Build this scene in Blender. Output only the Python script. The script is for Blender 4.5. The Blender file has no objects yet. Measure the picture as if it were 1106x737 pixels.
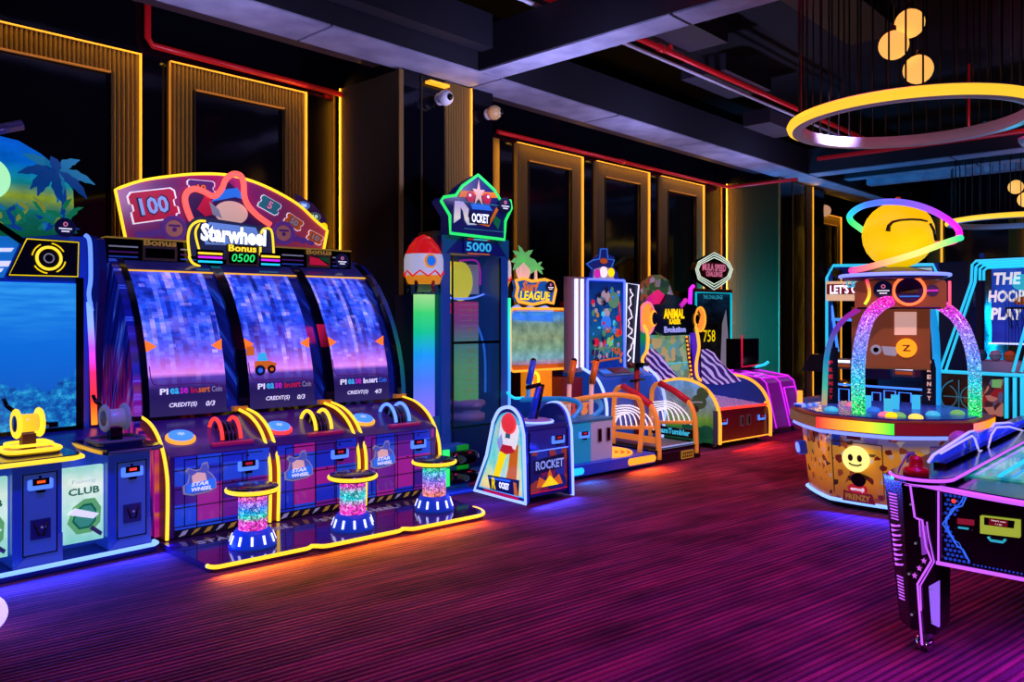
import bpy, math, random
from mathutils import Matrix, Vector
random.seed(7)
sc = bpy.context.scene
COL = sc.collection
pi = math.pi
# ---------------------------------------------------------------- camera
ALPHA = math.radians(43.1); FPX = 864.0; EYE = 1.45; CX = 553.0; HY = 341.0
ca, sa = math.cos(ALPHA), math.sin(ALPHA)
cam = bpy.data.objects.new('camera', bpy.data.cameras.new('camera'))
COL.objects.link(cam); sc.camera = cam
cam.data.sensor_width = 36; cam.data.sensor_fit = 'HORIZONTAL'
cam.data.lens = FPX / 1106 * 36
cam.data.shift_y = (HY - 368.5) / 1106
cam.data.clip_end = 80
cam.location = (0, 0, EYE)
right = Vector((sa, -ca, 0)); fwd = Vector((ca, sa, 0)); up = Vector((0, 0, 1))
cam.matrix_world = Matrix((right, up, -fwd)).transposed().to_4x4()
cam.matrix_world.translation = (0, 0, EYE)
sc.view_settings.view_transform = 'Standard'
sc.view_settings.look = 'None'
sc.cycles.use_denoising = True
sc.cycles.max_bounces = 6
sc.cycles.diffuse_bounces = 3
sc.cycles.glossy_bounces = 4
sc.cycles.transparent_max_bounces = 12
sc.cycles.sample_clamp_indirect = 4.0
sc.cycles.caustics_reflective = False
sc.cycles.caustics_refractive = False

# ---------------------------------------------------------------- materials
def lin(c):
    return tuple(((v / 255) / 12.92 if v / 255 <= .04045 else ((v / 255 + .055) / 1.055) ** 2.4) for v in c)
MATS = {}
class N:
    def __init__(s, name):
        m = bpy.data.materials.new(name); m.use_nodes = True
        s.m = m; s.t = m.node_tree; s.t.nodes.clear()
        s.out = s.t.nodes.new('ShaderNodeOutputMaterial')
        s.b = s.t.nodes.new('ShaderNodeBsdfPrincipled')
        s.t.links.new(s.b.outputs[0], s.out.inputs[0])
        MATS[name] = m
    def n(s, typ, ins={}, **kw):
        nd = s.t.nodes.new('ShaderNode' + typ)
        for k, v in kw.items(): setattr(nd, k, v)
        for k, v in ins.items():
            sock = nd.inputs[k]
            if hasattr(v, 'is_output'): s.t.links.new(v, sock)
            else: sock.default_value = v
        return nd
    def set(s, k, v):
        if hasattr(v, 'is_output'): s.t.links.new(v, s.b.inputs[k])
        else: s.b.inputs[k].default_value = v
    def ramp(s, fac, stops, const=False):
        r = s.n('ValToRGB', {0: fac}); cr = r.color_ramp
        cr.interpolation = 'CONSTANT' if const else 'LINEAR'
        while len(cr.elements) < len(stops): cr.elements.new(.5)
        for e, (p, c) in zip(cr.elements, stops): e.position = p; e.color = (*lin(c), 1)
        return r.outputs[0]
    def obj(s): return s.n('TexCoord').outputs['Object']
    def axis(s, k, lo, hi):
        sep = s.n('SeparateXYZ', {0: s.obj()})
        return s.n('MapRange', {0: sep.outputs[k], 1: lo, 2: hi}).outputs[0]
    def scaled(s, sv):
        return s.n('Mapping', {0: s.obj(), 3: sv}).outputs[0]
    def rs(s, rot, sv):
        return s.n('Mapping', {0: s.n('Mapping', {0: s.obj(), 2: rot}).outputs[0], 3: sv}).outputs[0]
    def mix(s, f, a, b, bt='MIX'):
        nd = s.n('MixRGB', {0: f, 1: a, 2: b}, blend_type=bt)
        return nd.outputs[0]

def plastic(name, c, rough=.45, metal=0., es=0., coat=0., ec=None):  # es: self-glow, also used to brighten parts that are no lamps
    k = N(name); k.set('Base Color', (*lin(c), 1)); k.set('Roughness', rough); k.set('Metallic', metal)
    if coat: k.set('Coat Weight', coat); k.set('Coat Roughness', .08)
    if es: k.set('Emission Color', (*lin(ec or c), 1)); k.set('Emission Strength', es)
    return k.m
def led(name, c, s):
    k = N(name); k.set('Base Color', (*lin(c), 1)); k.set('Roughness', .5)
    k.set('Emission Color', (*lin(c), 1)); k.set('Emission Strength', s); return k.m
def rampmat(name, stops, lo, hi, ax=2, es=1., nz=None, rough=.25, base=.25, coat=0):
    """gradient along a local axis, optionally broken up by a second noise layer"""
    k = N(name); col = k.ramp(k.axis(ax, lo, hi), stops)
    if nz:
        sv, st, f, bt, det = nz
        no = k.n('TexNoise', {'Vector': k.scaled(sv), 'Scale': 1., 'Detail': det, 'Roughness': .6})
        col = k.mix(f, col, k.ramp(no.outputs[0], st), bt)
    k.set('Base Color', k.mix(1., col, (base, base, base, 1), 'MULTIPLY'))
    k.set('Emission Color', col); k.set('Emission Strength', es); k.set('Roughness', rough)
    if coat: k.set('Coat Weight', coat); k.set('Coat Roughness', .05)
    return k.m
def artmat(name, cols, scale=(5, 5, 5), es=.3, warp=.6, rough=.35):
    """flat printed artwork: warped cells in a handful of inks"""
    k = N(name); v = k.scaled(scale)
    no = k.n('TexNoise', {'Vector': v, 'Scale': .8, 'Detail': 2.})
    w = k.n('MixRGB', {0: warp, 1: v, 2: no.outputs[1]}, blend_type='ADD').outputs[0]
    vo = k.n('TexVoronoi', {'Vector': w, 'Scale': 1.})
    sep = k.n('SeparateColor', {0: vo.outputs['Color']})
    n = len(cols)
    col = k.ramp(sep.outputs[0], [(i / n, c) for i, c in enumerate(cols)], True)
    k.set('Base Color', col); k.set('Roughness', rough)
    if es: k.set('Emission Color', col); k.set('Emission Strength', es)
    return k.m
def glitter(name, stops, lo, hi, es=1.2, sc_=70, ax=2):
    k = N(name); col = k.ramp(k.axis(ax, lo, hi), stops)
    vo = k.n('TexVoronoi', {'Vector': k.obj(), 'Scale': sc_})
    sep = k.n('SeparateColor', {0: vo.outputs['Color']})
    br = k.ramp(sep.outputs[0], [(0, (90, 90, 90)), (.6, (190, 190, 190)), (.85, (255, 255, 255))])
    c2 = k.mix(1., col, br, 'MULTIPLY')
    wh = k.ramp(sep.outputs[1], [(0, (0, 0, 0)), (.82, (0, 0, 0)), (.95, (190, 190, 190))])
    c3 = k.mix(.6, c2, wh, 'ADD')
    k.set('Base Color', k.mix(1., col, (.2, .2, .2, 1), 'MULTIPLY')); k.set('Emission Color', c3)
    k.set('Emission Strength', es); k.set('Roughness', .2); return k.m
def colmat(name, es=1.):
    k = N(name); a = k.n('VertexColor', layer_name='Col').outputs[0]
    k.set('Base Color', k.mix(1., a, (.3, .3, .3, 1), 'MULTIPLY')); k.set('Emission Color', a); k.set('Emission Strength', es)
    k.set('Roughness', .35); return k.m
def glass(name, tint=(200, 220, 255), alpha=.12, rough=.05):
    k = N(name); k.set('Base Color', (*lin(tint), 1)); k.set('Roughness', rough); k.set('Alpha', alpha)
    return k.m
def hsv(h, s=1, v=1):
    import colorsys
    return colorsys.hsv_to_rgb(h % 1, s, v)

# ---------------------------------------------------------------- mesh builder
class MB:
    def __init__(s): s.cuts = [];  s.v = []; s.f = []; s.fm = []; s.fs = []; s.mats = []; s.vc = {}; s.T = None
    def mi(s, m):
        if m not in s.mats: s.mats.append(m)
        return s.mats.index(m)
    def add(s, vs, fs, m, smooth=False, cols=None):
        b = len(s.v)
        for i, p in enumerate(vs):
            p = Vector(p)
            s.v.append(s.T @ p if s.T is not None else p)
            if cols: s.vc[b + i] = cols[i]
        k = s.mi(m)
        for f in fs: s.f.append([b + i for i in f]); s.fm.append(k); s.fs.append(smooth)
        return s
    def box(s, x0, x1, y0, y1, z0, z1, m):
        v = [(x, y, z) for x in (x0, x1) for y in (y0, y1) for z in (z0, z1)]
        return s.add(v, [(0, 1, 3, 2), (4, 6, 7, 5), (0, 4, 5, 1), (2, 3, 7, 6), (0, 2, 6, 4), (1, 5, 7, 3)], m)
    def prism(s, poly, ax, a, b, m, smooth=False, mside=None):
        n = len(poly)
        def P(p, t):
            return {'x': (t, p[0], p[1]), 'y': (p[0], t, p[1]), 'z': (p[0], p[1], t)}[ax]
        v = [P(p, a) for p in poly] + [P(p, b) for p in poly]
        s.add(v, [tuple(range(n)), tuple(range(2 * n - 1, n - 1, -1))], m)
        return s.add(v, [(i, (i + 1) % n, n + (i + 1) % n, n + i) for i in range(n)], mside or m, smooth)
    def tube(s, pts, r, m, n=8, closed=False, cols=None, caps=True):
        pts = [Vector(p) for p in pts]; N_ = len(pts); rr = r if isinstance(r, (list, tuple)) else [r] * N_
        tang = []
        for i in range(N_):
            a = pts[(i - 1) % N_] if (closed or i > 0) else pts[i]
            b = pts[(i + 1) % N_] if (closed or i < N_ - 1) else pts[i]
            t = b - a; tang.append(t.normalized() if t.length > 1e-9 else Vector((0, 0, 1)))
        t0 = tang[0]; u = t0.orthogonal().normalized(); vs = []; cs = []
        for i in range(N_):
            t = tang[i]; u = u - t * u.dot(t)
            u = u.normalized() if u.length > 1e-6 else t.orthogonal().normalized()
            w = t.cross(u)
            for k in range(n):
                a = 2 * pi * k / n
                vs.append(pts[i] + (u * math.cos(a) + w * math.sin(a)) * rr[i])
                if cols: cs.append(cols[i])
        fs = []
        for i in range(N_ if closed else N_ - 1):
            j = (i + 1) % N_
            for k in range(n): fs.append((i * n + k, i * n + (k + 1) % n, j * n + (k + 1) % n, j * n + k))
        if caps and not closed: fs += [tuple(range(n - 1, -1, -1)), tuple((N_ - 1) * n + k for k in range(n))]
        return s.add(vs, fs, m, True, cs or None)
    def lathe(s, prof, c, m, n=24, ax='z', smooth=True, cols=None):
        """prof: (radius, height); m may be a list with one material per band"""
        vs = []; L = len(prof)
        for i in range(n):
            a = 2 * pi * i / n
            for r, h in prof:
                p = (r * math.cos(a), r * math.sin(a), h)
                if ax == 'x': p = (h, r * math.cos(a), r * math.sin(a))
                if ax == 'y': p = (r * math.cos(a), h, r * math.sin(a))
                vs.append((p[0] + c[0], p[1] + c[1], p[2] + c[2]))
        for j in range(L - 1):
            mm = m[j] if isinstance(m, list) else m
            s_f = [(i * L + j, ((i + 1) % n) * L + j, ((i + 1) % n) * L + j + 1, i * L + j + 1) for i in range(n)]
            b = len(s.v) if j == 0 else b
            if j == 0: s.add(vs, s_f, mm, smooth)
            else:
                k = s.mi(mm)
                for f in s_f: s.f.append([b + q for q in f]); s.fm.append(k); s.fs.append(smooth)
        for j, idx in ((0, 0), (L - 1, -1)):
            if prof[j][0] > 1e-4 and prof[0] != prof[-1]:
                mm = m[idx] if isinstance(m, list) else m
                k = s.mi(mm); s.f.append([b + i * L + j for i in range(n)]); s.fm.append(k); s.fs.append(False)
        return s
    def ball(s, c, r, m, n=20):
        k = 12; r3 = r if isinstance(r, (tuple, list)) else (r, r, r)
        vs = [(c[0], c[1], c[2] - r3[2]), (c[0], c[1], c[2] + r3[2])]; fs = []
        for i in range(1, k):
            p = -pi / 2 + pi * i / k
            for j in range(n):
                a = 2 * pi * j / n
                vs.append((c[0] + r3[0] * math.cos(p) * math.cos(a), c[1] + r3[1] * math.cos(p) * math.sin(a), c[2] + r3[2] * math.sin(p)))
        for i in range(k - 2):
            for j in range(n): fs.append((2 + i * n + j, 2 + i * n + (j + 1) % n, 2 + (i + 1) * n + (j + 1) % n, 2 + (i + 1) * n + j))
        for j in range(n):
            fs.append((0, 2 + (j + 1) % n, 2 + j)); fs.append((1, 2 + (k - 2) * n + j, 2 + (k - 2) * n + (j + 1) % n))
        return s.add(vs, fs, m, True)
    def disc(s, c, r, m, ax='y', t=.006, n=28, rz=None):
        """flat coin on a front face (c = centre of its back)"""
        poly = [(math.cos(2 * pi * i / n) * r, math.sin(2 * pi * i / n) * (rz or r)) for i in range(n)]
        if ax == 'y': return s.prism([(c[0] + p, c[2] + q) for p, q in poly], 'y', c[1] - t, c[1], m)
        if ax == 'x': return s.prism([(c[1] + p, c[2] + q) for p, q in poly], 'x', c[0] - t, c[0], m)
        return s.prism([(c[0] + p, c[1] + q) for p, q in poly], 'z', c[2], c[2] + t, m)
    def ring(s, c, r, rt, m, ax='y', n=32, nt=8, a0=0, a1=2 * pi, rz=None):
        full = abs(a1 - a0 - 2 * pi) < 1e-6; k = n if full else n + 1; pts = []
        for i in range(k):
            a = a0 + (a1 - a0) * i / n; p, q = math.cos(a) * r, math.sin(a) * (rz or r)
            pts.append({'y': (c[0] + p, c[1], c[2] + q), 'x': (c[0], c[1] + p, c[2] + q), 'z': (c[0] + p, c[1] + q, c[2])}[ax])
        return s.tube(pts, rt, m, nt, closed=full)
    def text(s, st, o, h, m, w=None, X=(1, 0, 0), Z=(0, 0, 1), t=.003, bold=.0, rot=0., shear=0., spacing=1.):
        """lettering centred on o, its cap height h (and total width w), standing off the face by t"""
        cu = bpy.data.curves.new('t', 'FONT'); cu.body = st; cu.size = 1; cu.offset = bold; cu.resolution_u = 2
        cu.extrude = 0; cu.shear = shear; cu.space_character = spacing; cu.align_x = 'LEFT'
        ob = bpy.data.objects.new('t', cu); me = bpy.data.meshes.new_from_object(ob)
        vs = [v.co.copy() for v in me.vertices]; fs = [tuple(p.vertices) for p in me.polygons]
        bpy.data.objects.remove(ob); bpy.data.curves.remove(cu); bpy.data.meshes.remove(me)
        if not vs: return s
        x0, x1 = min(v.x for v in vs), max(v.x for v in vs); y0, y1 = min(v.y for v in vs), max(v.y for v in vs)
        k = h / (y1 - y0); kx = w / (x1 - x0) if w else k
        X = Vector(X); Z = Vector(Z); nrm = X.cross(Z); o = Vector(o); cr, sr = math.cos(rot), math.sin(rot); pts = []
        for v in vs:
            a = (v.x - (x0 + x1) / 2) * kx; b = (v.y - (y0 + y1) / 2) * k
            a, b = a * cr - b * sr, a * sr + b * cr
            pts.append(o + X * a + Z * b + nrm * t)
        return s.add(pts, fs, m)
    def cut(s): s.cuts.append((len(s.v), len(s.f))); return s
    def build_each(s, name, parent=None, bevel=0, label=None):
        """one mesh object per piece between cut() marks"""
        marks = [(0, 0)] + s.cuts + [(len(s.v), len(s.f))]; out = []
        for (v0, f0), (v1, f1) in zip(marks, marks[1:]):
            if f1 == f0: continue
            q = MB(); q.mats = s.mats; q.v = s.v[v0:v1]; q.f = [[i - v0 for i in f] for f in s.f[f0:f1]]; q.fm = s.fm[f0:f1]; q.fs = s.fs[f0:f1]
            q.vc = {i - v0: c for i, c in s.vc.items() if v0 <= i < v1}; out.append(q.build(name, parent, bevel, label))
        return out
    def build(s, name, parent=None, bevel=0, label=None):
        me = bpy.data.meshes.new(name)
        me.from_pydata([tuple(v) for v in s.v], [], s.f)
        for m in s.mats: me.materials.append(m)
        me.polygons.foreach_set('material_index', s.fm); me.polygons.foreach_set('use_smooth', s.fs)
        if s.vc:
            ca_ = me.color_attributes.new('Col', 'FLOAT_COLOR', 'POINT')
            for i in range(len(s.v)):
                c = s.vc.get(i, (1, 1, 1)); ca_.data[i].color = (*c, 1)
        me.update()
        o = bpy.data.objects.new(name, me); COL.objects.link(o)
        if parent is not None: o.parent = parent
        if bevel:
            b = o.modifiers.new('bevel', 'BEVEL'); b.width = bevel; b.segments = 2; b.limit_method = 'ANGLE'; b.angle_limit = .7
        if label: o['label'] = label
        return o
def arc(c, r, a0, a1, n=12, rz=None):
    return [(c[0] + r * math.cos(a0 + (a1 - a0) * i / n), c[1] + (rz or r) * math.sin(a0 + (a1 - a0) * i / n)) for i in range(n + 1)]
def rrect(x0, x1, z0, z1, r, n=4):
    return arc((x1 - r, z1 - r), r, 0, pi / 2, n) + arc((x0 + r, z1 - r), r, pi / 2, pi, n) + arc((x0 + r, z0 + r), r, pi, 1.5 * pi, n) + arc((x1 - r, z0 + r), r, 1.5 * pi, 2 * pi, n)
def spline(pts, k=6, closed=False):
    """Catmull-Rom through the points"""
    pts = [Vector(p) for p in pts]; n = len(pts); out = []
    for i in range(n if closed else n - 1):
        g = lambda j: pts[j % n] if closed else pts[max(0, min(n - 1, j))]
        p0, p1, p2, p3 = g(i - 1), g(i), g(i + 1), g(i + 2)
        for q in range(k):
            t = q / k
            out.append(.5 * (2 * p1 + (p2 - p0) * t + (2 * p0 - 5 * p1 + 4 * p2 - p3) * t * t + (3 * p1 - p0 - 3 * p2 + p3) * t ** 3))
    if not closed: out.append(pts[-1])
    return out

def area(name, loc, aim, size, sy, energy, col, spread=None):
    """rectangular lamp at loc shining along aim; its long side lies along size_dir"""
    l = bpy.data.lights.new(name, 'AREA'); l.energy = energy; l.color = lin(col); l.shape = 'RECTANGLE'; l.size = size; l.size_y = sy
    if spread: l.spread = math.radians(spread)
    o = bpy.data.objects.new(name, l); COL.objects.link(o); o.location = loc
    aim = Vector(aim).normalized(); z = -aim
    if abs(z.z) > .9: x = Vector((1, 0, 0)); x = (x - z * x.dot(z)).normalized()
    else: x = Vector((0, 0, 1)).cross(z).normalized()
    y = z.cross(x); m = Matrix((x, y, z)).transposed().to_4x4(); m.translation = loc; o.matrix_world = m; return o
class Thing:
    """an Empty at the thing's base; its parts are built in its own axes: x right, y deep, z up"""
    def __init__(s, name, label, cat, loc, rot=0, group=None):
        o = bpy.data.objects.new(name, None); COL.objects.link(o); o.empty_display_size = .1
        o.location = (loc[0], loc[1], loc[2] if len(loc) > 2 else 0); o.rotation_euler = (0, 0, math.radians(rot))
        o['label'] = label; o['category'] = cat
        if group: o['group'] = group
        s.o = o; s.loc = o.location.copy(); s.r = math.radians(rot)
    def at(s, px, py, x=None, y=None, z=None):
        """where a sight line of the photo meets a plane of this thing, in its own axes"""
        d = Vector((ca + (px - CX) / FPX * sa, sa - (px - CX) / FPX * ca, (HY - py) / FPX)); c, q = math.cos(s.r), math.sin(s.r)
        l = Vector((0, 0, EYE)) - s.loc; l = Vector((c * l.x + q * l.y, -q * l.x + c * l.y, l.z))
        d = Vector((c * d.x + q * d.y, -q * d.x + c * d.y, d.z))
        t = (x - l.x) / d.x if x is not None else (y - l.y) / d.y if y is not None else (z - l.z) / d.z
        return l + d * t
    def pxz(s, pts, y): return [(p.x, p.z) for p in (s.at(a, b, y=y) for a, b in pts)]
    def pyz(s, pts, x): return [(p.y, p.z) for p in (s.at(a, b, x=x) for a, b in pts)]
def tag(o, label, cat, group=None):
    o['label'] = label; o['category'] = cat
    if group: o['group'] = group
    return o
def struct(o): o['kind'] = 'structure'; return o
def one(mb, name, label, cat, loc=(0, 0, 0), group=None, bevel=0):
    o = mb.build(name, None, bevel); o.location = loc; return tag(o, label, cat, group)
def dup(o, parent=None):
    c = o.copy(); COL.objects.link(c)
    if parent is not None: c.parent = parent
    for ch in list(o.children): dup(ch, c)
    return c

# ---- palette
BLK = plastic('black_gloss', (6, 6, 9), .12); BLKM = plastic('black_matte', (10, 10, 13), .6)
DBLUE = plastic('deep_blue', (20, 34, 130), .35, coat=.3, es=.05); BLUE = plastic('cobalt', (28, 74, 220), .35, coat=.3, es=.1)  # blues glow slightly, standing in for blue light around them
MIDB = plastic('mid_blue', (24, 84, 180), .35, es=.08); TEAL = plastic('teal_panel', (20, 110, 150), .35, es=.1)
GREY = plastic('grey_plastic', (110, 112, 122), .45); LGREY = plastic('pale_grey', (190, 190, 205), .4)
CHROME = plastic('chrome', (200, 200, 210), .15, 1.); WHITE = plastic('white_plastic', (235, 235, 240), .4)
RED = plastic('red_plastic', (200, 24, 24), .3, coat=.5); ORANGE = plastic('orange_plastic', (235, 120, 20), .35)
DKRED = plastic('dark_red', (120, 12, 24), .4); PURP = plastic('purple_plastic', (70, 20, 110), .35)
BRONZE = plastic('bronze_flutes', (140, 112, 58), .45, .2); BRONZED = plastic('dark_bronze', (46, 36, 22), .5, .3)
YEL = plastic('yellow_plastic', (245, 205, 20), .4); BROWN = plastic('brown', (90, 50, 25), .5)
L_YEL = led('led_yellow', (255, 214, 42), 1.25); L_GOLD = led('led_gold', (255, 182, 40), .95); L_BLUE = led('led_blue', (90, 130, 255), 1.6)
L_ICE = led('led_ice_blue', (150, 180, 255), 1.4); L_CYAN = led('led_cyan', (30, 200, 230), 1.1); L_PINK = led('led_pink', (205, 96, 255), 1.05)
L_MAG = led('led_magenta', (215, 40, 240), 1.05); L_RED = led('led_red', (255, 62, 50), 1.15); L_SALM = led('led_salmon', (255, 100, 90), 1.05)
L_GRN = led('led_green', (40, 230, 100), 1.1); L_WHT = led('led_white', (225, 230, 255), 1.6); L_ORG = led('led_orange', (255, 168, 44), 1.05)
L_AMB = led('led_amber_display', (255, 90, 20), .9); L_VIO = led('led_violet', (120, 60, 255), 1.8)
T_WHT = led('print_white', (240, 240, 250), .75); T_YEL = led('print_yellow', (255, 220, 0), .9); T_GRN = led('print_green', (10, 130, 80), .35)
T_GREY = led('print_grey', (170, 170, 185), .3); T_RED = led('print_red', (215, 20, 60), .5); T_BLU = led('print_blue', (40, 120, 230), .6)
T_CYA = led('print_cyan', (60, 200, 235), .6); T_ORG = led('print_orange', (240, 120, 20), .5); T_PUR = led('print_purple', (95, 35, 125), .3)
T_PNK = led('print_pink', (240, 130, 170), .6); T_TEAL = led('print_teal', (50, 130, 150), .35); T_NAVY = led('print_navy', (12, 18, 62), .3)
T_LBL = led('print_pale_blue', (150, 175, 245), .6); T_MAG = led('print_magenta', (200, 40, 190), .6); T_PEACH = led('print_peach', (240, 190, 170), .55)
T_LGRN = led('print_light_green', (110, 200, 110), .5)
GLASS = glass('clear_acrylic'); DARKGL = glass('smoked_glass', (20, 30, 50), .5)
COLM = colmat('rgb_strip', 1.5)
COIN_BODY = led('coin_slot_glow', (84, 136, 255), 1.0); L_REDD = led('coin_display_dark_red', (190, 24, 50), .7)
def badge(th, px, py, y, r=.055):
    """round navy sticker with a small pink mark over two white lines"""
    c = th.at(px, py, y=y); mb = MB()
    mb.disc(c, r, T_NAVY, t=.012); f = (c.x, c.y - .013, c.z)
    mb.ring((c.x, c.y - .013, c.z + r * .35), r * .18, r * .06, T_PNK, n=14, nt=5)
    for k, w in ((-.12, .62), (-.4, .38)): mb.box(c.x - r * w, c.x + r * w, c.y - .015, c.y - .012, c.z + r * (k - .07), c.z + r * (k + .07), T_WHT)
    return mb.build('round_badge', th.o, label='round dark navy badge with pink mark')
def coin_door(th, x, z, y, s=1.0, name='coin_slot', disp=None, glow=None):
    """lit coin mechanism: a bright tray with a dark display in it"""
    mb = MB(); g = glow or COIN_BODY
    mb.prism(rrect(x - .06 * s, x + .06 * s, z - .03 * s, z + .025 * s, .008 * s), 'y', y - .014, y, g)
    mb.box(x - .04 * s, x + .04 * s, y - .02, y - .013, z - .006 * s, z + .03 * s, BLK)
    mb.box(x - .02 * s, x + .02 * s, y - .023, y - .019, z + .005 * s, z + .019 * s, disp or L_REDD)
    mb.box(x - .02 * s, x + .02 * s, y - .022, y, z - .045 * s, z - .03 * s, BLK)
    return mb.build(name, th.o, label='glowing coin slot with small display')
# ================================================================= ROOM
WY = 6.95; XN, XF, YN = -2.2, 19.6, -5.2; ZC = 5.1
k = N('striped_carpet')
mp = k.n('Mapping', {0: k.obj(), 2: (0, 0, math.radians(9.5))}).outputs[0]
wv = k.n('TexWave', {'Vector': mp, 'Scale': 1 / .036 * .314, 'Distortion': .7, 'Detail': 1., 'Detail Scale': 6.}, bands_direction='Y')
st = k.n('TexNoise', {'Vector': k.n('Mapping', {0: mp, 3: (1.1, 30, 1)}).outputs[0], 'Scale': 1., 'Detail': 2.})
bl = k.n('TexNoise', {'Vector': k.n('Mapping', {0: mp, 3: (1.6, 3.2, 1)}).outputs[0], 'Scale': 1., 'Detail': 3.})
fz = k.n('TexNoise', {'Vector': mp, 'Scale': 160., 'Detail': 1.})
c1 = k.ramp(st.outputs[0], [(.3, (104, 56, 100)), (.5, (146, 72, 112)), (.64, (190, 84, 122)), (.8, (140, 70, 130))])
c2 = k.mix(k.ramp(wv.outputs[1], [(.14, (205, 205, 205)), (.5, (0, 0, 0))]), c1, (*lin((46, 22, 54)), 1))
c3 = k.mix(.8, c2, k.ramp(bl.outputs[0], [(.3, (105, 95, 120)), (.65, (255, 255, 255))]), 'MULTIPLY')
c4 = k.mix(.5, c3, k.ramp(fz.outputs[0], [(.3, (120, 120, 120)), (.7, (255, 255, 255))]), 'MULTIPLY')
k.set('Base Color', c4); k.set('Roughness', .95); k.set('Specular IOR Level', .15)
k.set('Normal', k.n('Bump', {'Strength': .5, 'Distance': .006, 'Height': wv.outputs[1]}).outputs[0])
CARPET = k.m
k = N('black_glass_wall'); no = k.n('TexNoise', {'Vector': k.obj(), 'Scale': 1.3, 'Detail': 2.})
k.set('Base Color', (.0025, .0025, .006, 1)); k.set('Roughness', .1); k.set('Specular IOR Level', .35)
k.set('Normal', k.n('Bump', {'Strength': .25, 'Distance': .03, 'Height': no.outputs[0]}).outputs[0]); WALLM = k.m
k = N('dark_ceiling'); no = k.n('TexNoise', {'Vector': k.obj(), 'Scale': .9, 'Detail': 4.})
k.set('Base Color', k.ramp(no.outputs[0], [(.35, (4, 4, 9)), (.7, (16, 16, 26))])); k.set('Roughness', .8); CEILM = k.m
k = N('concrete_soffit'); no = k.n('TexNoise', {'Vector': k.obj(), 'Scale': 4., 'Detail': 4.})
k.set('Base Color', k.ramp(no.outputs[0], [(.3, (130, 132, 160)), (.7, (165, 166, 190))])); k.set('Roughness', .7); SOFF = k.m  # pale boards: light from below put into the soffit colour
BEAMD = plastic('dark_beam', (22, 22, 34), .6); DUCT = plastic('duct_grey', (54, 52, 68), .55, .2)

struct(MB().box(XN, XF, YN, WY, -.1, 0, CARPET).build('floor'))
struct(MB().box(XN, XF, YN, WY, ZC, ZC + .1, CEILM).build('ceiling'))
struct(MB().box(XN, XF, WY, WY + .1, 0, ZC, WALLM).build('wall_left'))
struct(MB().box(XN, XF, YN - .1, YN, 0, ZC, CEILM).build('wall_right'))
struct(MB().box(XF, XF + .1, YN, WY, 0, ZC, WALLM).build('wall_far'))
struct(MB().box(XN - .1, XN, YN, WY, 0, ZC, CEILM).build('wall_near'))

def flutes(mb, a0, a1, z0, z1, face, depth, m, axis='x', pitch=.034):
    """half-round reeding: strips along a (x, or y when axis='y'), standing off the plane `face`"""
    n = max(2, round((a1 - a0) / pitch)); p = (a1 - a0) / n; poly = [(a0, face)]
    for i in range(n):
        for q in range(5):
            t = q / 4; poly.append((a0 + p * (i + t), face - depth * .25 - depth * .75 * math.sin(pi * t)))
    poly.append((a1, face))
    if axis == 'y': poly = [(b, a) for a, b in poly]
    return mb.prism(poly, 'z', z0, z1, m, False)

tn = [0]
def frame(x0, x1, zt=3.65, left=False, w=.22, hw=.19, y=WY, bright=True):
    """reeded bronze portal on the black wall, an LED line along its outer edge and a thin gold bead inside"""
    tn[0] += 1; d = .05
    mb = MB()
    flutes(mb, x0, x0 + w, 0, zt, y, d, BRONZE); flutes(mb, x1 - w, x1, 0, zt, y, d, BRONZE)
    flutes(mb, x0 + w, x1 - w, zt - hw, zt, y, d, BRONZE)
    root = struct(mb.build(f'trim_{tn[0]}'))
    b = MB()
    b.box(x0 + w, x1 - w, y - .06, y - .03, zt - hw - .012, zt - hw, L_BEAD)
    b.box(x1 - w - .012, x1 - w, y - .06, y - .03, 0, zt - hw, BRONZED); b.box(x0 + w, x0 + w + .012, y - .06, y - .03, 0, zt - hw, BRONZED)
    b.build('gold_bead', root)
    s = MB(); s.box(x0, x1, y - .075, y - .05, zt - .002, zt + .006, L_FRAME); s.box(x1 - .004, x1 + .008, y - .075, y - .04, 0, zt + .008, L_FRAME)
    if left: s.box(x0 - .006, x0 + .002, y - .075, y - .05, 0, zt, L_FRAMED)
    area('frame_lamp', (x1 + .02, y - .13, zt / 2), (-1, .3, 0), .03, zt, 4.5, (255, 188, 60), 150)
    area('frame_lamp', ((x0 + x1) / 2, y - .13, zt + .02), (0, .3, -1), x1 - x0, .03, 1.5, (255, 188, 60), 150)
    if left: area('frame_lamp', (x0 - .02, y - .13, zt / 2), (1, .3, 0), .03, zt, .8, (255, 188, 60), 150)
    s.build('light_strip', root); return root
L_FRAME = led('led_frame_gold', (255, 178, 50), .8); L_FRAMED = led('led_frame_dim', (230, 150, 40), .4); L_BEAD = led('gold_bead_glow', (190, 120, 40), .35)
frame(1.43, 2.78); frame(3.03, 4.38, left=True)
frame(7.46, 8.8); frame(9.12, 10.46); frame(10.8, 12.12); frame(15.2, 16.5); frame(16.9, 18.2)

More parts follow.
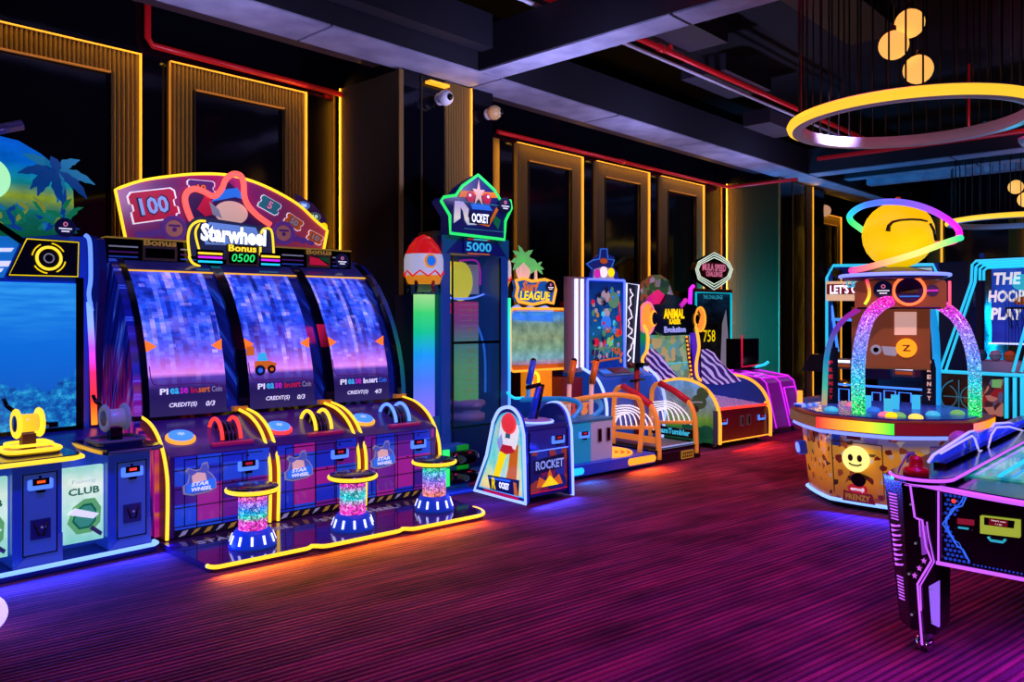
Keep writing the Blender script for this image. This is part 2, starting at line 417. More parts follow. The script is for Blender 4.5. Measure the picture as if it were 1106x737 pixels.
def pillar(x0, x1, sx0, sx1, yf=5.94, zt=3.78):
    """square column: reeded bronze on its side, black mirror with one reeded band on its front"""
    tn[0] += 1
    mb = MB(); mb.box(x0 + .03, x1, yf, WY, 0, zt + .4, WALLM)
    root = struct(mb.build(f'trim_{tn[0]}'))
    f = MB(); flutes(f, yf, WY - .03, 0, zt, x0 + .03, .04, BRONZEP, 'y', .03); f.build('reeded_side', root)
    g = MB(); flutes(g, sx0, sx1, 0, zt, yf, .03, BRONZE); g.build('reeded_band', root)
    s = MB(); s.box(x0 - .015, x0 - .0, WY - .06, WY - .04, 0, zt, L_FRAME); s.box(sx1, sx1 + .01, yf - .04, yf - .015, 0, zt, L_FRAME)
    area('pillar_lamp', (x0 - .12, WY - .01, zt / 2), (1, -1.05, 0), .03, zt, 42, (255, 188, 60), 76)
    area('pillar_lamp', (sx1 + .03, yf - .1, zt / 2), (-1, .35, 0), .03, zt, 7, (255, 188, 60), 150)
    s.build('light_strip', root)
    e = MB(); e.box(x0 - .02, x0 + .03, yf - .014, yf, 0, zt, BRONZE); e.box((sx0 + x0) / 2 - .03, (sx0 + x0) / 2 - .012, yf - .01, yf, 0, zt, BRONZED)
    e.build('edge_trim', root); return root
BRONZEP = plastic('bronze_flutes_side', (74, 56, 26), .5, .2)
pillar(4.8, 6.05, 5.36, 5.70); pillar(12.95, 14.85, 14.05, 14.28)
tn[0] += 1
struct(flutes(MB(), 7.05, 7.17, 0, 3.65, WY, .04, BRONZE).build(f'trim_{tn[0]}')); area('frame_lamp', (7.04, WY - .12, 1.82), (1, .5, 0), .03, 3.6, 4, (255, 188, 60), 150)
# reeded bands on the far wall
for y0 in (.4, 1.9, 3.6, 5.2):
    tn[0] += 1; mb = MB(); flutes(mb, y0, y0 + .3, 0, 3.65, XF, .05, BRONZE, 'y'); r = struct(mb.build(f'trim_{tn[0]}'))
    MB().box(XF - .1, XF - .05, y0 - .04, y0, 0, 3.65, L_GOLD).build('light_strip', r)

# ---- beams
def beam(x0, x1, y0, y1, z0, z1, axis):
    tn[0] += 1
    r = struct(MB().box(x0, x1, y0, y1, z0 + .015, z1, BEAMD).build(f'trim_{tn[0]}'))
    mb = MB()
    if axis == 'x':
        n = max(1, round((x1 - x0) / 2.0)); p = (x1 - x0) / n
        for i in range(n): mb.box(x0 + p * i + .015, x0 + p * (i + 1) - .015, y0 + .01, y1 - .01, z0, z0 + .014, SOFF)
    else:
        n = max(1, round((y1 - y0) / 2.0)); p = (y1 - y0) / n
        for i in range(n): mb.box(x0 + .01, x1 - .01, y0 + p * i + .015, y0 + p * (i + 1) - .015, z0, z0 + .014, SOFF)
    mb.build('soffit_board', r); return r
BZ = 3.80
beam(XN, XF, 5.5, 6.02, BZ, BZ + .42, 'x')
tn[0] += 1; struct(MB().box(XN, XF, 6.02, 6.4, BZ + .1, BZ + .3, DUCT).build(f'trim_{tn[0]}'))
beam(5.4, 5.72, YN, 5.5, BZ, BZ + .42, 'y'); beam(13.1, 13.45, YN, 5.5, BZ, BZ + .42, 'y'); beam(14.6, 14.85, YN, 5.5, BZ + .1, BZ + .42, 'y')
tn[0] += 1; struct(MB().box(XN, 5.4, 5.3, 5.46, BZ + .18, BZ + .5, BEAMD).build(f'trim_{tn[0]}'))
# pale ceiling panels and a duct between the beams
for x0, x1, y0, y1, z in ((6.6, 7.9, 4.2, 4.75, 4.4), (8.6, 9.8, 4.6, 5.2, 4.35), (6.1, 9.5, 2.9, 3.5, 4.6), (10.4, 11.4, 4.9, 5.3, 4.1)):
    tn[0] += 1; struct(MB().box(x0, x1, y0, y1, z, z + .2, DUCT).build(f'trim_{tn[0]}'))
tn[0] += 1; struct(MB().box(15.5, 15.75, YN, 5.4, 3.9, 4.1, SOFF).build(f'trim_{tn[0]}'))

# ---- red sprinkler pipes
PIPE = plastic('red_pipe', (215, 26, 36), .35, .1, es=.12)
def pipe(pts, label, r=.028, drops=()):
    mb = MB(); mb.tube(pts, r, PIPE, 8)
    o = one(mb, 'sprinkler_pipe', label, 'pipe', group='red sprinkler pipes')
    for a, b in drops:
        d = MB(); d.tube([a, b], r * .8, PIPE, 8); d.build('drop_pipe', o)
    for i in range(0, len(pts) - 1):
        a, b = Vector(pts[i]), Vector(pts[i + 1])
        if (b - a).length > 2:
            c = MB(); m_ = a.lerp(b, .45); u = (b - a).normalized() * .05; c.tube([m_ - u, m_ + u], r * 1.35, PIPE, 8); c.build('coupling', o)
    return o
pipe([(2.83, 6.86, 4.2), (2.83, 6.86, 3.80), (2.87, 6.86, 3.74), (4.78, 6.86, 3.71)], 'red pipe dropping then running above the two left gold wall frames')
pipe([(7.05, 6.84, 3.71), (12.86, 6.84, 3.71), (12.9, 6.78, 3.71), (12.9, 5.6, 3.71)], 'red pipe along the top of the right-hand gold frames turning at the far pillar')
pipe([(2.5, 4.7, 4.32), (13.3, 4.7, 4.32), (16.5, 4.7, 4.32)], 'long red pipe running beneath the dark ceiling past the crossing beam', .032, [((7.55, 4.7, 4.32), (7.55, 4.7, 5.1)), ((10.95, 4.7, 4.32), (10.95, 4.7, 5.1))])
pipe([(13.0, 5.3, 4.02), (13.0, -4, 4.02)], 'red pipe crossing the ceiling just above the far cross beam', .035, [((13.0, 3.1, 4.02), (13.0, 3.1, 5.1))])
# cable conduit beside the pipe
mb = MB(); mb.tube([(2.5, 4.82, 4.28), (16.5, 4.82, 4.28)], .022, LGREY, 6); one(mb, 'cable_conduit', 'pale grey conduit running alongside the long red ceiling pipe', 'conduit')

# ---- dome cameras and spherical speaker
def dome(x, y, z, label, lens, tint):
    t = Thing('security_camera', label, 'security camera', (x, y, z), 0)
    b = MB(); b.lathe([(.0, .0), (.05, .0), (.06, -.02), (.06, -.06), (.0, -.06)], (0, 0, 0), LGREY, 18, 'y'); b.build('mount', t.o)
    h = MB(); h.ball((0, -.11, 0), (.075, .08, .075), tint); h.build('housing', t.o)
    l = MB(); c = Vector(lens)
    l.ball(c, .034, BLK, 14); l.build('lens', t.o); return t
dome(5.24, 5.90, 3.57, 'white dome camera under a lit gold bracket high on the near pillar', (-.005, -.175, -.005), WHITE)
dome(5.92, 5.90, 3.55, 'cream round camera high on the near pillar, nearer the rocket sign', (.03, -.165, 0), plastic('cream', (230, 190, 120), .4))
mb = MB(); mb.box(5.11, 5.36, 5.86, 5.94, 3.71, 3.735, L_GOLD); one(mb, 'wall_light', 'thin gold light bar over the white dome camera', 'light')
mb = MB(); mb.ball((0, 0, 0), .11, led('lamp_peach', (230, 170, 130), .6)); mb.tube([(0, 0, .1), (0, .0, .386)], .012, BLK, 6)
one(mb, 'pendant_globe_lamp', 'small pale globe hanging from the beam beside the far pillar', 'lamp', (15.0, 5.98, 3.42))
mb = MB(); mb.lathe([(0, 0), (.16, 0), (.2, .06), (.2, .1), (0, .1)], (0, 0, 0), WHITE, 20)
one(mb, 'smoke_detector', 'white round ceiling detector under the far cross beam', 'detector', (12.6, 2.2, 3.74))

# ---- ring chandeliers
def chandelier(cx, cy, z, R, label, nrod=44, ztop=4.45, balls=True):
    t = Thing('ring_chandelier', label, 'chandelier', (cx, cy, z), 0, 'ring chandeliers')
    a = MB(); pr = [(R - .035, 0), (R + .035, 0), (R + .035, .09), (R - .035, .09), (R - .035, 0)]
    a.lathe(pr, (0, 0, 0), plastic('ring_body', (190, 182, 214), .45, es=.05), 64); a.build('ring', t.o)
    b = MB(); b.ring((0, 0, .045), R + .04, .04, L_RINGO, 'z', 64, 8); b.build('ring_light', t.o)
    pl = MB(); pl.ring((0, 0, ztop - z), R * .98, .02, BLK, 'z', 48, 6); pl.box(-.3, .3, -.3, .3, ztop - z, ztop - z + .06, BLK)
    for k_ in range(4):
        q = k_ * pi / 2; pl.tube([(0, 0, ztop - z + .02), (R * math.cos(q), R * math.sin(q), ztop - z)], .012, BLK, 6)
    pl.tube([(0, 0, ztop - z + .05), (0, 0, ZC - z)], .02, BLK, 6); pl.build('canopy', t.o)
    proto = None
    for i in range(nrod):
        q = 2 * pi * i / nrod; p = (R * .98 * math.cos(q), R * .98 * math.sin(q), .09)
        if proto is None:
            m_ = MB(); m_.tube([(0, 0, 0), (0, 0, ztop - z - .09)], .007, ROD, 5); proto = m_.build('rod', t.o); proto.location = p
        else:
            c = proto.copy(); COL.objects.link(c); c.parent = t.o; c.location = p
    for (u, v, w, r) in (balls or []):
        g = MB(); g.ball((0, 0, 0), r, L_GLOBE, 24); o = g.build('globe', t.o); o.location = (u, v, w)
        cd = MB(); cd.tube([(0, 0, r), (0, 0, ztop - z - w)], .005, BLK, 5); cd.lathe([(0, r), (.02, r), (.02, r + .04), (0, r + .04)], (0, 0, 0), BLK, 10); cd.build('cord', o)
    return t
ROD = plastic('rod_metal', (40, 34, 32), .35, .6)
L_RINGO = led('led_ring_amber', (255, 196, 50), 1.15); L_GLOBE = led('globe_glow', (255, 190, 92), .95)
chandelier(6.68, 2.0, 2.93, .83, 'large amber ring chandelier with three globes hanging over the planet coin pusher', 48, 4.7,
           [(.0, -.0, .80, .11), (-.12, .08, .62, .11), (.04, -.05, .44, .11)])
chandelier(15.1, 2.95, 2.95, .9, 'smaller far amber ring chandelier with two globes above the basketball hoops', 40, 4.5,
           [(-.3, -.1, .55, .11), (-.1, -.2, .36, .12)])
# ================================================================= FISHING MACHINE (left edge)
t = Thing('fishing_arcade_machine', 'blue fishing arcade machine with underwater screen, reel controls and palm-tree header', 'arcade machine', (1.0, 4.95))
k = N('screen_ocean'); zz = k.axis(2, .72, 1.66)
sky = k.ramp(zz, [(0, (8, 60, 170)), (.3, (10, 96, 205)), (.6, (8, 110, 222)), (1, (36, 150, 245))])
rip = k.n('TexNoise', {'Vector': k.scaled((4, 4, 34)), 'Scale': 1., 'Detail': 3.}); sky = k.mix(k.ramp(zz, [(.55, (20, 20, 20)), (1, (150, 150, 150))]), sky, k.ramp(rip.outputs[0], [(.4, (10, 80, 200)), (.62, (70, 180, 250))]))
cor = k.n('TexNoise', {'Vector': k.scaled((16, 16, 20)), 'Scale': 1., 'Detail': 6., 'Roughness': .7}); hil = k.n('TexNoise', {'Vector': k.scaled((5, 5, 6)), 'Scale': 1., 'Detail': 2.})
cc = k.ramp(cor.outputs[0], [(.36, (4, 36, 120)), (.5, (14, 110, 190)), (.6, (40, 170, 220)), (.72, (110, 225, 240))])
hm = k.n('Math', {0: hil.outputs[0], 1: .7}, operation='MULTIPLY_ADD'); hm.inputs[2].default_value = -.02
cov = k.n('Math', {0: hm.outputs[0], 1: zz}, operation='SUBTRACT').outputs[0]
cov = k.ramp(cov, [(.0, (0, 0, 0)), (.06, (235, 235, 235))]); pic = k.mix(cov, sky, cc)
k.set('Base Color', (.01, .02, .05, 1)); k.set('Emission Color', pic); k.set('Emission Strength', .95); k.set('Roughness', .3); OCEAN = k.m
HDR = rampmat('header_sky', [(0, (10, 90, 60)), (.25, (20, 120, 110)), (.38, (150, 170, 40)), (.5, (20, 150, 150)), (.7, (0, 110, 220)), (1, (10, 90, 225))], 1.95, 2.62, 2, .9,
              ((5, 5, 9), [(.35, (60, 90, 140)), (.7, (255, 255, 255))], .45, 'MULTIPLY', 3.))
FCAB = plastic('fish_cabinet_blue', (34, 74, 205), .35, coat=.3, es=.18); FDOOR = plastic('fish_door_blue', (64, 98, 196), .4, coat=.2, es=.22)  # self-glow stands in for blue light on cabinet and doors
mb = MB(); mb.box(-.9, 1.10, .0, 1.8, 0, .045, DBLUE); mb.build('plinth', t.o, .01)
L_ICEB = led('led_sky_blue', (120, 170, 255), 1.6)
mb = MB(); mb.tube([(-.9, -.012, .052), (1.08, -.012, .052), (1.102, .01, .052), (1.102, .06, .052)], .013, L_ICEB, 8); mb.build('base_light', t.o)
mb = MB(); mb.box(-.9, 1.1, .3, 1.75, .045, .62, FCAB); mb.prism([(.3, .62), (.75, .70), (1.75, .70), (1.75, .62)], 'x', -.9, 1.1, DBLUE); mb.build('base_cabinet', t.o)
mb = MB(); mb.box(-.9, 1.02, .85, 1.75, .70, 1.98, FCAB); mb.box(-.9, .93, .76, .86, 1.66, 1.72, BLUE); mb.box(.885, .93, .74, .9, .70, 1.7, BLK); mb.box(-.9, .93, .74, .9, .69, .725, BLK)
mb.build('cabinet', t.o)
mb = MB(); mb.box(-.9, .886, .75, .8, .725, 1.66, OCEAN); mb.build('screen', t.o)
# coral and fish shoals on the picture are left to the material; scratch reflections of the room come from the gloss
a = t.at
P = t.pxz([(-60, 262), (-60, 128), (0, 147), (20, 152), (44, 166), (66, 184), (79, 206), (80, 228), (76, 240), (84, 252), (30, 256)], .74)
mb = MB(); mb.prism(P, 'y', .74, .77, HDR, False, BLUE); mb.build('header_board', t.o)
mb = MB(); c = a(-16, 192, y=.735); mb.disc(c, .135, led('moon_disc', (175, 250, 190), .95), t=.006, n=36); mb.build('moon', t.o)
PALM1 = led('palm_blue_green', (24, 120, 170), .6); PALM2 = led('palm_deep', (10, 70, 150), .5); PALM3 = led('leaf_green', (20, 140, 90), .45); PALM4 = led('leaf_lime', (150, 170, 60), .45)
def leaf(mb, x, z, ang, L, w, y, m, droop=.35):
    up_, dn = [], []
    for i in range(9):
        s = i / 8; a_ = ang - droop * s * (1 if math.cos(ang) > 0 else -1)
        cx, cz = x + L * s * math.cos(a_), z + L * s * math.sin(a_); h = w * math.sin(pi * min(.98, s * .85 + .12)) * (1 - .25 * (i % 2))
        up_.append((cx - math.sin(a_) * h, cz + math.cos(a_) * h)); dn.append((cx + math.sin(a_) * h, cz - math.cos(a_) * h))
    mb.prism(up_ + dn[::-1], 'y', y - .006, y, m)
mb = MB(); c = a(60, 186, y=.73)
for i, (an, L, m) in enumerate(((2.35, .21, PALM1), (2.95, .22, PALM2), (.95, .17, PALM1), (.12, .24, PALM1), (-.35, .24, PALM2), (-2.5, .2, PALM2), (-1.2, .2, PALM1), (3.5, .2, PALM2), (-1.75, .2, PALM2), (1.6, .1, PALM2))):
    leaf(mb, c.x, c.z, an, L, .035, .73 - .003 * i, m)
mb.tube(spline([(c.x, .73, c.z), (c.x + .05, .73, c.z - .12), (c.x + .04, .73, c.z - .3)]), [.012, .014, .016] * 4 + [.02], PALM2, 6)
mb.build('palm_tree', t.o)
mb = MB(); random.seed(3)
for i in range(26):
    px, py = random.uniform(0, 76), random.uniform(226, 250); q = a(px, py, y=.728)
    leaf(mb, q.x, q.z, random.uniform(.3, 2.8), random.uniform(.06, .13), .016, .73 - .002 * (i % 8), random.choice([PALM3, PALM1, PALM3, PALM2, PALM4]))
mb.build('jungle_leaves', t.o)
SPK = plastic('speaker_panel', (14, 12, 26), .3)
mb = MB(); pts = [(8, 298), (28, 257), (86, 261), (85, 300)]; mb.prism(t.pxz(pts, .72), 'y', .72, .75, SPK); sp = mb.build('speaker_panel', t.o)
mb = MB(); q = [a(px, py, y=.715) for px, py in ((10, 297), (29, 258), (85, 262), (84, 299))]; mb.tube(q, .004, T_YEL, 6, closed=True); c = a(53, 279, y=.712)
mb.ring(c, .07, .009, L_YEL, n=40); mb.ring(c, .028, .004, T_GREY, n=20)
for a0 in (.5, 2.1, 3.7, 5.2): mb.ring(c, .097, .004, T_YEL, n=10, a0=a0, a1=a0 + .9)
mb.build('speaker_ring', sp)
mb = MB(); mb.prism(t.pxz([(-60, 300), (-60, 252), (24, 256), (4, 300)], .722), 'y', .722, .75, led('marquee_cyan', (20, 120, 200), .6))
for px0, px1, y0, y1 in ((-10, 15, 268, 272), (-10, 12, 282, 288), (-10, 4, 290, 294)):
    mb.prism(t.pxz([(px0, y0), (px1, y0), (px1 - 3, y1), (px0, y1)], .719), 'y', .716, .722, T_WHT)
mb.prism(t.pxz([(-4, 238), (27, 259), (22, 264), (-4, 246)], .712), 'y', .70, .715, BLK); mb.build('marquee', t.o)
mb = MB(); pts = [a(92, 254, y=.72), a(97, 262, y=.70), a(98, 300, y=.70), a(96, 318, y=.72), a(99, 336, y=.74)]
mb.tube(spline(pts, 4), .014, L_BLUE, 8); mb.build('top_light', t.o)
SIDEL = rampmat('side_light', [(0, (255, 120, 20)), (.2, (255, 40, 20)), (.42, (235, 30, 90)), (.62, (150, 60, 235)), (.8, (110, 130, 255)), (1, (90, 130, 255))], .72, 1.55, 2, 2.2)
mb = MB(); mb.tube([(.965, .74, 1.54), (.985, .745, 1.2), (1.0, .75, .72)], .02, SIDEL, 8); mb.build('side_light', t.o)
SIDEP = rampmat('fish_side_panel', [(0, (60, 10, 90)), (.4, (30, 10, 110)), (1, (10, 30, 150))], .7, 1.9, 2, .12)
mb = MB(); mb.prism([(.78, .7), (.70, 1.5), (.66, 1.75), (.70, 1.96), (.9, 2.0), (1.5, 2.0), (1.5, .7)], 'x', 1.0, 1.05, SIDEP); mb.build('side_panel', t.o, .01)
mb = MB(); mb.tube([(.2, .7, 2.50), a(24, 135, y=.7)], .032, plastic('purple_metal', (70, 60, 130), .3, .5, es=.12), 10); mb.build('fishing_rod', t.o)
badge(t, 70, 246, .70, .062)
def station(x0, x1, tx0, tx1, lit):
    z0 = .05; zt = .63
    mb = MB(); mb.box(x0, x1, .06, .32, z0, zt, FCAB); mb.prism([(x0, z0), (x1, z0), (x1, z0 + .16), (x1 - .1, z0 + .11), (x0 + .06, z0 + .05)], 'y', .052, .06, FWAVE)
    ped = mb.build('pedestal', t.o, .006)
    mb = MB(); d0, d1 = x0 + .045, x1 - .03; mb.box(d0, d1, .045, .06, z0 + .06, zt - .06, FDOOR)
    r = MB(); q = .006
    for b_ in ((d0, d0 + q, z0 + .06, zt - .06), (d1 - q, d1, z0 + .06, zt - .06), (d0, d1, z0 + .06, z0 + .06 + q), (d0, d1, zt - .06 - q, zt - .06)): mb.box(b_[0], b_[1], .042, .05, b_[2], b_[3], BLK)
    cxm = (d0 + d1) / 2; mb.disc((cxm, .045, zt - .085), .008, BLK, t=.004, n=12)
    mb.prism([(cxm - .05, .2), (cxm + .05, .2), (cxm + .05, .31), (cxm - .05, .31)], 'y', .03, .046, plastic('slot_plate', (60, 80, 150), .3, .4))
    mb.tube([(cxm - .03, .03, .29), (cxm - .012, .03, .225), (cxm + .018, .03, .225), (cxm + .032, .03, .29)], .006, BLK, 6); mb.disc((cxm + .005, .03, .265), .006, T_GREY, t=.004, n=10)
    dr = mb.build('coin_door', ped)
    cs = coin_door(t, cxm, .508, .045, 1.05, 'coin_slot', L_AMB if lit else L_RED)
    mb = MB(); top = rrect(tx0, tx1, -.03, .62, .06)
    mb.prism(top, 'z', zt, zt + .03, plastic('console_top', (18, 24, 70), .15, coat=.6) if 'console_top' not in MATS else MATS['console_top'])
    tp = mb.build('console_top', t.o, .005)
    e = MB(); m = L_YEL if lit else L_DIMY
    if lit: e.tube([(tx0 - .2, -.04, zt + .012), (tx1 - .05, -.04, zt + .012), (tx1 + .005, -.01, zt + .012), (tx1 + .008, .05, zt + .012), (tx1 + .008, .55, zt + .012)], .013, m, 8)
    else:
        e.tube([(tx0 + .0, .02, zt + .012), (tx0 - .008, .1, zt + .012), (tx0 - .008, .55, zt + .012)], .011, m, 8)
        e.tube([(tx0 + .02, -.035, zt + .012), (tx1 - .05, -.035, zt + .012), (tx1, -.0, zt + .012), (tx1 + .006, .1, zt + .012), (tx1 + .006, .5, zt + .012)], .011, GREY, 8)
    e.build('edge_light', tp)
L_DIMY = led('led_yellow_dim', (225, 170, 30), .8); FWAVE = plastic('fish_wave_print', (80, 104, 205), .4, es=.12)
station(.333, .585, .16, .665, True); station(.833, 1.083, .785, 1.125, False)
RCORE = rampmat('reel_core_glow', [(0, (255, 200, 40)), (.5, (255, 150, 60)), (1, (255, 110, 90))], .0, .13, 0, 1.1)
def reel(px, py, lit):
    c = a(px, py, y=.22); x, z = c.x, c.z
    ring_m = L_YEL if lit else plastic('reel_grey', (150, 150, 180), .4, es=.15) if 'reel_grey' not in MATS else MATS['reel_grey']; core = RCORE if lit else MATS.get('reel_body') or plastic('reel_body', (180, 170, 200), .35, .1, es=.15)
    mb = MB(); mb.lathe([(0, -.055), (.052, -.055), (.052, .055), (0, .055)], (0, 0, 0), core, 26, 'x'); o = mb.build('fishing_reel', t.o); o.location = (x, .22, z)
    f = MB()
    for s in (-1, 1): f.cut(); f.lathe([(.05, s * .048), (.082, s * .05), (.086, s * .06), (.078, s * .07), (.05, s * .068), (.05, s * .048)], (0, 0, 0), ring_m, 28, 'x')
    f.cut()
    f.lathe([(0, -.072), (.045, -.07), (.05, -.06), (0, -.06)], (0, 0, 0), DBLUE if lit else GREY, 20, 'x')
    f.build_each('spool_flange', o)
    s = MB(); s.box(-.035, .035, -.03, .03, -.16, -.06, BROWN if lit else BLK); s.build('reel_stand', o); s = MB(); s.tube([(-.05, .03, .06), (-.09, .06, .1), (-.1, .08, .14)], .012, BLK, 6); s.build('line_guide', o)
    s = MB(); s.tube([(.05, 0, 0), (.13, -.01, -.02)], .01, BLK, 6); s.box(.10, .15, -.03, .01, -.035, -.005, BLK); s.build('reel_crank', o)
    b = MB(); zt = .664; pl = rrect(x - .13, x + .15, .1, .36, .06, 5)
    b.prism(pl, 'z', zt, zt + .02, DBLUE if not lit else YEL)
    if lit:
        b.tube([(p[0], p[1], zt + .022) for p in pl], .012, L_YEL, 8, closed=True)
        b.tube([(p[0] * .75 + x * .25, p[1] * .75 + .23 * .25, zt + .05) for p in pl], .009, L_YEL, 8, closed=True)
    else: b.tube([(p[0], p[1], zt + .022) for p in pl], .012, GREY, 8, closed=True)
    b.build('reel_base', t.o)
reel(30, 457, True); reel(124, 451, False)
POSTER = rampmat('club_poster', [(0, (140, 215, 205)), (.5, (205, 240, 225)), (.8, (235, 245, 235)), (1, (170, 225, 215))], .12, .55, 2, .95,
                 ((9, 9, 9), [(.4, (120, 205, 195)), (.6, (255, 255, 255))], .25, 'MULTIPLY', 2.))
for x0, x1 in ((.605, .822), (.1, .322)):
    mb = MB(); mb.box(x0, x1, .1, .14, .12, .56, POSTER); p_ = mb.build('light_box_poster', t.o)
    mb = MB(); cx = (x0 + x1) / 2 + .0; mb.text('Fishing', (cx, .098, .475), .028, led('poster_pale', (190, 225, 215), .5) if 'poster_pale' not in MATS else MATS['poster_pale'], .13)
    mb.text('CLUB', (cx + .0, .098, .42), .042, T_GRN, .17, bold=.03)
    R_ = [(.0, .10), (.06, .1), (.095, .04), (.09, -.05), (.04, -.1), (-.04, -.1), (-.09, -.03), (-.06, .06)]
    for sc_, m, dy in ((1., T_LGRN, .002), (.72, T_GRN, .005), (.6, led('raft_inner', (70, 180, 130), .4) if 'raft_inner' not in MATS else MATS['raft_inner'], .008)):
        mb.prism([(cx + u * sc_, .27 + v * sc_) for u, v in R_], 'y', .1 - dy, .1, m)
    mb.prism([(cx - .09, .295), (cx + .05, .25), (cx + .08, .275), (cx - .05, .325)], 'y', .088, .1, T_WHT); mb.prism([(cx + .03, .19), (cx + .09, .14), (cx + .1, .16), (cx + .045, .21)], 'y', .09, .1, GREY)
    mb.build('poster_print', p_)

T_YELD = led('print_dull_yellow', (190, 150, 50), .3); T_EMB = led('emblem_slate', (90, 110, 190), .35); T_BON = led('bonus_letters', (200, 150, 60), .3)
T_WHL = led('wheel_violet', (110, 60, 160), .3); T_PEACH2 = led('motif_tan', (190, 120, 110), .3); T_PURD = led('board_purple', (60, 24, 90), .25)
# ================================================================= THREE-SCREEN WHEEL MACHINE
t = Thing('wheel_arcade_machine', 'wide arcade machine with three curved city screens and a yellow-lit ticket crown', 'arcade machine', (2.19, 4.98), -6)
a = t.at; W = .68
PROF = [(.55, .70), (.555, .85), (.58, 1.02), (.635, 1.20), (.72, 1.38), (.83, 1.55), (.96, 1.70), (1.1, 1.82), (1.25, 1.91)]
def prof(s):
    s = max(0, min(1, s)) * (len(PROF) - 1); i = min(int(s), len(PROF) - 2); f = s - i
    return PROF[i][0] * (1 - f) + PROF[i + 1][0] * f, PROF[i][1] * (1 - f) + PROF[i + 1][1] * f
def prof_z(z):
    for (y0, z0), (y1, z1) in zip(PROF, PROF[1:]):
        if z <= z1: return y0 + (y1 - y0) * (z - z0) / (z1 - z0)
    return PROF[-1][0]
def curved(mb, x0, x1, off, m, z0=.70, z1=1.91, n=24):
    vs = []; fs = []
    for i in range(n + 1):
        z = z0 + (z1 - z0) * i / n; y = prof_z(z) - off; vs += [(x0, y, z), (x1, y, z)]
    for i in range(n): fs.append((2 * i, 2 * i + 1, 2 * i + 3, 2 * i + 2))
    return mb.add(vs, fs, m, True)
# city picture: towers over a pink skyline
k = N('screen_city'); ob = k.obj()
sn = k.n('VectorMath', {0: k.n('Mapping', {0: ob, 3: (30, 0, 40)}).outputs[0], 1: (1, 1, 1)}, operation='SNAP').outputs[0]
n1 = k.n('TexNoise', {'Vector': k.n('Mapping', {0: sn, 3: (.75, 0, .05)}).outputs[0], 'Scale': 1., 'Detail': 4., 'Roughness': .75})
s2 = k.n('VectorMath', {0: k.n('Mapping', {0: ob, 3: (24, 0, 44)}).outputs[0], 1: (1, 1, 1)}, operation='SNAP').outputs[0]
w2 = k.n('TexNoise', {'Vector': k.n('Mapping', {0: s2, 3: (.9, 0, .8)}).outputs[0], 'Scale': 1., 'Detail': 1.})
cl = k.n('TexNoise', {'Vector': k.n('Mapping', {0: ob, 3: (5, 0, 9)}).outputs[0], 'Scale': 1., 'Detail': 5., 'Roughness': .6})
n2 = k.n('TexNoise', {'Vector': k.n('Mapping', {0: ob, 3: (5, 0, 26)}).outputs[0], 'Scale': 1., 'Detail': 3.})
tow = k.ramp(n1.outputs[0], [(.3, (6, 10, 80)), (.43, (14, 36, 170)), (.5, (34, 80, 245)), (.56, (90, 120, 255)), (.63, (200, 170, 255)), (.7, (20, 60, 200)), (.8, (235, 215, 255))])
tow = k.mix(.45, tow, k.ramp(n2.outputs[0], [(.4, (60, 90, 200)), (.6, (255, 255, 255))]), 'MULTIPLY')
zz = k.axis(2, .70, 1.91)
tint = k.ramp(zz, [(0, (50, 40, 90)), (.16, (34, 22, 80)), (.2, (44, 26, 96)), (.26, (90, 50, 140)), (.285, (255, 150, 240)), (.34, (240, 130, 245)), (.42, (190, 130, 250)), (.52, (90, 110, 255)), (.75, (70, 130, 255)), (1, (70, 120, 240))])
tow = k.mix(.35, tow, k.ramp(w2.outputs[0], [(.6, (0, 0, 0)), (.66, (120, 110, 230)), (.76, (255, 220, 255))]), 'ADD'); tow = k.mix(k.ramp(cl.outputs[0], [(.52, (0, 0, 0)), (.64, (130, 130, 130))]), tow, (*lin((170, 140, 255)), 1)); tow = k.mix(.7, tow, k.ramp(cl.outputs[0], [(.36, (50, 70, 170)), (.5, (255, 255, 255))]), 'MULTIPLY')
pk = k.ramp(zz, [(0, (255, 255, 255)), (.2, (255, 255, 255)), (.3, (200, 200, 200)), (.42, (120, 120, 120)), (.55, (60, 60, 60)), (1, (40, 40, 40))])
city = k.mix(pk, tow, tint); city = k.mix(.5, city, k.ramp(zz, [(0, (170, 170, 190)), (.3, (255, 255, 255)), (.75, (245, 245, 255)), (.9, (170, 180, 240)), (1, (90, 100, 200))]), 'MULTIPLY')
k.set('Base Color', (.01, .01, .03, 1)); k.set('Emission Color', city); k.set('Emission Strength', 1.25); k.set('Roughness', .25); k.set('Specular IOR Level', .25); CITY = k.m
k = N('screen_edge_streaks'); mpp = k.rs((0, .5, 0), (18, 0, 1.6))
ns = k.n('TexNoise', {'Vector': mpp, 'Scale': 1., 'Detail': 1.}); k.set('Base Color', (.01, .01, .05, 1)); k.set('Roughness', .1)
k.set('Emission Color', k.ramp(ns.outputs[0], [(.3, (4, 8, 60)), (.6, (10, 30, 150)), (.68, (40, 90, 240)), (.71, (10, 30, 150))])); k.set('Emission Strength', .6); STREAK = k.m
RIB = plastic('rib_black', (8, 8, 22), .12, coat=.6)
ORG_T = led('pointer_orange', (255, 120, 30), 1.)
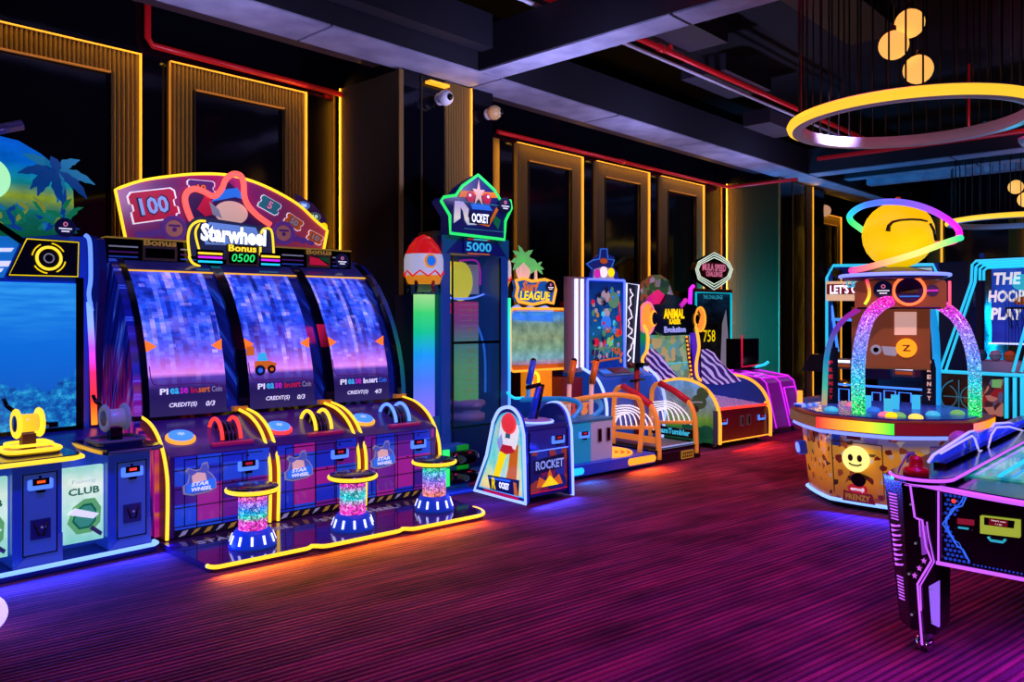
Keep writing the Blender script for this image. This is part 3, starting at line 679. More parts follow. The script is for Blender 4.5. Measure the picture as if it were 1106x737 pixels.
for i, (x0, x1) in enumerate(((.035, .575), (.735, 1.27), (1.425, 1.95))):
    mb = MB(); curved(mb, x0, x1, .0, CITY); curved(mb, x1, x1 + (.085 if i < 2 else .06), .0, STREAK)
    s_ = mb.build('curved_screen', t.o)
    mb = MB()
    zc = 1.235; y = prof_z(zc) - .012
    for xa, d in ((x0 + .005, 1), (x1 - .005, -1)): mb.prism([(xa, zc - .045), (xa + d * .075, zc), (xa, zc + .045)], 'y', y - .004, y + .004, ORG_T); mb.cut()
    mb.build_each('pointer', s_)
    mb = MB(); xm = (x0 + x1) / 2 + .02; zt_ = .925 - .004 * i; y = prof_z(zt_) - .008; base = xm - .215
    cols = [T_WHT, T_CYA, T_BLU, T_MAG, T_RED, T_ORG, T_YEL, T_PUR]
    for j, (wd, m, wx, ww) in enumerate((('Pl', T_WHT, .03, .055), ('ea', T_CYA, .1, .06), ('se', T_MAG, .165, .055), ('In', T_RED if i < 2 else T_WHT, .235, .045), ('sert', T_ORG if i == 0 else (T_RED if i == 1 else T_WHT), .305, .08), ('Coin', T_GREY if i < 2 else T_BLU, .395, .075))):
        mb.text(wd, (base + wx, y, zt_), .042, m, ww, bold=.025)
    mb.build('screen_text', s_); mb = MB(); zt_ = .825; y = prof_z(zt_) - .008
    mb.text('CREDIT(S)', (xm - .06, y, zt_), .038, T_WHT, .19, bold=.02, shear=.2); mb.cut(); mb.text('4/3' if i == 2 else '0/3', (xm + .13, y, zt_), .036, T_WHT, .065, bold=.02, shear=.2)
    mb.build_each('screen_text', s_)
    mb = MB(); y = prof_z(1.09) - .006
    mb.box(x0 + .03, x1, y - .002, y + .002, 1.02, 1.028, T_PUR); mb.tube(spline([(x0 + .02, prof_z(1.1) - .01, 1.1), (x0 + .03, prof_z(1.0) - .01, 1.0), (x0 + .09, prof_z(.96) - .01, .97), (x1 - .1, prof_z(.96) - .01, .965), (x1, prof_z(.9) - .01, .9)], 6), .004, T_PUR, 5)
    mb.build('screen_graphic', s_)
    if i == 1:
        mb = MB(); y = prof_z(1.05) - .012; X0 = x0 + .06; Z0 = 1.02
        mb.prism([(X0 + .0, Z0 + .03), (X0 + .16, Z0 + .02), (X0 + .17, Z0 + .07), (X0 + .11, Z0 + .09), (X0, Z0 + .09)], 'y', y - .004, y, T_ORG)
        mb.prism([(X0 + .02, Z0 + .09), (X0 + .1, Z0 + .09), (X0 + .085, Z0 + .15), (X0 + .03, Z0 + .15)], 'y', y - .004, y, T_CYA)
        mb.disc((X0 + .13, y - .004, Z0 + .025), .032, BLK, t=.005); mb.disc((X0 + .04, y - .004, Z0 + .02), .04, T_NAVY, t=.005); mb.disc((X0 + .13, y - .009, Z0 + .025), .014, T_ORG, t=.004); mb.disc((X0 + .04, y - .009, Z0 + .02), .018, T_BLU, t=.004)
        mb.prism([(X0 - .045, Z0 + .13), (X0 + .015, Z0 + .13), (X0 + .015, Z0 + .2), (X0 - .045, Z0 + .2)], 'y', prof_z(1.19) - .014, prof_z(1.19) - .01, T_ORG)
        mb.build('tractor_picture', s_)
# glossy ribs between the screens
for x0, x1 in ((-.01, .035), (.655, .735), (1.35, 1.425), (2.005, 2.05)):
    mb = MB(); vs = []; pts = [(y - .035, z) for y, z in PROF] + [(y + .05, z) for y, z in PROF[::-1]]
    mb.prism(pts, 'x', x0, x1, RIB, False); mb.build('screen_rib', t.o, .008)
# roof strip over the screens
mb = MB(); mb.prism([(1.05, 1.785), (1.06, 1.80), (1.28, 1.935), (1.28, 1.90)], 'x', -.02, 2.05, plastic('roof_print', (60, 56, 130), .2, coat=.5, es=.1)); mb.box(-.02, 2.05, 1.035, 1.05, 1.775, 1.787, L_GOLD); mb.build('roof_strip', t.o)
# cabinet and sides
k = N('wheel_side_print'); mpp = k.rs((-.55, 0, 0), (0, 12, 1.1)); ns = k.n('TexNoise', {'Vector': mpp, 'Scale': 1., 'Detail': 1.})
ray = k.ramp(ns.outputs[0], [(.35, (4, 8, 70)), (.58, (10, 24, 150)), (.64, (70, 110, 250)), (.67, (10, 24, 150)), (.8, (6, 10, 90))])
zz = k.axis(2, .6, 1.9); cc = k.mix(k.ramp(zz, [(0, (255, 255, 255)), (.25, (150, 150, 150)), (.5, (0, 0, 0))]), ray, k.ramp(k.n('TexNoise', {'Vector': k.scaled((0, 16, 3)), 'Scale': 1., 'Detail': 2.}).outputs[0], [(.4, (40, 10, 110)), (.55, (215, 20, 130)), (.65, (255, 120, 40)), (.7, (190, 20, 140))]))
k.set('Base Color', cc); k.set('Emission Color', cc); k.set('Emission Strength', .5); k.set('Roughness', .3); k.set('Coat Weight', .2); WSIDE = k.m
GREENP = rampmat('wheel_side_right', [(0, (20, 90, 190)), (.4, (20, 160, 120)), (.7, (20, 60, 170)), (1, (10, 20, 120))], .7, 1.8, 2, .3)
for x0, x1, m in ((-.06, -.012, WSIDE), (2.05, 2.10, GREENP)):
    pl = [(y - .02, z) for y, z in PROF] + [(1.8, 1.94), (1.8, .05), (.1, .05), (.1, .60), (.5, .70)]
    mb = MB(); mb.prism(pl, 'x', x0, x1, m); mb.build('side_panel', t.o)
mb = MB(); mb.box(-.01, 2.05, 1.3, 1.78, .05, 1.93, DBLUE); mb.build('cabinet', t.o)
mb = MB(); mb.prism([(.006, .05), (.006, .56), (.10, .605), (.50, .735), (.56, .735), (.56, .05)], 'x', 0, 2.04, plastic('control_deck', (64, 22, 110), .3, coat=.4, es=.06)); mb.prism([(.5, .735), (.5, .76), (.6, .72), (.6, .70)], 'x', 0, 2.04, BLK); mb.build('control_deck', t.o)
k = N('checker_print'); sq = k.n('VectorMath', {0: k.n('Mapping', {0: k.obj(), 1: (0, 0, -.17), 3: (1 / .165, 0, 1 / .118)}).outputs[0], 1: (1, 1, 1)}, operation='SNAP').outputs[0]; wn = k.n('TexWhiteNoise', {0: sq}); inks = k.ramp(wn.outputs[0], [(0, (26, 52, 190)), (.3, (120, 30, 140)), (.5, (34, 84, 210)), (.68, (176, 36, 140)), (.86, (66, 30, 130))], True); br = k.n('TexBrick', {'Vector': k.n('Mapping', {0: k.obj(), 1: (.0, .0, -.02), 2: (pi / 2, 0, 0)}).outputs[0], 1: (*lin((34, 54, 180)), 1), 2: (*lin((150, 34, 140)), 1), 3: (*lin((14, 10, 30)), 1), 'Scale': 1., 'Mortar Size': .004, 'Bias': .0, 'Brick Width': .165, 'Row Height': .118}, offset=0., squash=1.)
no = k.n('TexNoise', {'Vector': k.obj(), 'Scale': 9.})
cc = k.mix(.3, br.outputs[0], k.ramp(no.outputs[0], [(.4, (60, 60, 140)), (.6, (190, 60, 120))]), 'MIX'); inks = k.mix(br.outputs[1], inks, (*lin((14, 10, 30)), 1)); k.set('Base Color', inks); k.set('Roughness', .3); k.set('Coat Weight', .3)
k.set('Emission Color', inks); k.set('Emission Strength', .42); CHECK = k.m
KICK = plastic('kick_black', (16, 14, 20), .4)
LEVC = [L_RED, L_YEL, led('led_lever_blue', (90, 140, 255), 1.6)]; BUTR = [L_ORG, L_RED, L_GOLD]
BTN = led('button_blue', (70, 150, 255), .9)
deckn = Vector((0, -(.735 - .605), .40)).normalized()
def deck_T(x, y):
    z = .605 + (y - .10) / .40 * .13; up_ = deckn; fx = Vector((1, 0, 0)); fy = up_.cross(fx)
    M_ = Matrix((fx, fy, up_)).transposed().to_4x4(); M_.translation = (x, y, z); return M_
for i in range(3):
    X = i * W
    mb = MB(); mb.box(X + .03, X + W - .03, -.006, .004, .10, .555, CHECK)
    fp = mb.build('front_panel', t.o)
    mb = MB(); mb.box(X + .31, X + .315, -.009, -.004, .12, .54, BLK); mb.box(X + .46, X + .465, -.009, -.004, .12, .54, BLK); mb.box(X + .085, X + .6, -.009, -.004, .535, .54, BLK); mb.box(X + .085, X + .09, -.009, -.004, .12, .54, BLK)
    mb.disc((X + .4, -.004, .36), .01, CHROME, t=.006, n=12); mb.disc((X + .5, -.004, .52), .007, BLK, t=.006, n=10); mb.build('panel_seam', fp)
    mb = MB(); mb.box(X + .03, X + W - .03, -.01, .0, .05, .10, KICK)
    for q in range(8):
        xx = X + .05 + q * .078; mb.prism([(xx, .057), (xx + .04, .065 + .01 * (q % 2)), (xx + .06, .093), (xx + .025, .088)], 'y', -.014, -.009, T_YELD if q % 3 else T_GREY)
    mb.build('kick_strip', t.o)
    # round emblem in place of the mascot: outlined ear shapes over a blue name ribbon
    e = MB(); ex, ez = X + .185, .39; y = -.006
    out = [(-.105, -.07), (-.11, -.02), (-.08, .0), (-.07, .05), (-.095, .075), (-.075, .095), (-.03, .075), (.0, .08), (.015, .115), (.045, .12), (.055, .085), (.05, .06), (.075, .04), (.1, .0), (.105, -.055), (.06, -.075), (-.05, -.085)]
    e.prism([(ex + u, ez + v) for u, v in out], 'y', y - .006, y, T_GREY)
    e.prism([(ex + u * .9, ez + v * .9) for u, v in out], 'y', y - .009, y - .005, T_EMB)
    e.prism([(ex - .05, ez + .0), (ex - .055, ez + .04), (ex - .02, ez + .06), (ex + .03, ez + .05), (ex + .04, ez)], 'y', y - .012, y - .008, T_PEACH)
    e.prism([(ex - .09, ez - .065), (ex - .085, ez - .01), (ex + .09, ez + .01), (ex + .095, ez - .05)], 'y', y - .013, y - .008, T_BLU)
    e.text('STAR', (ex - .005, y - .014, ez - .012), .024, T_WHT, .11, bold=.03, shear=.2); e.text('WHEEL', (ex + .005, y - .014, ez - .045), .024, T_WHT, .13, bold=.03, shear=.2)
    e.build('emblem', t.o)
    coin_door(t, X + .5, .455, -.004, 1.15)
    # deck controls
    b = MB(); b.T = deck_T(X + .135, .21)
    b.lathe([(.095, 0), (.095, .012), (.085, .02), (.075, .022)], (0, 0, 0), BUTR[i], 32); b.lathe([(.078, .012), (.078, .03), (.06, .036), (0, .036)], (0, 0, 0), BTN, 32); b.text('*', (0, 0, .037), .05, T_WHT, X=(1, 0, 0), Z=(0, 1, 0), t=.001)
    b.build('push_button', t.o)
    b = MB(); xl = X + .445; yl, zl = .24, .60
    for s in (-.07, .055):
        pts = [(xl + s, yl + .13 * math.cos(q), zl + .15 * math.sin(q)) for q in [pi * .04 + pi * .92 * j / 14 for j in range(15)]]
        b.tube(pts, .013, LEVC[i], 8); b.cut()
    lv = b.build_each('spin_lever_light', t.o)[0]
    b = MB()
    for s, m in ((-.035, BLK), (-.008, RIB), (.02, BLK)): b.lathe([(.0, -.012), (.125, -.012), (.125, .012), (0, .012)], (xl + s, yl, zl), m, 28, 'x')
    b.lathe([(.128, -.003), (.132, 0), (.128, .003)], (xl - .022, yl, zl), GREY, 28, 'x'); b.lathe([(.128, -.003), (.132, 0), (.128, .003)], (xl + .006, yl, zl), GREY, 28, 'x')
    b.build('spin_wheel', lv)
    b = MB(); b.T = deck_T(X + .44, .09); b.box(-.15, .13, -.03, .0, -.01, .012, plastic('lever_plate', (190, 30, 90), .3, es=.25) if 'lever_plate' not in MATS else MATS['lever_plate']); b.build('lever_plate', t.o)
# hoops between the seats
def hoop(x, y0=-.012):
    return spline([(x, y0, .05), (x, y0 - .012, .3), (x, y0 + .0, .45), (x, .06, .585), (x, .17, .68), (x, .32, .74), (x, .5, .765)], 6)
for j, x in enumerate((-.02, .68, 1.36, 2.055)):
    mb = MB(); xs = (x,) if j in (0, 3) else (x - .03, x + .03)
    for q in xs: mb.tube(hoop(q), .0115, L_YEL, 8)
    h_ = mb.build('divider_light', t.o)
    mb = MB(); pl = [(p.y + .012, p.z) for p in hoop(x)] + [(.5, .5), (.2, .05)]
    wd = .012 if j in (0, 3) else .026
    mb.prism(pl, 'x', x - wd, x + wd, plastic('divider', (150, 60, 30), .35, es=.12) if 'divider' not in MATS else MATS['divider']); mb.build('divider', h_)
    if j:
        mb = MB(); mb.box(x - .07, x + .03, .5, .56, .755, .79, plastic('orange_cap', (215, 130, 40), .35, es=.3) if 'orange_cap' not in MATS else MATS['orange_cap']); mb.build('end_cap', h_)
# platform with three scalloped lobes
def lobe(x0, x1, r0, r1):
    return [(x0, -.60)] + arc((x0 + r0, -.64), r0, pi, 1.5 * pi, 5, .06) + arc((x1 - r1, -.64 if r1 < .1 else -.58), r1, 1.5 * pi, 2 * pi, 6, .06 if r1 < .1 else .12)
edge = arc((.05, -.63), .05, pi, 1.5 * pi, 5, .06) + arc((.57, -.63), .06, 1.5 * pi, 1.85 * pi, 5, .06) + arc((.72, -.66), .07, 1.12 * pi, 1.5 * pi, 5, .06) + arc((1.2, -.66), .07, 1.5 * pi, 1.85 * pi, 5, .06) + arc((1.36, -.68), .08, 1.12 * pi, 1.5 * pi, 5, .06) + arc((1.86, -.56), .13, 1.5 * pi, 2.05 * pi, 8, .19)
PLAT = rampmat('platform_print', [(0, (64, 30, 96)), (.5, (100, 48, 110)), (1, (70, 30, 100))], 0, 2, 0, .06, ((6, 6, 1), [(.35, (60, 40, 90)), (.65, (255, 240, 255))], .5, 'MULTIPLY', 3.), .12, .8, .5)
mb = MB(); mb.prism([(-.06, .0)] + edge + [(2.03, -.1), (2.0, .0)], 'z', 0, .042, PLAT); mb.build('platform', t.o)
mb = MB(); mb.tube([(p[0], p[1] - .008, .035) for p in edge], .0125, L_YEL, 8); mb.build('platform_light', t.o)
mb = MB(); mb.text('STARWHEEL', (.42, -.17, .042), .07, T_GREY, .62, X=(1, 0, 0), Z=(0, 1, 0), t=.002, bold=.02); mb.text('STARWHEEL', (1.25, -.17, .042), .07, T_GREY, .62, X=(1, 0, 0), Z=(0, 1, 0), t=.002, bold=.02); mb.build('platform_lettering', t.o)
# sign bar under the crown
mb = MB(); mb.box(-.08, 1.93, 1.16, 1.3, 1.835, 2.02, BLK); mb.box(-.08, 1.93, 1.15, 1.3, 2.018, 2.03, T_YELD); mb.build('sign_bar', t.o)
for i, (xa, xb, d0, d1) in enumerate(((-.06, .57, .17, .42), (1.28, 1.82, 1.5, 1.72))):
    mb = MB()
    for s0, s1 in ((xa, d0 - .03), (d1 + .03, xb)):
        for dz, m in ((0, T_GREY), (.04, T_PUR), (.075, led('stripe_blue', (40, 70, 170), .5) if 'stripe_blue' not in MATS else MATS['stripe_blue'])): mb.box(s0, s1, 1.15, 1.162, 1.955 - dz, 1.965 - dz, m)
        mb.cut()
    mb.build_each('stripe_print', t.o)
    mb = MB(); mb.box(d0, d1, 1.14, 1.16, 1.865, 1.975, BRONZE); mb.box(d0 + .02, d1 - .02, 1.135, 1.142, 1.885, 1.955, BLK)
    if i: mb.prism([(d0 + .02, 1.885), (d1 - .02, 1.885), (d0 + .1, 1.945), (d0 + .02, 1.955)], 'y', 1.132, 1.136, T_RED); mb.prism([(d0 + .12, 1.94), (d1 - .02, 1.9), (d1 - .02, 1.955), (d0 + .1, 1.955)], 'y', 1.132, 1.136, led('display_green', (20, 90, 40), .3))
    mb.text('Bonus', ((d0 + d1) / 2, 1.14, 2.0), .05, T_BON, .24, bold=.04); mb.build('bonus_display', t.o)
badge(t, 369, 282, 1.15, .065)
# crown
cr = t.pxz([(135, 257), (124, 205)], 1.22); top = spline([Vector((p[0], 0, p[1])) for p in t.pxz([(124, 205), (150, 196), (180, 191), (215, 188), (250, 190), (285, 201), (320, 220), (340, 238), (353, 249)], 1.22)], 5)
topp = [(p.x, p.z) for p in top]; g = t.pxz([(348, 276)], 1.22)[0]
k = N('crown_print'); no = k.n('TexNoise', {'Vector': k.scaled((3, 3, 3)), 'Scale': 1., 'Detail': 2.})
cc = k.mix(.45, k.ramp(k.axis(0, 0, 1.7), [(0, (120, 50, 110)), (.3, (130, 24, 90)), (.55, (150, 30, 120)), (.8, (170, 50, 60)), (1, (190, 90, 40))]), k.ramp(no.outputs[0], [(.35, (80, 50, 130)), (.65, (190, 40, 110))])); k.set('Base Color', cc); k.set('Emission Color', cc); k.set('Emission Strength', .38); k.set('Roughness', .3); CROWN = k.m
mb = MB(); mb.prism([cr[0]] + topp + [g], 'y', 1.22, 1.25, CROWN); crown = mb.build('crown_board', t.o)
mb = MB(); pts = [(cr[0][0], 1.21, cr[0][1])] + [(p[0], 1.21, p[1]) for p in topp] + [(g[0], 1.21, g[1])]; mb.tube(pts, .0115, L_YEL, 8); mb.build('crown_light', crown)
def ticket(px, py, w, h, rot, m, s, tm, th_, y=1.215, out=T_WHT, w2=None):
    c = a(px, py, y=y); mb = MB(); cr_, sr_ = math.cos(rot), math.sin(rot)
    base = [(-.5, -.5), (-.4, -.5), (.4, -.5), (.44, -.36), (.5, -.36), (.5, -.14), (.44, -.1), (.44, .1), (.5, .14), (.5, .4), (.42, .5), (-.42, .5), (-.5, .38), (-.5, .14), (-.44, .1), (-.44, -.1), (-.5, -.14), (-.5, -.36)]
    for sc_, mm, d in ((1.0, out, 0), (.93, m, .004)):
        mb.prism([(c.x + (u * w * cr_ - v * h * sr_) * sc_, c.z + (u * w * sr_ + v * h * cr_) * sc_) for u, v in base], 'y', y - .006 - d, y - d, mm)
    mb.text(s, (c.x, y - .012, c.z), th_ * 1.16, T_NAVY, (w2 or w * .5) * 1.12, bold=.05, rot=rot, t=.001); mb.text(s, (c.x, y - .014, c.z), th_, tm, w2 or w * .5, bold=.03, rot=rot, t=.002)
    return mb.build('ticket_sign', crown)
T_CRIM = led('ticket_crimson', (200, 16, 60), .5); T_OR2 = led('ticket_orange', (215, 90, 30), .4)
ticket(166, 222, .36, .24, .22, T_CRIM, '100', T_LBL, .13, w2=.21)
ticket(217, 203, .22, .12, .02, T_PUR, '10', T_ORG, .05, w2=.07); ticket(291, 222, .19, .115, -.42, T_TEAL, '5', T_PNK, .07, w2=.04)
ticket(317, 240, .17, .10, -.5, T_OR2, '50', T_GREY, .06, w2=.08); ticket(340, 257, .15, .09, -.4, T_OR2, '10', T_GREY, .05, w2=.07)
mb = MB()
for px, py, r, tl in ((188, 247, .085, -1), (306, 252, .085, 1)):
    c = a(px, py, y=1.215); mb.ring((c.x, 1.208, c.z), r, .018, T_WHL, n=28); mb.disc((c.x, 1.214, c.z), r * .75, T_PEACH2, t=.008)
    mb.box(c.x - r * .5, c.x + r * .5, 1.2, 1.206, c.z + r * .15, c.z + r * .35, T_PUR); mb.disc((c.x, 1.206, c.z - r * .1), r * .2, T_PUR, t=.004)
    for q in range(3): mb.disc((c.x + tl * (.11 + .07 * q), 1.214, c.z - .04 - .012 * q), .045 - .006 * q, T_WHL, t=.008, rz=.028)
    mb.cut()
mb.build_each('wheel_motif', crown)
mb = MB(); mb.prism(t.pxz([(321, 232), (319, 209), (338, 220), (352, 236), (353, 248), (347, 252)], 1.34), 'y', 1.34, 1.36, T_PURD); rear = mb.build('rear_crown_board', t.o)
mb = MB()
for px, py, m, s in ((328, 222, T_BLU, '20'), (340, 234, led('tick_green', (40, 110, 90), .4), '10')):
    c = a(px, py, y=1.335); mb.disc((c.x, 1.34, c.z), .06, T_GREY, t=.004, rz=.035); mb.disc((c.x, 1.336, c.z), .052, m, t=.004, rz=.03); mb.text(s, (c.x, 1.33, c.z), .03, T_WHT, .05, bold=.04)
c = a(350, 245, y=1.335); mb.disc((c.x, 1.34, c.z), .035, T_YEL, t=.006); mb.build('ticket_sign', rear)
# lit name sign with the hat-shaped neon (the mascot inside it is left blank)
mb = MB(); y = 1.12
mq = t.pxz([(205, 276), (205, 240), (209, 236), (216, 234), (280, 244), (290, 248), (297, 254), (298, 286)], y); mb.prism(mq, 'y', y, 1.2, plastic('marquee_grey', (70, 78, 110), .3, es=.15)); sign = mb.build('name_sign', t.o)
mb = MB()
mb.tube(spline([a(205, 277, y=y), a(203, 258, y=y), a(206, 245, y=y), a(214, 239, y=y), a(222, 239, y=y)], 4), .01, L_YEL, 6); mb.tube(spline([a(215, 270, y=y), a(211, 252, y=y), a(215, 243, y=y), a(221, 242, y=y)], 4), .009, L_YEL, 6)
mb.cut(); mb.tube(spline([a(281, 276, y=y), a(282, 252, y=y), a(288, 247, y=y), a(294, 252, y=y), a(296, 285, y=y)], 4), .01, L_YEL, 6)
mb.cut(); mb.tube(spline([a(204, 277, y=y), a(208, 284, y=y), a(216, 288, y=y)], 4), .01, L_YEL, 6); mb.build_each('sign_light', sign)
mb = MB(); mb.prism(t.pxz([(222, 264), (219, 252), (226, 240), (276, 246), (280, 256), (280, 266)], y - .005), 'y', y - .01, y, led('sign_glow_panel', (120, 160, 235), .55))
c = a(252.5, 254, y=y - .03); y -= .02; mb.text('Starwheel', c, .14, L_WHT, .53, bold=.05, t=.012, rot=-.03); mb.text('Starwheel', (c.x, y - .013, c.z), .155, T_NAVY, .56, bold=.07, t=.0, rot=-.03); y += .02
c = a(262, 268.5, y=y - .02); mb.box(c.x - .13, c.x + .13, y - .018, y - .01, c.z - .03, c.z + .03, plastic('bonus_plate', (90, 84, 10), .4)); mb.text('Bonus', (c.x, y - .02, c.z), .055, L_YEL, .23, bold=.03); mb.build('sign_lettering', sign)
mb = MB(); c = a(262, 279, y=y - .02); mb.box(c.x - .13, c.x + .13, y - .03, y - .005, c.z - .055, c.z + .05, BRONZE); mb.box(c.x - .115, c.x + .115, y - .034, y - .028, c.z - .045, c.z + .04, BLK); mb.text('0500', (c.x, y - .036, c.z), .065, L_GRN, .19, bold=.01, shear=.15)
for xs in ((c.x - .36, c.x - .15), (c.x + .15, c.x + .33)):
    mb.box(xs[0], xs[1], y - .01, y, c.z - .06, c.z + .055, BLK)
    for dz, m in ((.025, L_YEL), (-.005, L_MAG), (-.04, L_CYAN)): mb.box(xs[0] + .01, xs[1] - .01, y - .016, y - .008, c.z + dz - .008, c.z + dz + .008, m)
mb.build('bonus_display', sign)
hat = [(215, 250), (206, 236), (200, 218), (202, 208), (210, 204), (220, 207), (231, 212), (239, 205), (244, 194), (252, 188), (260, 190), (263, 198), (264, 212), (268, 222), (278, 233), (292, 243)]
mb = MB(); mb.tube(spline([a(px, py, y=1.16) for px, py in hat], 5), .024, L_SALM, 8); mb.build('hat_light', sign)
mb = MB(); mb.prism(t.pxz(hat[:9] + hat[12:] + [(280, 250), (225, 250)], 1.19), 'y', 1.19, 1.205, T_PURD)
c = a(250, 230, y=1.18); mb.disc((c.x, 1.188, c.z), .135, T_PEACH, t=.01, rz=.095); mb.prism(t.pxz([(228, 218), (240, 205), (256, 203), (266, 216), (254, 213)], 1.175), 'y', 1.172, 1.18, T_BLU)
mb.prism(t.pxz([(213, 226), (222, 210), (229, 217), (232, 231), (222, 234)], 1.178), 'y', 1.174, 1.182, T_CRIM); mb.prism(t.pxz([(226, 218), (236, 226), (240, 236), (230, 232)], 1.172), 'y', 1.168, 1.176, T_GREY); mb.build('hat_board', sign)

# ---- three stools on the platform
STOOLC = glitter('stool_glitter', [(0, (235, 60, 190)), (.18, (225, 70, 200)), (.3, (40, 210, 180)), (.5, (40, 150, 250)), (.68, (150, 90, 250)), (.85, (240, 90, 180)), (1, (245, 200, 90))], .12, .335, 1.6, 120)
STOOLC2 = glitter('stool_glitter_green', [(0, (245, 130, 110)), (.3, (190, 120, 230)), (.5, (120, 130, 250)), (.7, (60, 190, 230)), (.9, (60, 220, 110)), (1, (60, 210, 120))], .12, .335, 1.5, 120)
STOOLC3 = glitter('stool_glitter_mix', [(0, (245, 60, 190)), (.2, (230, 80, 200)), (.42, (40, 210, 220)), (.6, (60, 190, 200)), (.8, (210, 60, 190)), (1, (250, 60, 140))], .12, .335, 1.6, 120)
def stool(px, py, gm, label):
    w_ = t.at(px, py, z=.042); wl = t.o.matrix_basis if False else Matrix.Translation(t.loc) @ Matrix.Rotation(t.r, 4, 'Z')
    p = wl @ Vector((w_.x, w_.y, .0425))
    s = Thing('arcade_stool', label, 'stool', p, -6, 'glitter column stools')
    b = MB(); b.lathe([(0, 0), (.142, 0), (.142, .015), (.112, .09), (.1, .105), (0, .105)], (0, 0, 0), plastic('stool_blue', (30, 90, 235), .35, es=.2) if 'stool_blue' not in MATS else MATS['stool_blue'], 32); bo = b.build('base', s.o)
    sl = MB()
    for q in range(11):
        an = 2 * pi * (q + .5) / 11; c_, s_ = math.cos(an), math.sin(an); tz = Vector((-.022 * c_, -.022 * s_, .06)).normalized(); tx = Vector((-s_, c_, 0)); nn = tx.cross(tz)
        if nn.x * c_ + nn.y * s_ < 0: nn = -nn
        M_ = Matrix((tx, nn, tz)).transposed().to_4x4(); M_.translation = (c_ * .1285, s_ * .1285, .052); sl.T = M_; sl.box(-.007, .007, .0, .004, -.026, .028, L_WHT); sl.cut(); sl.T = None
    sl.build_each('slot_light', bo)
    b = MB(); b.lathe([(0, .105), (.085, .105), (.085, .325), (0, .325)], (0, 0, 0), gm, 36); b.build('column', s.o)
    b = MB(); b.lathe([(0, .325), (.15, .325), (.152, .362), (.12, .37), (0, .37)], (0, 0, 0), plastic('seat_top', (34, 22, 40), .25, coat=.4) if 'seat_top' not in MATS else MATS['seat_top'], 36); so = b.build('seat', s.o)
    b = MB(); b.ring((0, 0, .345), .152, .013, L_YEL, 'z', 40, 8); b.build('seat_light', so)
stool(273, 589, STOOLC, 'glitter column stool with yellow seat ring, before the curved screen nearest the fishing machine')
stool(381, 571, STOOLC3, 'middle glitter column stool of the three, before the central curved screen')
stool(469, 550, STOOLC2, 'glitter column stool green at top, standing nearest the rocket console')
mb = MB(); mb.ball((0, 0, .09), (.1, .1, .09), led('globe_lavender', (190, 170, 255), 1.4)); q = Thing.at(t, -19, 686, z=0); wl = Matrix.Translation(t.loc) @ Matrix.Rotation(t.r, 4, 'Z')
one(mb, 'glowing_globe', 'glowing lavender globe on the carpet before the fishing machine', 'lamp', wl @ Vector((q.x, q.y, 0)))
R_ORG = plastic('rocket_orange', (250, 150, 20), .3, coat=.4, es=.55); R_WHT = plastic('rocket_white', (225, 225, 235), .3, coat=.4, es=.4); R_RED = plastic('rocket_red', (225, 24, 28), .25, coat=.5, es=.6)  # toy rockets self-lit to brighten them, though they are no lamps
T_TEALP = plastic('box_top_teal', (60, 150, 180), .35); T_LGRN2 = led('print_sea_green', (80, 150, 110), .35); T_ORG2 = led('print_burnt_orange', (190, 90, 30), .35)
L_BLU2 = led('led_frame_blue', (90, 120, 255), 1.2); L_WHT2 = led('led_soft_white', (215, 225, 255), 1.1)
DARKGL2 = glass('window_tint', (40, 70, 110), .18)
# ================================================================= ROCKET TOWER
t = Thing('rocket_tower_machine', 'tall rocket arcade tower with green star sign and toy rockets on its sides', 'arcade machine', (5.25, 5.36), -6)
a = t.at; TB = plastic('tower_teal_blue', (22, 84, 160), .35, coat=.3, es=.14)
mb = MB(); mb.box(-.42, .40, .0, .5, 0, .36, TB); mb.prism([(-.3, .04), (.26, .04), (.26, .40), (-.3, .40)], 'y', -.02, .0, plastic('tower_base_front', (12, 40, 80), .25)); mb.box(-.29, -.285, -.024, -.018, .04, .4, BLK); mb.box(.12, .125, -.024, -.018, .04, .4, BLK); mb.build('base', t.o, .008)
mb = MB(); mb.box(-.41, -.31, .0, .5, .36, 2.02, TB); mb.box(.285, .385, .0, .5, .36, 2.02, TB); mb.box(-.41, .385, .44, .5, .36, 2.16, plastic('tower_back', (56, 84, 120), .4, es=.12)); mb.box(-.41, .385, 0, .5, 2.02, 2.18, DBLUE)  # back panel paled and self-lit to imitate a bright, reflecting interior
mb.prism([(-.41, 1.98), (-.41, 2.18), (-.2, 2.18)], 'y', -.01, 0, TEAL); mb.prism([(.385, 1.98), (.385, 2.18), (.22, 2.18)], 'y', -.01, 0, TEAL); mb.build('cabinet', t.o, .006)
mb = MB()
for z in (.42, 1.2, ): mb.box(-.3, .28, -.012, .0, z - .012, z + .012, BLK)
mb.box(-.3, -.285, -.012, 0, .42, 2.0, BLK); mb.box(.265, .28, -.012, 0, .42, 2.0, BLK); mb.build('window_frame', t.o)
mb = MB(); mb.box(-.285, .265, -.004, -.001, .43, 2.0, DARKGL2); mb.build('window_pane', t.o)
SCALE = rampmat('scale_column', [(0, (90, 190, 110)), (.35, (110, 190, 130)), (.6, (90, 160, 160)), (.8, (150, 80, 160)), (1, (200, 70, 140))], .62, 1.58, 2, .6)
mb = MB(); mb.box(-.12, .11, .12, .2, .62, 1.58, SCALE); sc_o = mb.build('scale_column', t.o)
mb = MB()
for q in range(19): mb.box(-.12, .11, .115, .119, .65 + q * .05, .654 + q * .05, T_GREY)
for q in range(10): mb.text(str((10 - q) * 500 // 10 * 10 % 9000), (-.0, .112, 1.5 - q * .095), .03, T_YELD, .05)
mb.build('scale_print', sc_o)
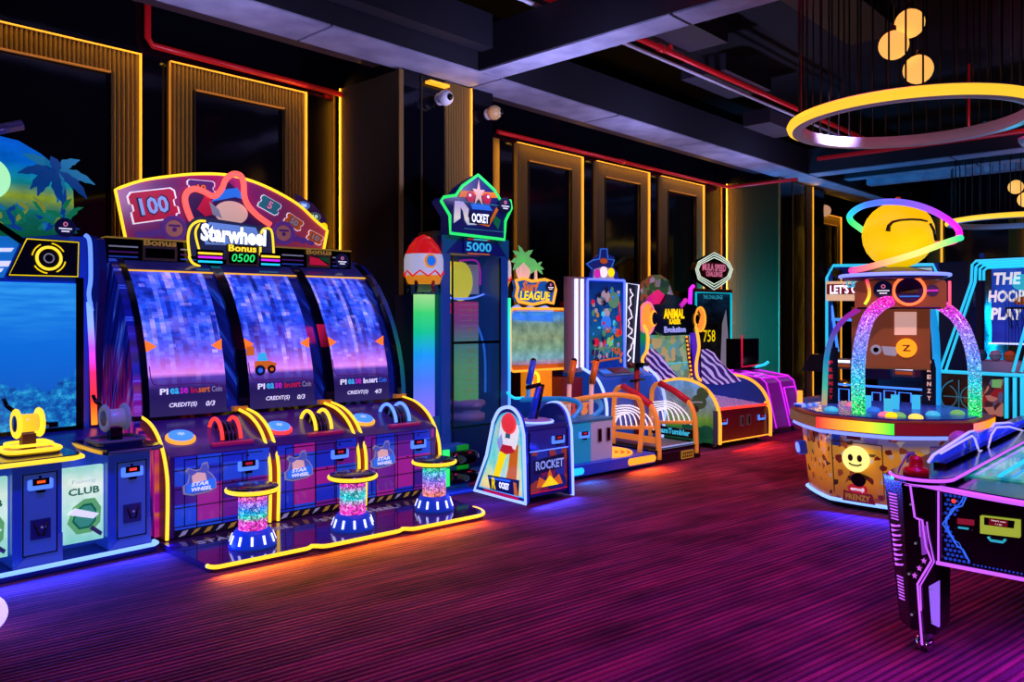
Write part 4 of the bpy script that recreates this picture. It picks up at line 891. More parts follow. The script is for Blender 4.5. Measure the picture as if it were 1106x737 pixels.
mb = MB(); mb.lathe([(0, .45), (.2, .45), (.2, .52), (.15, .54), (.18, .58), (.21, .6), (.2, .64), (0, .66)], (0, .2, 0), LGREY, 28); mb.build('launch_drum', t.o)
mb = MB(); mb.prism([(-.28, 1.66), (.1, 1.66), (.1, 1.96), (-.18, 1.98), (-.28, 1.9)], 'y', .3, .32, led('tower_yellow_panel', (228, 186, 20), .8)); mb.disc((.02, .29, 1.78), .15, led('tower_moon', (224, 216, 50), .8), rz=.19)
mb.disc((-.22, .295, 1.72), .1, T_GREY, rz=.14); mb.prism([(.08, 1.66), (.26, 1.66), (.26, 1.95), (.12, 1.95)], 'y', .3, .31, T_GREY); mb.build('back_picture', t.o)
mb = MB(); mb.tube(spline([(-.3, .25, 1.64), (-.1, .2, 1.61), (.1, .2, 1.62), (.28, .25, 1.66)]), .01, L_BLUE, 6); mb.tube(spline([(.02, .3, 1.98), (.2, .28, 1.99), (.25, .27, 1.9), (.25, .27, 1.75)]), .009, T_MAG, 6); mb.tube(spline([(.1, .3, 1.5), (.2, .25, 1.35), (.25, .2, 1.1), (.26, .2, .7)]), .012, T_BLU, 6)
mb.ring((-.16, .28, 1.52), .07, .008, T_RED, n=20); mb.build('inner_light', t.o)
NEON = rampmat('tower_neon', [(0, (150, 120, 255)), (.3, (80, 130, 255)), (.5, (30, 160, 255)), (.7, (20, 210, 150)), (.85, (60, 225, 120)), (1, (170, 235, 150))], .54, 1.64, 2, .85)
NEON2 = rampmat('tower_neon_dim', [(0, (30, 40, 160)), (.5, (10, 90, 160)), (.8, (10, 130, 70)), (1, (30, 130, 60))], .54, 1.64, 2, .35)
for s, x0, x1 in ((-1, -.635, -.455), (1, .42, .6)):
    if s > 0:
        mb = MB(); mb.box(.385, .62, .3, .46, 1.6, 1.68, DBLUE); mb.build('rocket_bracket', t.o)
    else:
      mb = MB(); mb.prism(rrect(x0, x1, .02, .14, .03), 'z', .54, 1.64, NEON); o = mb.build('light_column', t.o)
      mb = MB(); mb.box(x0 + (.18 if s < 0 else -.06), x0 + (.24 if s < 0 else 0), .05, .4, .54, 1.64, NEON2); mb.box(x0 + .02, x1, .14, .45, .54, 1.64, plastic('column_dark', (10, 16, 40), .5) if 'column_dark' not in MATS else MATS['column_dark']); mb.build('column_back', o)
      mb = MB(); mb.prism([(x0, .54), (x1 + .05, .54), (x1 + .05 - .0, .3), (x1 - .05, .36)] if s < 0 else [(x0, .54), (x1, .54), (x0, .3)], 'y', .02, .4, TEAL); mb.build('column_foot', o)
    # toy rocket
    cx = (x0 + x1) / 2 - .01 * s; cy = .1 if s < 0 else .36; zb = 1.66; r = MB()
    pr = [(.0, 0), (.055, 0), (.11, .07), (.145, .075), (.17, .15), (.178, .2), (.178, .29), (.168, .34), (.132, .42), (.075, .49), (.0, .525)]
    mats = [BLK, GREY, R_ORG, R_ORG, R_WHT, R_WHT, R_WHT, R_RED, R_RED, R_RED]
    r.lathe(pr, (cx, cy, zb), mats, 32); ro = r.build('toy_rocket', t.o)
    r = MB(); zz_ = []
    for q in range(33):
        an = 2 * pi * q / 32; zz_.append((cx + .177 * math.cos(an), cy + .177 * math.sin(an), zb + .165 + .025 * (1 if q % 4 in (0,) else (-1 if q % 4 == 2 else 0))))
    r.tube(zz_, .008, R_RED, 6, closed=False); r.build('zigzag_band', ro)
    r = MB(); c = Vector((cx - .045, cy - .178, zb + .275)); r.disc((c.x, c.y + .012, c.z), .062, R_ORG, t=.014); r.disc((c.x, c.y - .0, c.z), .046, led('port_blue', (20, 130, 230), .5) if 'port_blue' not in MATS else MATS['port_blue'], t=.008); r.build('porthole', ro)
    r = MB()
    for an in (-1.57, -.5, 1.0, 2.6, -2.65):
        r.cut()
        q = Vector((math.cos(an), math.sin(an), 0)); r.tube([Vector((cx, cy, zb + .1)) + q * .14, Vector((cx, cy, zb - .01)) + q * .15], [.02, .012], RED if an == -1.57 else BLK, 6)
    r.build_each('fin', ro)
mb = MB(); mb.prism([(-.58, 1.98), (-.45, 2.22), (-.22, 2.24), (-.2, 2.1), (-.4, 2.05)], 'y', .06, .3, BROWN); mb.build('rocket_bracket', t.o)
RLED = rampmat('tower_right_light', [(0, (110, 120, 255)), (.5, (60, 160, 255)), (1, (40, 230, 150))], .2, 1.6, 2, 1.6)
mb = MB(); mb.tube([(.39, -.01, 1.62), (.39, -.01, .18)], .013, RLED, 8); mb.build('edge_light', t.o)
mb = MB(); c = a(517, 267, y=-.02); mb.box(-.17, .2, -.02, .0, 2.03, 2.17, DBLUE); mb.text('5000', (c.x, -.022, c.z), .085, T_CYA, .3, bold=.02); mb.box(c.x - .13, c.x + .13, -.024, -.02, c.z + .062, c.z + .075, T_RED); mb.box(c.x - .06, c.x + .1, -.026, -.024, c.z + .062, c.z + .075, T_CYA); mb.box(c.x - .13, c.x + .13, -.024, -.02, c.z - .07, c.z - .06, T_ORG); mb.build('score_display', t.o)
SG = [(516, 189), (499, 201), (492, 211), (479, 213), (476, 217), (485.5, 233), (486, 252), (544.5, 259), (545.5, 239), (552, 225), (551, 217), (540, 216), (533, 205)]
y = -.08; SGp = t.pxz(SG, y)
mb = MB(); mb.prism(SGp, 'y', y, .06, plastic('sign_navy', (22, 34, 110), .3, es=.22)); sgn = mb.build('star_sign', t.o)
mb = MB(); mb.tube([(p[0], y - .005, p[1]) for p in SGp], .014, L_GRN, 8, closed=True); mb.build('sign_light', sgn)
mb = MB(); Y = y - .004
mb.prism(t.pxz([(498, 206), (534, 208), (538, 214), (495, 213)], Y), 'y', Y - .003, Y, T_ORG)
cs = a(516.5, 208, y=Y); st = []
for q in range(10):
    r_ = .125 if q % 2 == 0 else .045; an = pi / 2 + q * pi / 5; st.append((cs.x + r_ * .62 * math.cos(an), cs.z - .01 + r_ * math.sin(an)))
mb.prism(st, 'y', Y - .009, Y - .003, T_PEACH); mb.disc((cs.x - .09, Y, cs.z - .05), .05, T_CRIM, t=.005); mb.disc((cs.x + .1, Y, cs.z - .05), .05, T_CRIM, t=.005); mb.disc((cs.x - .1, Y - .005, cs.z - .035), .014, T_WHT, t=.003); mb.disc((cs.x + .115, Y - .005, cs.z - .03), .014, T_WHT, t=.003)
mb.prism(t.pxz([(507, 217), (529, 219), (524, 212), (512, 211)], Y), 'y', Y - .004, Y, BROWN)
mb.box(cs.x - .25, cs.x + .25, Y - .004, Y, cs.z - .105, cs.z - .095, T_TEAL); mb.build('star_emblem', sgn)
mb = MB(); Y = y - .006
mb.prism(t.pxz([(491, 217), (500, 218), (506, 226), (505, 234), (509, 240), (515, 243), (505, 243), (502, 238), (500, 228), (497, 223), (497, 236), (490, 241)], Y), 'y', Y - .006, Y, rampmat('rocket_R', [(0, (60, 150, 240)), (.4, (250, 240, 240)), (1, (150, 120, 240))], 2.2, 2.55, 2, .7))
mb.prism(t.pxz([(508, 220), (528, 222), (532, 228), (510, 226)], Y), 'y', Y - .004, Y, T_BLU); mb.prism(t.pxz([(512, 241), (528, 245), (538, 227), (536, 224), (529, 238), (512, 236)], Y), 'y', Y - .004, Y, T_ORG); mb.prism(t.pxz([(534, 233), (541, 238), (538, 248), (533, 241)], Y), 'y', Y - .004, Y, T_GRN)
mb.prism(t.pxz([(506, 230), (530, 232), (529, 243), (507, 241)], Y - .006), 'y', Y - .008, Y - .004, T_NAVY)
c = a(518, 236, y=Y); mb.text('OCKET', (c.x, Y - .009, c.z), .085, L_WHT, .2, bold=.03); mb.box(-.22, .26, Y - .002, Y + .002, 2.24, 2.248, T_TEAL); mb.build('sign_lettering', sgn)
badge(t, 545, 222, y - .02, .075)

# ================================================================= ROCKET CONSOLE
t = Thing('rocket_control_console', 'low arcade console with rocket picture side and white-blue neon edge, before the rocket tower', 'arcade console', (4.51, 4.075), -6)
a = t.at
sp = t.pyz([(568, 549), (567, 505), (566, 470), (562, 452), (555, 442), (547, 440), (539, 444), (533, 456), (526, 492), (513, 538)], 0); sp = [(p[0], max(.02, p[1])) for p in sp]
sps = [(p.x, p.z) for p in spline([Vector((p[0], 0, p[1])) for p in sp[2:8]], 4)]; poly = sp[:2] + sps + sp[8:]
KART = rampmat('console_side_art', [(0, (220, 80, 30)), (.12, (240, 200, 90)), (.4, (60, 190, 190)), (.75, (40, 140, 200)), (1, (30, 120, 190))], .03, .75, 2, 1.0, ((0, 6, 6), [(.35, (255, 240, 170)), (.55, (150, 230, 230)), (.7, (60, 180, 225))], .5, 'MIX', 3.))
for x0, x1, m in ((-.0, .035, DBLUE), (.47, .505, DBLUE)):
    mb = MB(); mb.prism(poly, 'x', x0, x1, m, False, BLUE); sd = mb.build('side_panel', t.o)
    mb = MB(); pp = [(x0 if m is KART or x0 < .1 else x1, p[0], p[1]) for p in poly]; pp = [((-.004 if x0 < .1 else .509), p[0], p[1]) for p in poly]; mb.tube(pp, .014, L_ICE, 8, closed=True); mb.build('edge_light', sd)
    if x0 < .1:
        ins = [(p[0] * .86 + .19 * .14, p[1] * .88 + .36 * .12) for p in poly]; mb = MB(); mb.prism(ins, 'x', -.004, .0, KART); mb.tube([(-.005, p[0], p[1]) for p in ins], .006, T_CYA, 6, closed=True)
        def F(pts, m, d): mb.prism(t.pyz(pts, -.004), 'x', -.004 - d, -.004, m)
        F([(531, 522), (536, 526), (548, 488), (541, 484)], T_YEL, .002); F([(545, 524), (557, 530), (560, 480), (551, 488), (549, 506)], T_ORG, .0015)
        F([(538, 481), (557, 486), (562, 460), (541, 456)], T_WHT, .003); F([(540, 487), (547, 491), (556, 489), (553, 482), (543, 480)], T_RED, .004); F([(537, 478), (542, 468), (544, 482), (540, 488)], T_LBL, .0035)
        F([(546, 473), (551, 474), (552, 467), (547, 466)], T_TEAL, .005)
        c = a(550.5, 457.5, x=-.004); mb.lathe([(0, -.004), (.084, -.004), (.074, -.024), (.036, -.036), (0, -.038)], (c.x, c.y, c.z), led('nose_red', (235, 50, 60), .8), 24, 'x')
        F([(521, 533), (560, 541), (560, 535), (523, 528)], T_RED, .003); F([(527, 513), (561, 519), (560, 537), (530, 529)], T_NAVY, .004)
        for s_, px, py, h, w_, m in (('R', 534, 522, .09, .05, T_YEL), ('OCKET', 545, 525, .05, .12, L_WHT), ('S', 558, 527, .09, .03, T_ORG)):
            if s_ == 'S': continue
            c = a(px, py, x=-.004); mb.text(s_, (-.009, c.y, c.z), h, m, w_, X=(0, -1, 0), bold=.03, t=.002)
        F([(555, 521), (558, 522), (560, 536), (556, 535)], T_ORG, .006); F([(528, 515), (552, 519), (551, 521), (529, 517)], T_BLU, .006); mb.build('side_art', sd)
mb = MB(); mb.box(.035, .47, .02, .42, .05, .56, plastic('console_front', (24, 38, 140), .3, coat=.4, es=.1)); mb.box(.035, .47, .02, .36, .56, .60, DBLUE); mb.prism([(.3, .56), (.44, .40), (.44, .05), (.3, .05)], 'x', .035, .47, DBLUE); bd = mb.build('body', t.o, .006)
mb = MB(); Y = .018
CFR = artmat('console_front_art', [(20, 30, 110), (30, 50, 150), (120, 30, 60), (150, 60, 40), (24, 24, 90)], (11, 11, 11), .5)
mb.box(.06, .45, Y - .006, Y, .08, .40, CFR); mb.prism([(.12, .12), (.4, .12), (.36, .2), (.30, .16), (.26, .25), (.22, .16), (.15, .2)], 'y', Y - .01, Y - .006, T_ORG); mb.prism([(.17, .12), (.35, .12), (.26, .2)], 'y', Y - .012, Y - .009, T_YEL)
mb.text('ROCKET', (.255, Y - .012, .29), .07, T_LBL, .30, bold=.03); mb.prism([(.08, .33), (.42, .36), (.40, .25), (.1, .22)], 'y', Y - .008, Y - .005, T_NAVY); mb.box(.05, .46, Y - .012, Y - .004, .40, .406, L_BLUE); mb.box(.06, .45, Y - .012, Y - .004, .08, .086, T_RED)
mb.box(.05, .055, Y - .008, Y, .06, .55, BLK); mb.box(.455, .46, Y - .008, Y, .06, .55, BLK); mb.build('front_art', bd)
coin_door(t, .35, .475, .016, 1.1)
mb = MB(); mb.lathe([(.13, 0), (.13, .02), (.1, .03), (0, .03)], (.25, .16, .60), LGREY, 30); jb = mb.build('joystick_base', t.o)
mb = MB(); mb.ring((.25, .16, .612), .135, .009, L_ICE, 'z', 30, 6); mb.build('base_light', jb)
mb = MB(); mb.tube([(.22, .18, .62), (.28, .16, .88)], [.035, .022], BLUE, 10); mb.tube([(.16, .17, .88), (.29, .155, .9)], .018, BLK, 8); mb.tube([(.24, .15, .63), (.31, .14, .9)], .014, BLK, 8); mb.build('joystick', jb)

# ================================================================= BLACK ROLLERS beside the platform
t = Thing('roller_stand', 'low dark stand with black rollers lit green, between a stool and rocket console', 'arcade console', (4.31, 4.74), -6)
mb = MB(); mb.box(.02, .3, .12, .26, 0, .38, TB); mb.box(.0, .32, .0, .3, 0, .03, BLUE); mb.build('stand', t.o, .01)
for z in (.13, .285):
    mb = MB(); mb.lathe([(0, -.13), (.045, -.13), (.06, -.1), (.062, .1), (.045, .14), (0, .14)], (.19, .06, z), BLK, 24, 'x'); o = mb.build('roller', t.o)
    mb = MB(); mb.box(.0, .06, .05, .07, z - .06, z + .08, L_GRN); mb.box(.16, .27, .07, .09, z + .055, z + .10, led('green_dim', (10, 150, 30), .5) if 'green_dim' not in MATS else MATS['green_dim']); mb.disc((.345, .06, z), .03, T_LBL, ax='x', t=.003); mb.build('roller_light', o)

# ================================================================= SURF MACHINE
t = Thing('surf_arcade_machine', 'surfing arcade machine with orange-edged wide screen, palm sign and blue ride platform', 'arcade machine', (5.46, 4.40), -6.6)
a = t.at
mb = MB(); mb.box(-.1, 1.12, -.02, .62, .03, .13, BLUE); mb.build('platform', t.o, .01)
mb = MB(); mb.prism(rrect(-.06, .13, .05, .11, .028), 'y', -.03, -.018, L_CYAN); mb.build('front_light', t.o, label='cyan lozenge light'); mb = MB(); mb.prism(rrect(.72, 1.11, .05, .115, .03), 'y', -.03, -.018, L_ORG); mb.build('front_light', t.o, label='amber lozenge light')
mb = MB()
for r in (.12, .18, .24, .29): mb.ring((.72, .32, .137), r, .011, L_ORG, 'z', 36, 6); mb.cut()
mb.lathe([(0, .13), (.29, .13), (.29, .136), (0, .136)], (.72, .32, 0), ORANGE, 30); mb.build_each('foot_ring', t.o)
mb = MB(); mb.box(.04, .3, .05, .3, .13, .50, led('box_teal', (20, 130, 170), .55)); mb.box(.3, .585, .05, .3, .13, .49, plastic('box_grey', (190, 190, 210), .4, es=.12)); mb.box(.04, .585, .04, .31, .49, .515, T_TEALP); bx = mb.build('control_box', t.o, .008)
mb = MB()
for x in (.375, .49): mb.box(x, x + .05, .035, .05, .3, .42, CHROME); mb.box(x + .018, x + .032, .03, .036, .32, .41, BLK); mb.cut()
mb.build_each('coin_slot', bx); coin_door(t, .2, .385, .045, 1.0, 'card_reader')
BT = plastic('rail_blue', (40, 150, 220), .35, es=.25); WT = plastic('rail_peach', (235, 190, 170), .35, es=.2); OT = plastic('rail_orange', (240, 150, 60), .35, es=.3)  # self-glow added to lighten the tubes
def grip(px, y, m, gm):
    q0 = a(px, 452, y=y); q1 = a(px + 1, 415, y=y); q2 = a(px + 6, 390, y=y)
    g = MB(); g.tube([(q0.x, y, .13), q0, q1], .022, m, 8); o = g.build('grip_post', t.o)
    g = MB(); g.tube([q1, q2], .032, gm, 8); g.ball(q2, .03, BLK, 10); g.build('hand_grip', o)
grip(570, .9, BT, BLUE); grip(614, .55, WT, ORANGE); grip(638, .3, WT, ORANGE)
mb = MB(); mb.tube(spline([a(562, 432, y=.8), a(600, 431, y=.5), a(620, 433, y=.28), a(627, 440, y=.2), (.2, .2, .5)], 5), .024, BT, 8); mb.tube(spline([a(634, 432, y=.5), a(646, 433, y=.3), a(649, 442, y=.2), (.46, .2, .5)], 5), .024, BT, 8); mb.build('rail', t.o, label='blue tube rail')
mb = MB(); mb.tube(spline([a(600, 436, y=.55), a(655, 427, y=.2), a(684, 429, y=.1), a(691, 434, y=.08), a(694, 450, y=.08), (1.0, .08, .13)], 5), .025, OT, 8); mb.build('rail', t.o, label='orange tube rail')
# screen tower behind
SURF = rampmat('screen_surf', [(0, (190, 120, 160)), (.12, (120, 170, 190)), (.3, (120, 160, 140)), (.5, (130, 150, 120)), (.75, (110, 140, 130)), (.88, (90, 150, 220)), (1, (40, 120, 210))], .94, 1.5, 2, 1.2, ((9, 9, 9), [(.35, (90, 110, 90)), (.6, (255, 255, 240))], .55, 'MULTIPLY', 5.))
Y = 1.15
mb = MB(); mb.prism(rrect(.26, 1.07, .88, 1.53, .05), 'y', Y, Y + .1, plastic('bezel_orange', (215, 110, 30), .35, es=.3)); bz = mb.build('bezel', t.o)
mb = MB(); mb.prism(rrect(.29, 1.03, .945, 1.49, .04), 'y', Y - .012, Y, SURF); mb.build('screen', t.o)
mb = MB(); mb.tube([(p[0], Y - .006, p[1]) for p in rrect(.27, 1.06, .885, 1.52, .05)], .013, L_ORG, 8, closed=True); mb.build('bezel_light', bz)
mb = MB(); mb.box(.62, 1.1, Y + .1, Y + .42, .03, 1.55, plastic('surf_back', (60, 20, 24), .4)); mb.box(1.075, 1.125, Y + .02, Y + .12, .85, 1.6, DKRED); mb.build('cabinet', t.o)
mb = MB(); mb.box(.5, .8, Y - .05, Y + .1, .5, .88, led('surf_orange_block', (240, 140, 20), .55)); c = a(578, 410, y=Y - .06); mb.ring((c.x, Y - .06, c.z), .05, .014, L_YEL, n=20, rz=.07); mb.build('orange_block', t.o)
mb = MB(); mb.box(.24, .5, .8, Y + .02, .03, .62, MIDB); mb.box(.8, 1.1, .95, Y + .1, .03, .8, DKRED); mb.tube(spline([a(548, 424, y=.9), a(555, 430, y=.8), a(566, 430, y=.8)], 5), .014, L_CYAN, 6); mb.build('front_cabinet', t.o)
mb = MB(); random.seed(5)
mb.box(.6, 1.08, .83, .85, .05, .55, artmat('surf_figures', [(190, 60, 40), (60, 30, 80), (230, 150, 60), (30, 60, 140), (220, 180, 140)], (14, 14, 14), .3)); mb.build('front_picture', t.o)
wv_ = [(548, 345), (552, 333), (560, 329), (566, 334), (573, 330), (580, 333), (590, 330), (598, 335), (600, 348)]
mb = MB(); mb.prism(t.pxz(wv_, Y), 'y', Y, Y + .03, T_LBL); mb.prism(t.pxz([(549, 346), (556, 336), (563, 341), (572, 336), (582, 341), (596, 338), (598, 348)], Y - .01), 'y', Y - .012, Y, T_BLU); mb.build('wave_board', t.o)
sq = [(557, 303), (566, 301), (574, 304), (588, 302), (597, 305), (600, 313), (597, 328), (590, 326), (575, 329), (560, 326), (557, 320), (559, 311)]
mb = MB(); mb.prism(t.pxz(sq, Y - .04), 'y', Y - .04, Y + .02, plastic('surf_sign_blue', (20, 90, 170), .3, es=.5)); sg = mb.build('name_sign', t.o)
mb = MB(); mb.tube([(p[0], Y - .045, p[1]) for p in t.pxz(sq, Y - .04)], .016, L_ORG, 8, closed=True); mb.build('sign_light', sg)
mb = MB(); c = a(573, 309.5, y=Y - .045); mb.text('Surf', c, .095, T_ORG, .24, bold=.04, shear=.25); c = a(578, 319.5, y=Y - .045); mb.text('LEAGUE', c, .095, T_YEL, .42, bold=.03, shear=.15); mb.build('sign_lettering', sg)
badge(t, 594, 310, Y - .06, .06)
mb = MB(); 
for px, py, sc_ in ((565, 282, 1.0), (579, 290, .6)):
    c = a(px, py, y=Y - .01)
    mb.prism([(c.x - .02 * sc_, c.z), (c.x + .02 * sc_, c.z), (c.x + .03 * sc_, c.z - .22 * sc_), (c.x - .03 * sc_, c.z - .22 * sc_)], 'y', Y - .012, Y, T_PEACH)
    for an in (.3, 1.1, 1.65, 2.2, 2.9, -.25, 3.4): leaf(mb, c.x, c.z, an, .17 * sc_, .035 * sc_, Y - .014, T_LGRN)
    mb.cut()
c = a(565, 290, y=Y); mb.disc((c.x, Y + .0, c.z), .1, T_PEACH, rz=.14); mb.build_each('palm_cutout', t.o)

# ================================================================= RUNNER MACHINE (portrait screen)
t = Thing('runner_arcade_machine', 'treadmill arcade machine with tall blue portrait screen and orange-railed running deck', 'arcade machine', (6.62, 4.27), -6.6)
a = t.at
mb = MB(); mb.prism([(-.02, .0), (.0, .12), (.68, .12), (.69, .0)], 'y', 0, .85, plastic('runner_base', (34, 12, 30), .3)); mb.box(-.02, .69, -.004, .85, .12, .14, BLK); mb.box(-.0, .68, -.008, .0, .1, .107, T_PURD); bs = mb.build('deck_base', t.o, .008)
mb = MB(); mb.box(.37, .56, -.012, -.0, .015, .095, T_YELD); 
for q in range(5): mb.box(.385 + q * .034, .405 + q * .034, -.016, -.011, .06, .083, BROWN); mb.box(.38 + q * .034, .40 + q * .034, -.016, -.011, .028, .05, BROWN)
mb.build('warning_plate', bs)
mb = MB(); mb.box(.08, .6, .05, .85, .14, .155, GREY); mb.tube([(.06, .04, .152), (.62, .04, .152)], .008, T_LBL, 6); mb.build('running_belt', t.o)
for x, f in ((.03, 0), (.62, 1)):
    hp = [(x, .0, .05), (x, .01, .3), (x, .03, .44), (x, .10, .56), (x, .28, .65), (x, .47, .72), (x, .56, .68), (x, .585, .55), (x, .6, .14)]
    mb = MB(); mb.tube(spline(hp, 5), .026, OT, 8); mb.tube([(x, .02, .36), (x, .59, .30)], .02, OT, 8); ho = mb.build('side_rail', t.o)
    mb = MB(); mb.tube([(x, .10, .568), (x, .28, .66), (x, .47, .73)], .036, plastic('rail_pad_red', (190, 22, 50), .5, es=.15) if 'rail_pad_red' not in MATS else MATS['rail_pad_red'], 8); mb.build('rail_pad', ho)
    mb = MB(); mb.prism([(.04, .37), (.05, .44), (.12, .54), (.47, .69), (.55, .66), (.575, .32)], 'x', x - .004, x + .004, GLASS); pa = mb.build('side_pane', ho)
    mb = MB()
    for q in range(7):
        mb.tube(spline([(x - .008, .06 + .07 * q, .33 + .0 * q), (x - .008, .10 + .066 * q, .42), (x - .008, .2 + .05 * q, .50 - .01 * q), (x - .008, .36 + .03 * q, .545 - .025 * q), (x - .008, .56, .52 - .027 * q)], 4), .007, T_WHT, 5)
    mb.build('pane_graphic', pa)
    if f: 
        mb = MB(); mb.box(x - .01, x + .01, .05, .58, .19, .28, BLK); mb.text('TeamTumbler', (x - .011, .3, .24), .06, T_CYA, .46, X=(0, -1, 0), bold=.04, t=.004); mb.build('side_lettering', ho)
    else:
        mb = MB(); mb.box(x - .01, x + .01, .05, .58, .20, .26, OT); mb.build('side_band', ho)
mb = MB(); mb.prism([(.7, .03), (.66, .5), (.8, .78), (1.1, .9), (1.35, .9), (1.35, .03)], 'x', .0, .92, plastic('runner_console_blue', (24, 84, 200), .35, es=.22)); cn = mb.build('console', t.o, .01)
mb = MB()
for x in (-.01, .93): mb.tube(spline([(x, .69, .1), (x, .65, .5), (x, .76, .76), (x, .95, .87), (x, 1.1, .9)], 5), .016, L_ICE, 8); mb.cut()
mb.build_each('console_light', cn)
mb = MB(); M_ = Matrix.Translation((.46, .92, .835)) @ Matrix.Rotation(-.38 + .78, 4, 'X'); mb.T = M_; mb.box(-.3, .3, -.1, .1, .0, .014, plastic('console_print', (60, 90, 150), .3, es=.15)); mb.box(-.12, .14, -.06, .06, .014, .02, BROWN); mb.box(-.28, -.16, -.05, .03, .014, .02, T_BLU); mb.box(.18, .28, -.05, .03, .014, .02, T_GRN); mb.build('instruction_card', cn)
PRT = artmat('portrait_art', [(8, 24, 90), (10, 44, 120), (20, 80, 140), (150, 170, 190), (24, 90, 80), (8, 30, 110), (150, 70, 30)], (9, 9, 9), .55, 1.2)
PRT2 = rampmat('screen_portrait', [(0, (10, 40, 170)), (.1, (10, 50, 150)), (.3, (30, 100, 110)), (.5, (16, 80, 150)), (1, (10, 30, 120))], .85, 1.84, 2, .85, ((8, 8, 8), [(.3, (60, 80, 160)), (.55, (255, 255, 255))], .6, 'MULTIPLY', 4.))
mb = MB(); mb.box(.03, .66, 1.0, 1.12, .83, 1.86, BLUE); sf = mb.build('screen_frame', t.o)
mb = MB(); mb.box(.075, .615, .988, 1.0, .87, 1.815, PRT2)
for (u, v, r, m) in ((.26, 1.62, .06, T_GREY), (.33, 1.66, .07, T_GREY), (.46, 1.62, .09, T_LGRN2), (.3, 1.6, .045, T_NAVY), (.35, 1.48, .05, T_GREY), (.34, 1.37, .08, T_BLU), (.36, 1.3, .06, T_ORG2), (.54, 1.42, .04, T_CRIM), (.52, 1.26, .045, T_ORG2), (.18, 1.16, .05, T_CRIM), (.4, 1.16, .05, T_LGRN), (.34, 1.08, .08, T_TEAL), (.52, 1.06, .05, T_ORG2), (.16, 1.05, .05, T_PURD), (.26, 1.1, .04, T_YELD)):
    mb.disc((u, .988, v), r, m, t=.004, rz=r * random.uniform(.6, 1.1))
random.seed(21)
for q in range(60):
    r_ = random.uniform(.01, .03); mb.disc((random.uniform(.12, .58), .984, random.choice([random.uniform(.95, 1.3), random.uniform(1.3, 1.75)])), r_, random.choice([T_NAVY, T_TEAL, T_LGRN2, T_BLU, T_CRIM, T_YELD, T_GREY, T_CYA]), t=.003, n=8, rz=r_ * random.uniform(.5, 1.6))
for q in range(6): mb.tube([(.15 + .07 * q, .985, .97), (.17 + .07 * q, .985, 1.14)], .006, T_LGRN2, 5)
mb.tube([(.15, .985, 1.09), (.54, .985, 1.1)], .008, T_LGRN2, 5); mb.tube([(.1, .985, .95), (.56, .985, .98), (.6, .985, 1.04)], .012, T_ORG2, 6); mb.tube([(.55, .985, 1.6), (.57, .985, 1.3)], .01, T_CRIM, 5); mb.build('screen', t.o)
mb = MB(); mb.tube([(p[0], .985, p[1]) for p in rrect(.05, .64, .85, 1.84, .02, 2)], .014, L_BLU2, 8, closed=True); mb.build('frame_light', sf)
mb = MB(); mb.prism(t.pxz([(637, 302), (640, 291), (634, 285), (641, 281), (644, 277), (648, 275), (649, 268), (656, 268), (657, 275), (664, 278), (661, 286), (667, 295), (669, 302)], 1.0), 'y', 1.0, 1.03, plastic('runner_sign', (30, 40, 140), .3, es=.3)); rs = mb.build('top_sign', t.o)
mb = MB(); mb.tube([(p[0], .995, p[1]) for p in t.pxz([(640, 291), (634, 285), (641, 281), (648, 280), (649, 269), (656, 269), (657, 280), (664, 281), (661, 288)], .99)], .007, T_BLU, 6); mb.prism(t.pxz([(641, 302), (642, 291), (652, 288), (661, 291), (663, 302)], .99), 'y', .985, 1.0, T_GREY); c = a(652, 296, y=.985); mb.disc((c.x - .1, .985, c.z), .05, T_MAG, t=.004); mb.disc((c.x + .12, .985, c.z + .02), .05, T_YEL, t=.004); mb.disc((c.x + .0, .985, c.z + .02), .06, T_WHT, t=.004); mb.disc((c.x, .985, c.z + .14), .06, T_ORG2, t=.004, rz=.03); mb.build('sign_art', rs)
mb = MB(); mb.box(-.135, -.105, .97, 1.0, .9, 1.84, L_WHT2); mb.cut(); mb.box(-.045, -.02, .97, 1.0, .9, 1.84, L_WHT2); mb.build_each('light_bar', t.o); mb = MB(); mb.box(-.24, .03, 1.0, 1.05, .85, 1.86, plastic('runner_wing', (120, 90, 110), .4)); mb.build('wing_board', t.o)
mb = MB(); mb.box(.68, .92, 1.0, 1.03, .9, 1.82, plastic('runner_wing_dark', (26, 30, 50), .3)); rw = mb.build('side_wing', t.o)
mb = MB(); pl = t.pxz([(675, 395), (677, 306), (690, 308), (687, 345), (684, 394)], .985); mb.tube([(p[0], .985, p[1]) for p in pl], .009, L_WHT2, 6, closed=True)
random.seed(11); pts = []
for q in range(24): c = a(681 + random.uniform(-3.2, 3.2), 312 + q * 3.4, y=.985); pts.append(c)
mb.tube(pts, .008, T_WHT, 5); mb.build('wing_light', rw)
mb = MB(); mb.tube([(.42, .62, .14), (.42, .62, .9)], .03, plastic('pole_red', (150, 14, 20), .4), 10); mb.build('handle_pole', t.o); 
mb = MB(); mb.tube([(.27, .6, .925), (.58, .6, .925)], .018, BLK, 8); mb.tube([(.27, .6, .925), (.34, .6, .925)], .03, BROWN, 8); mb.box(.37, .47, .57, .65, .9, .95, BLK); mb.tube([(.3, .6, .76), (.52, .6, .77)], .014, BLK, 8); mb.build('handlebar', t.o)
L_GOLDN = led('neon_gold', (255, 178, 50), 1.05); T_BUSH = led('bush_olive', (70, 90, 50), .3); T_BUSH2 = led('bush_green', (20, 90, 60), .3); T_EAR = led('ear_orange', (245, 150, 50), .75)
T_CREAM = led('marquee_cream', (215, 235, 215), .9); T_DKEY = plastic('ink_dark', (60, 40, 10), .5); L_ICE2 = led('led_periwinkle', (120, 140, 255), 1.4); T_CRIMD = led('print_maroon', (130, 24, 40), .3)
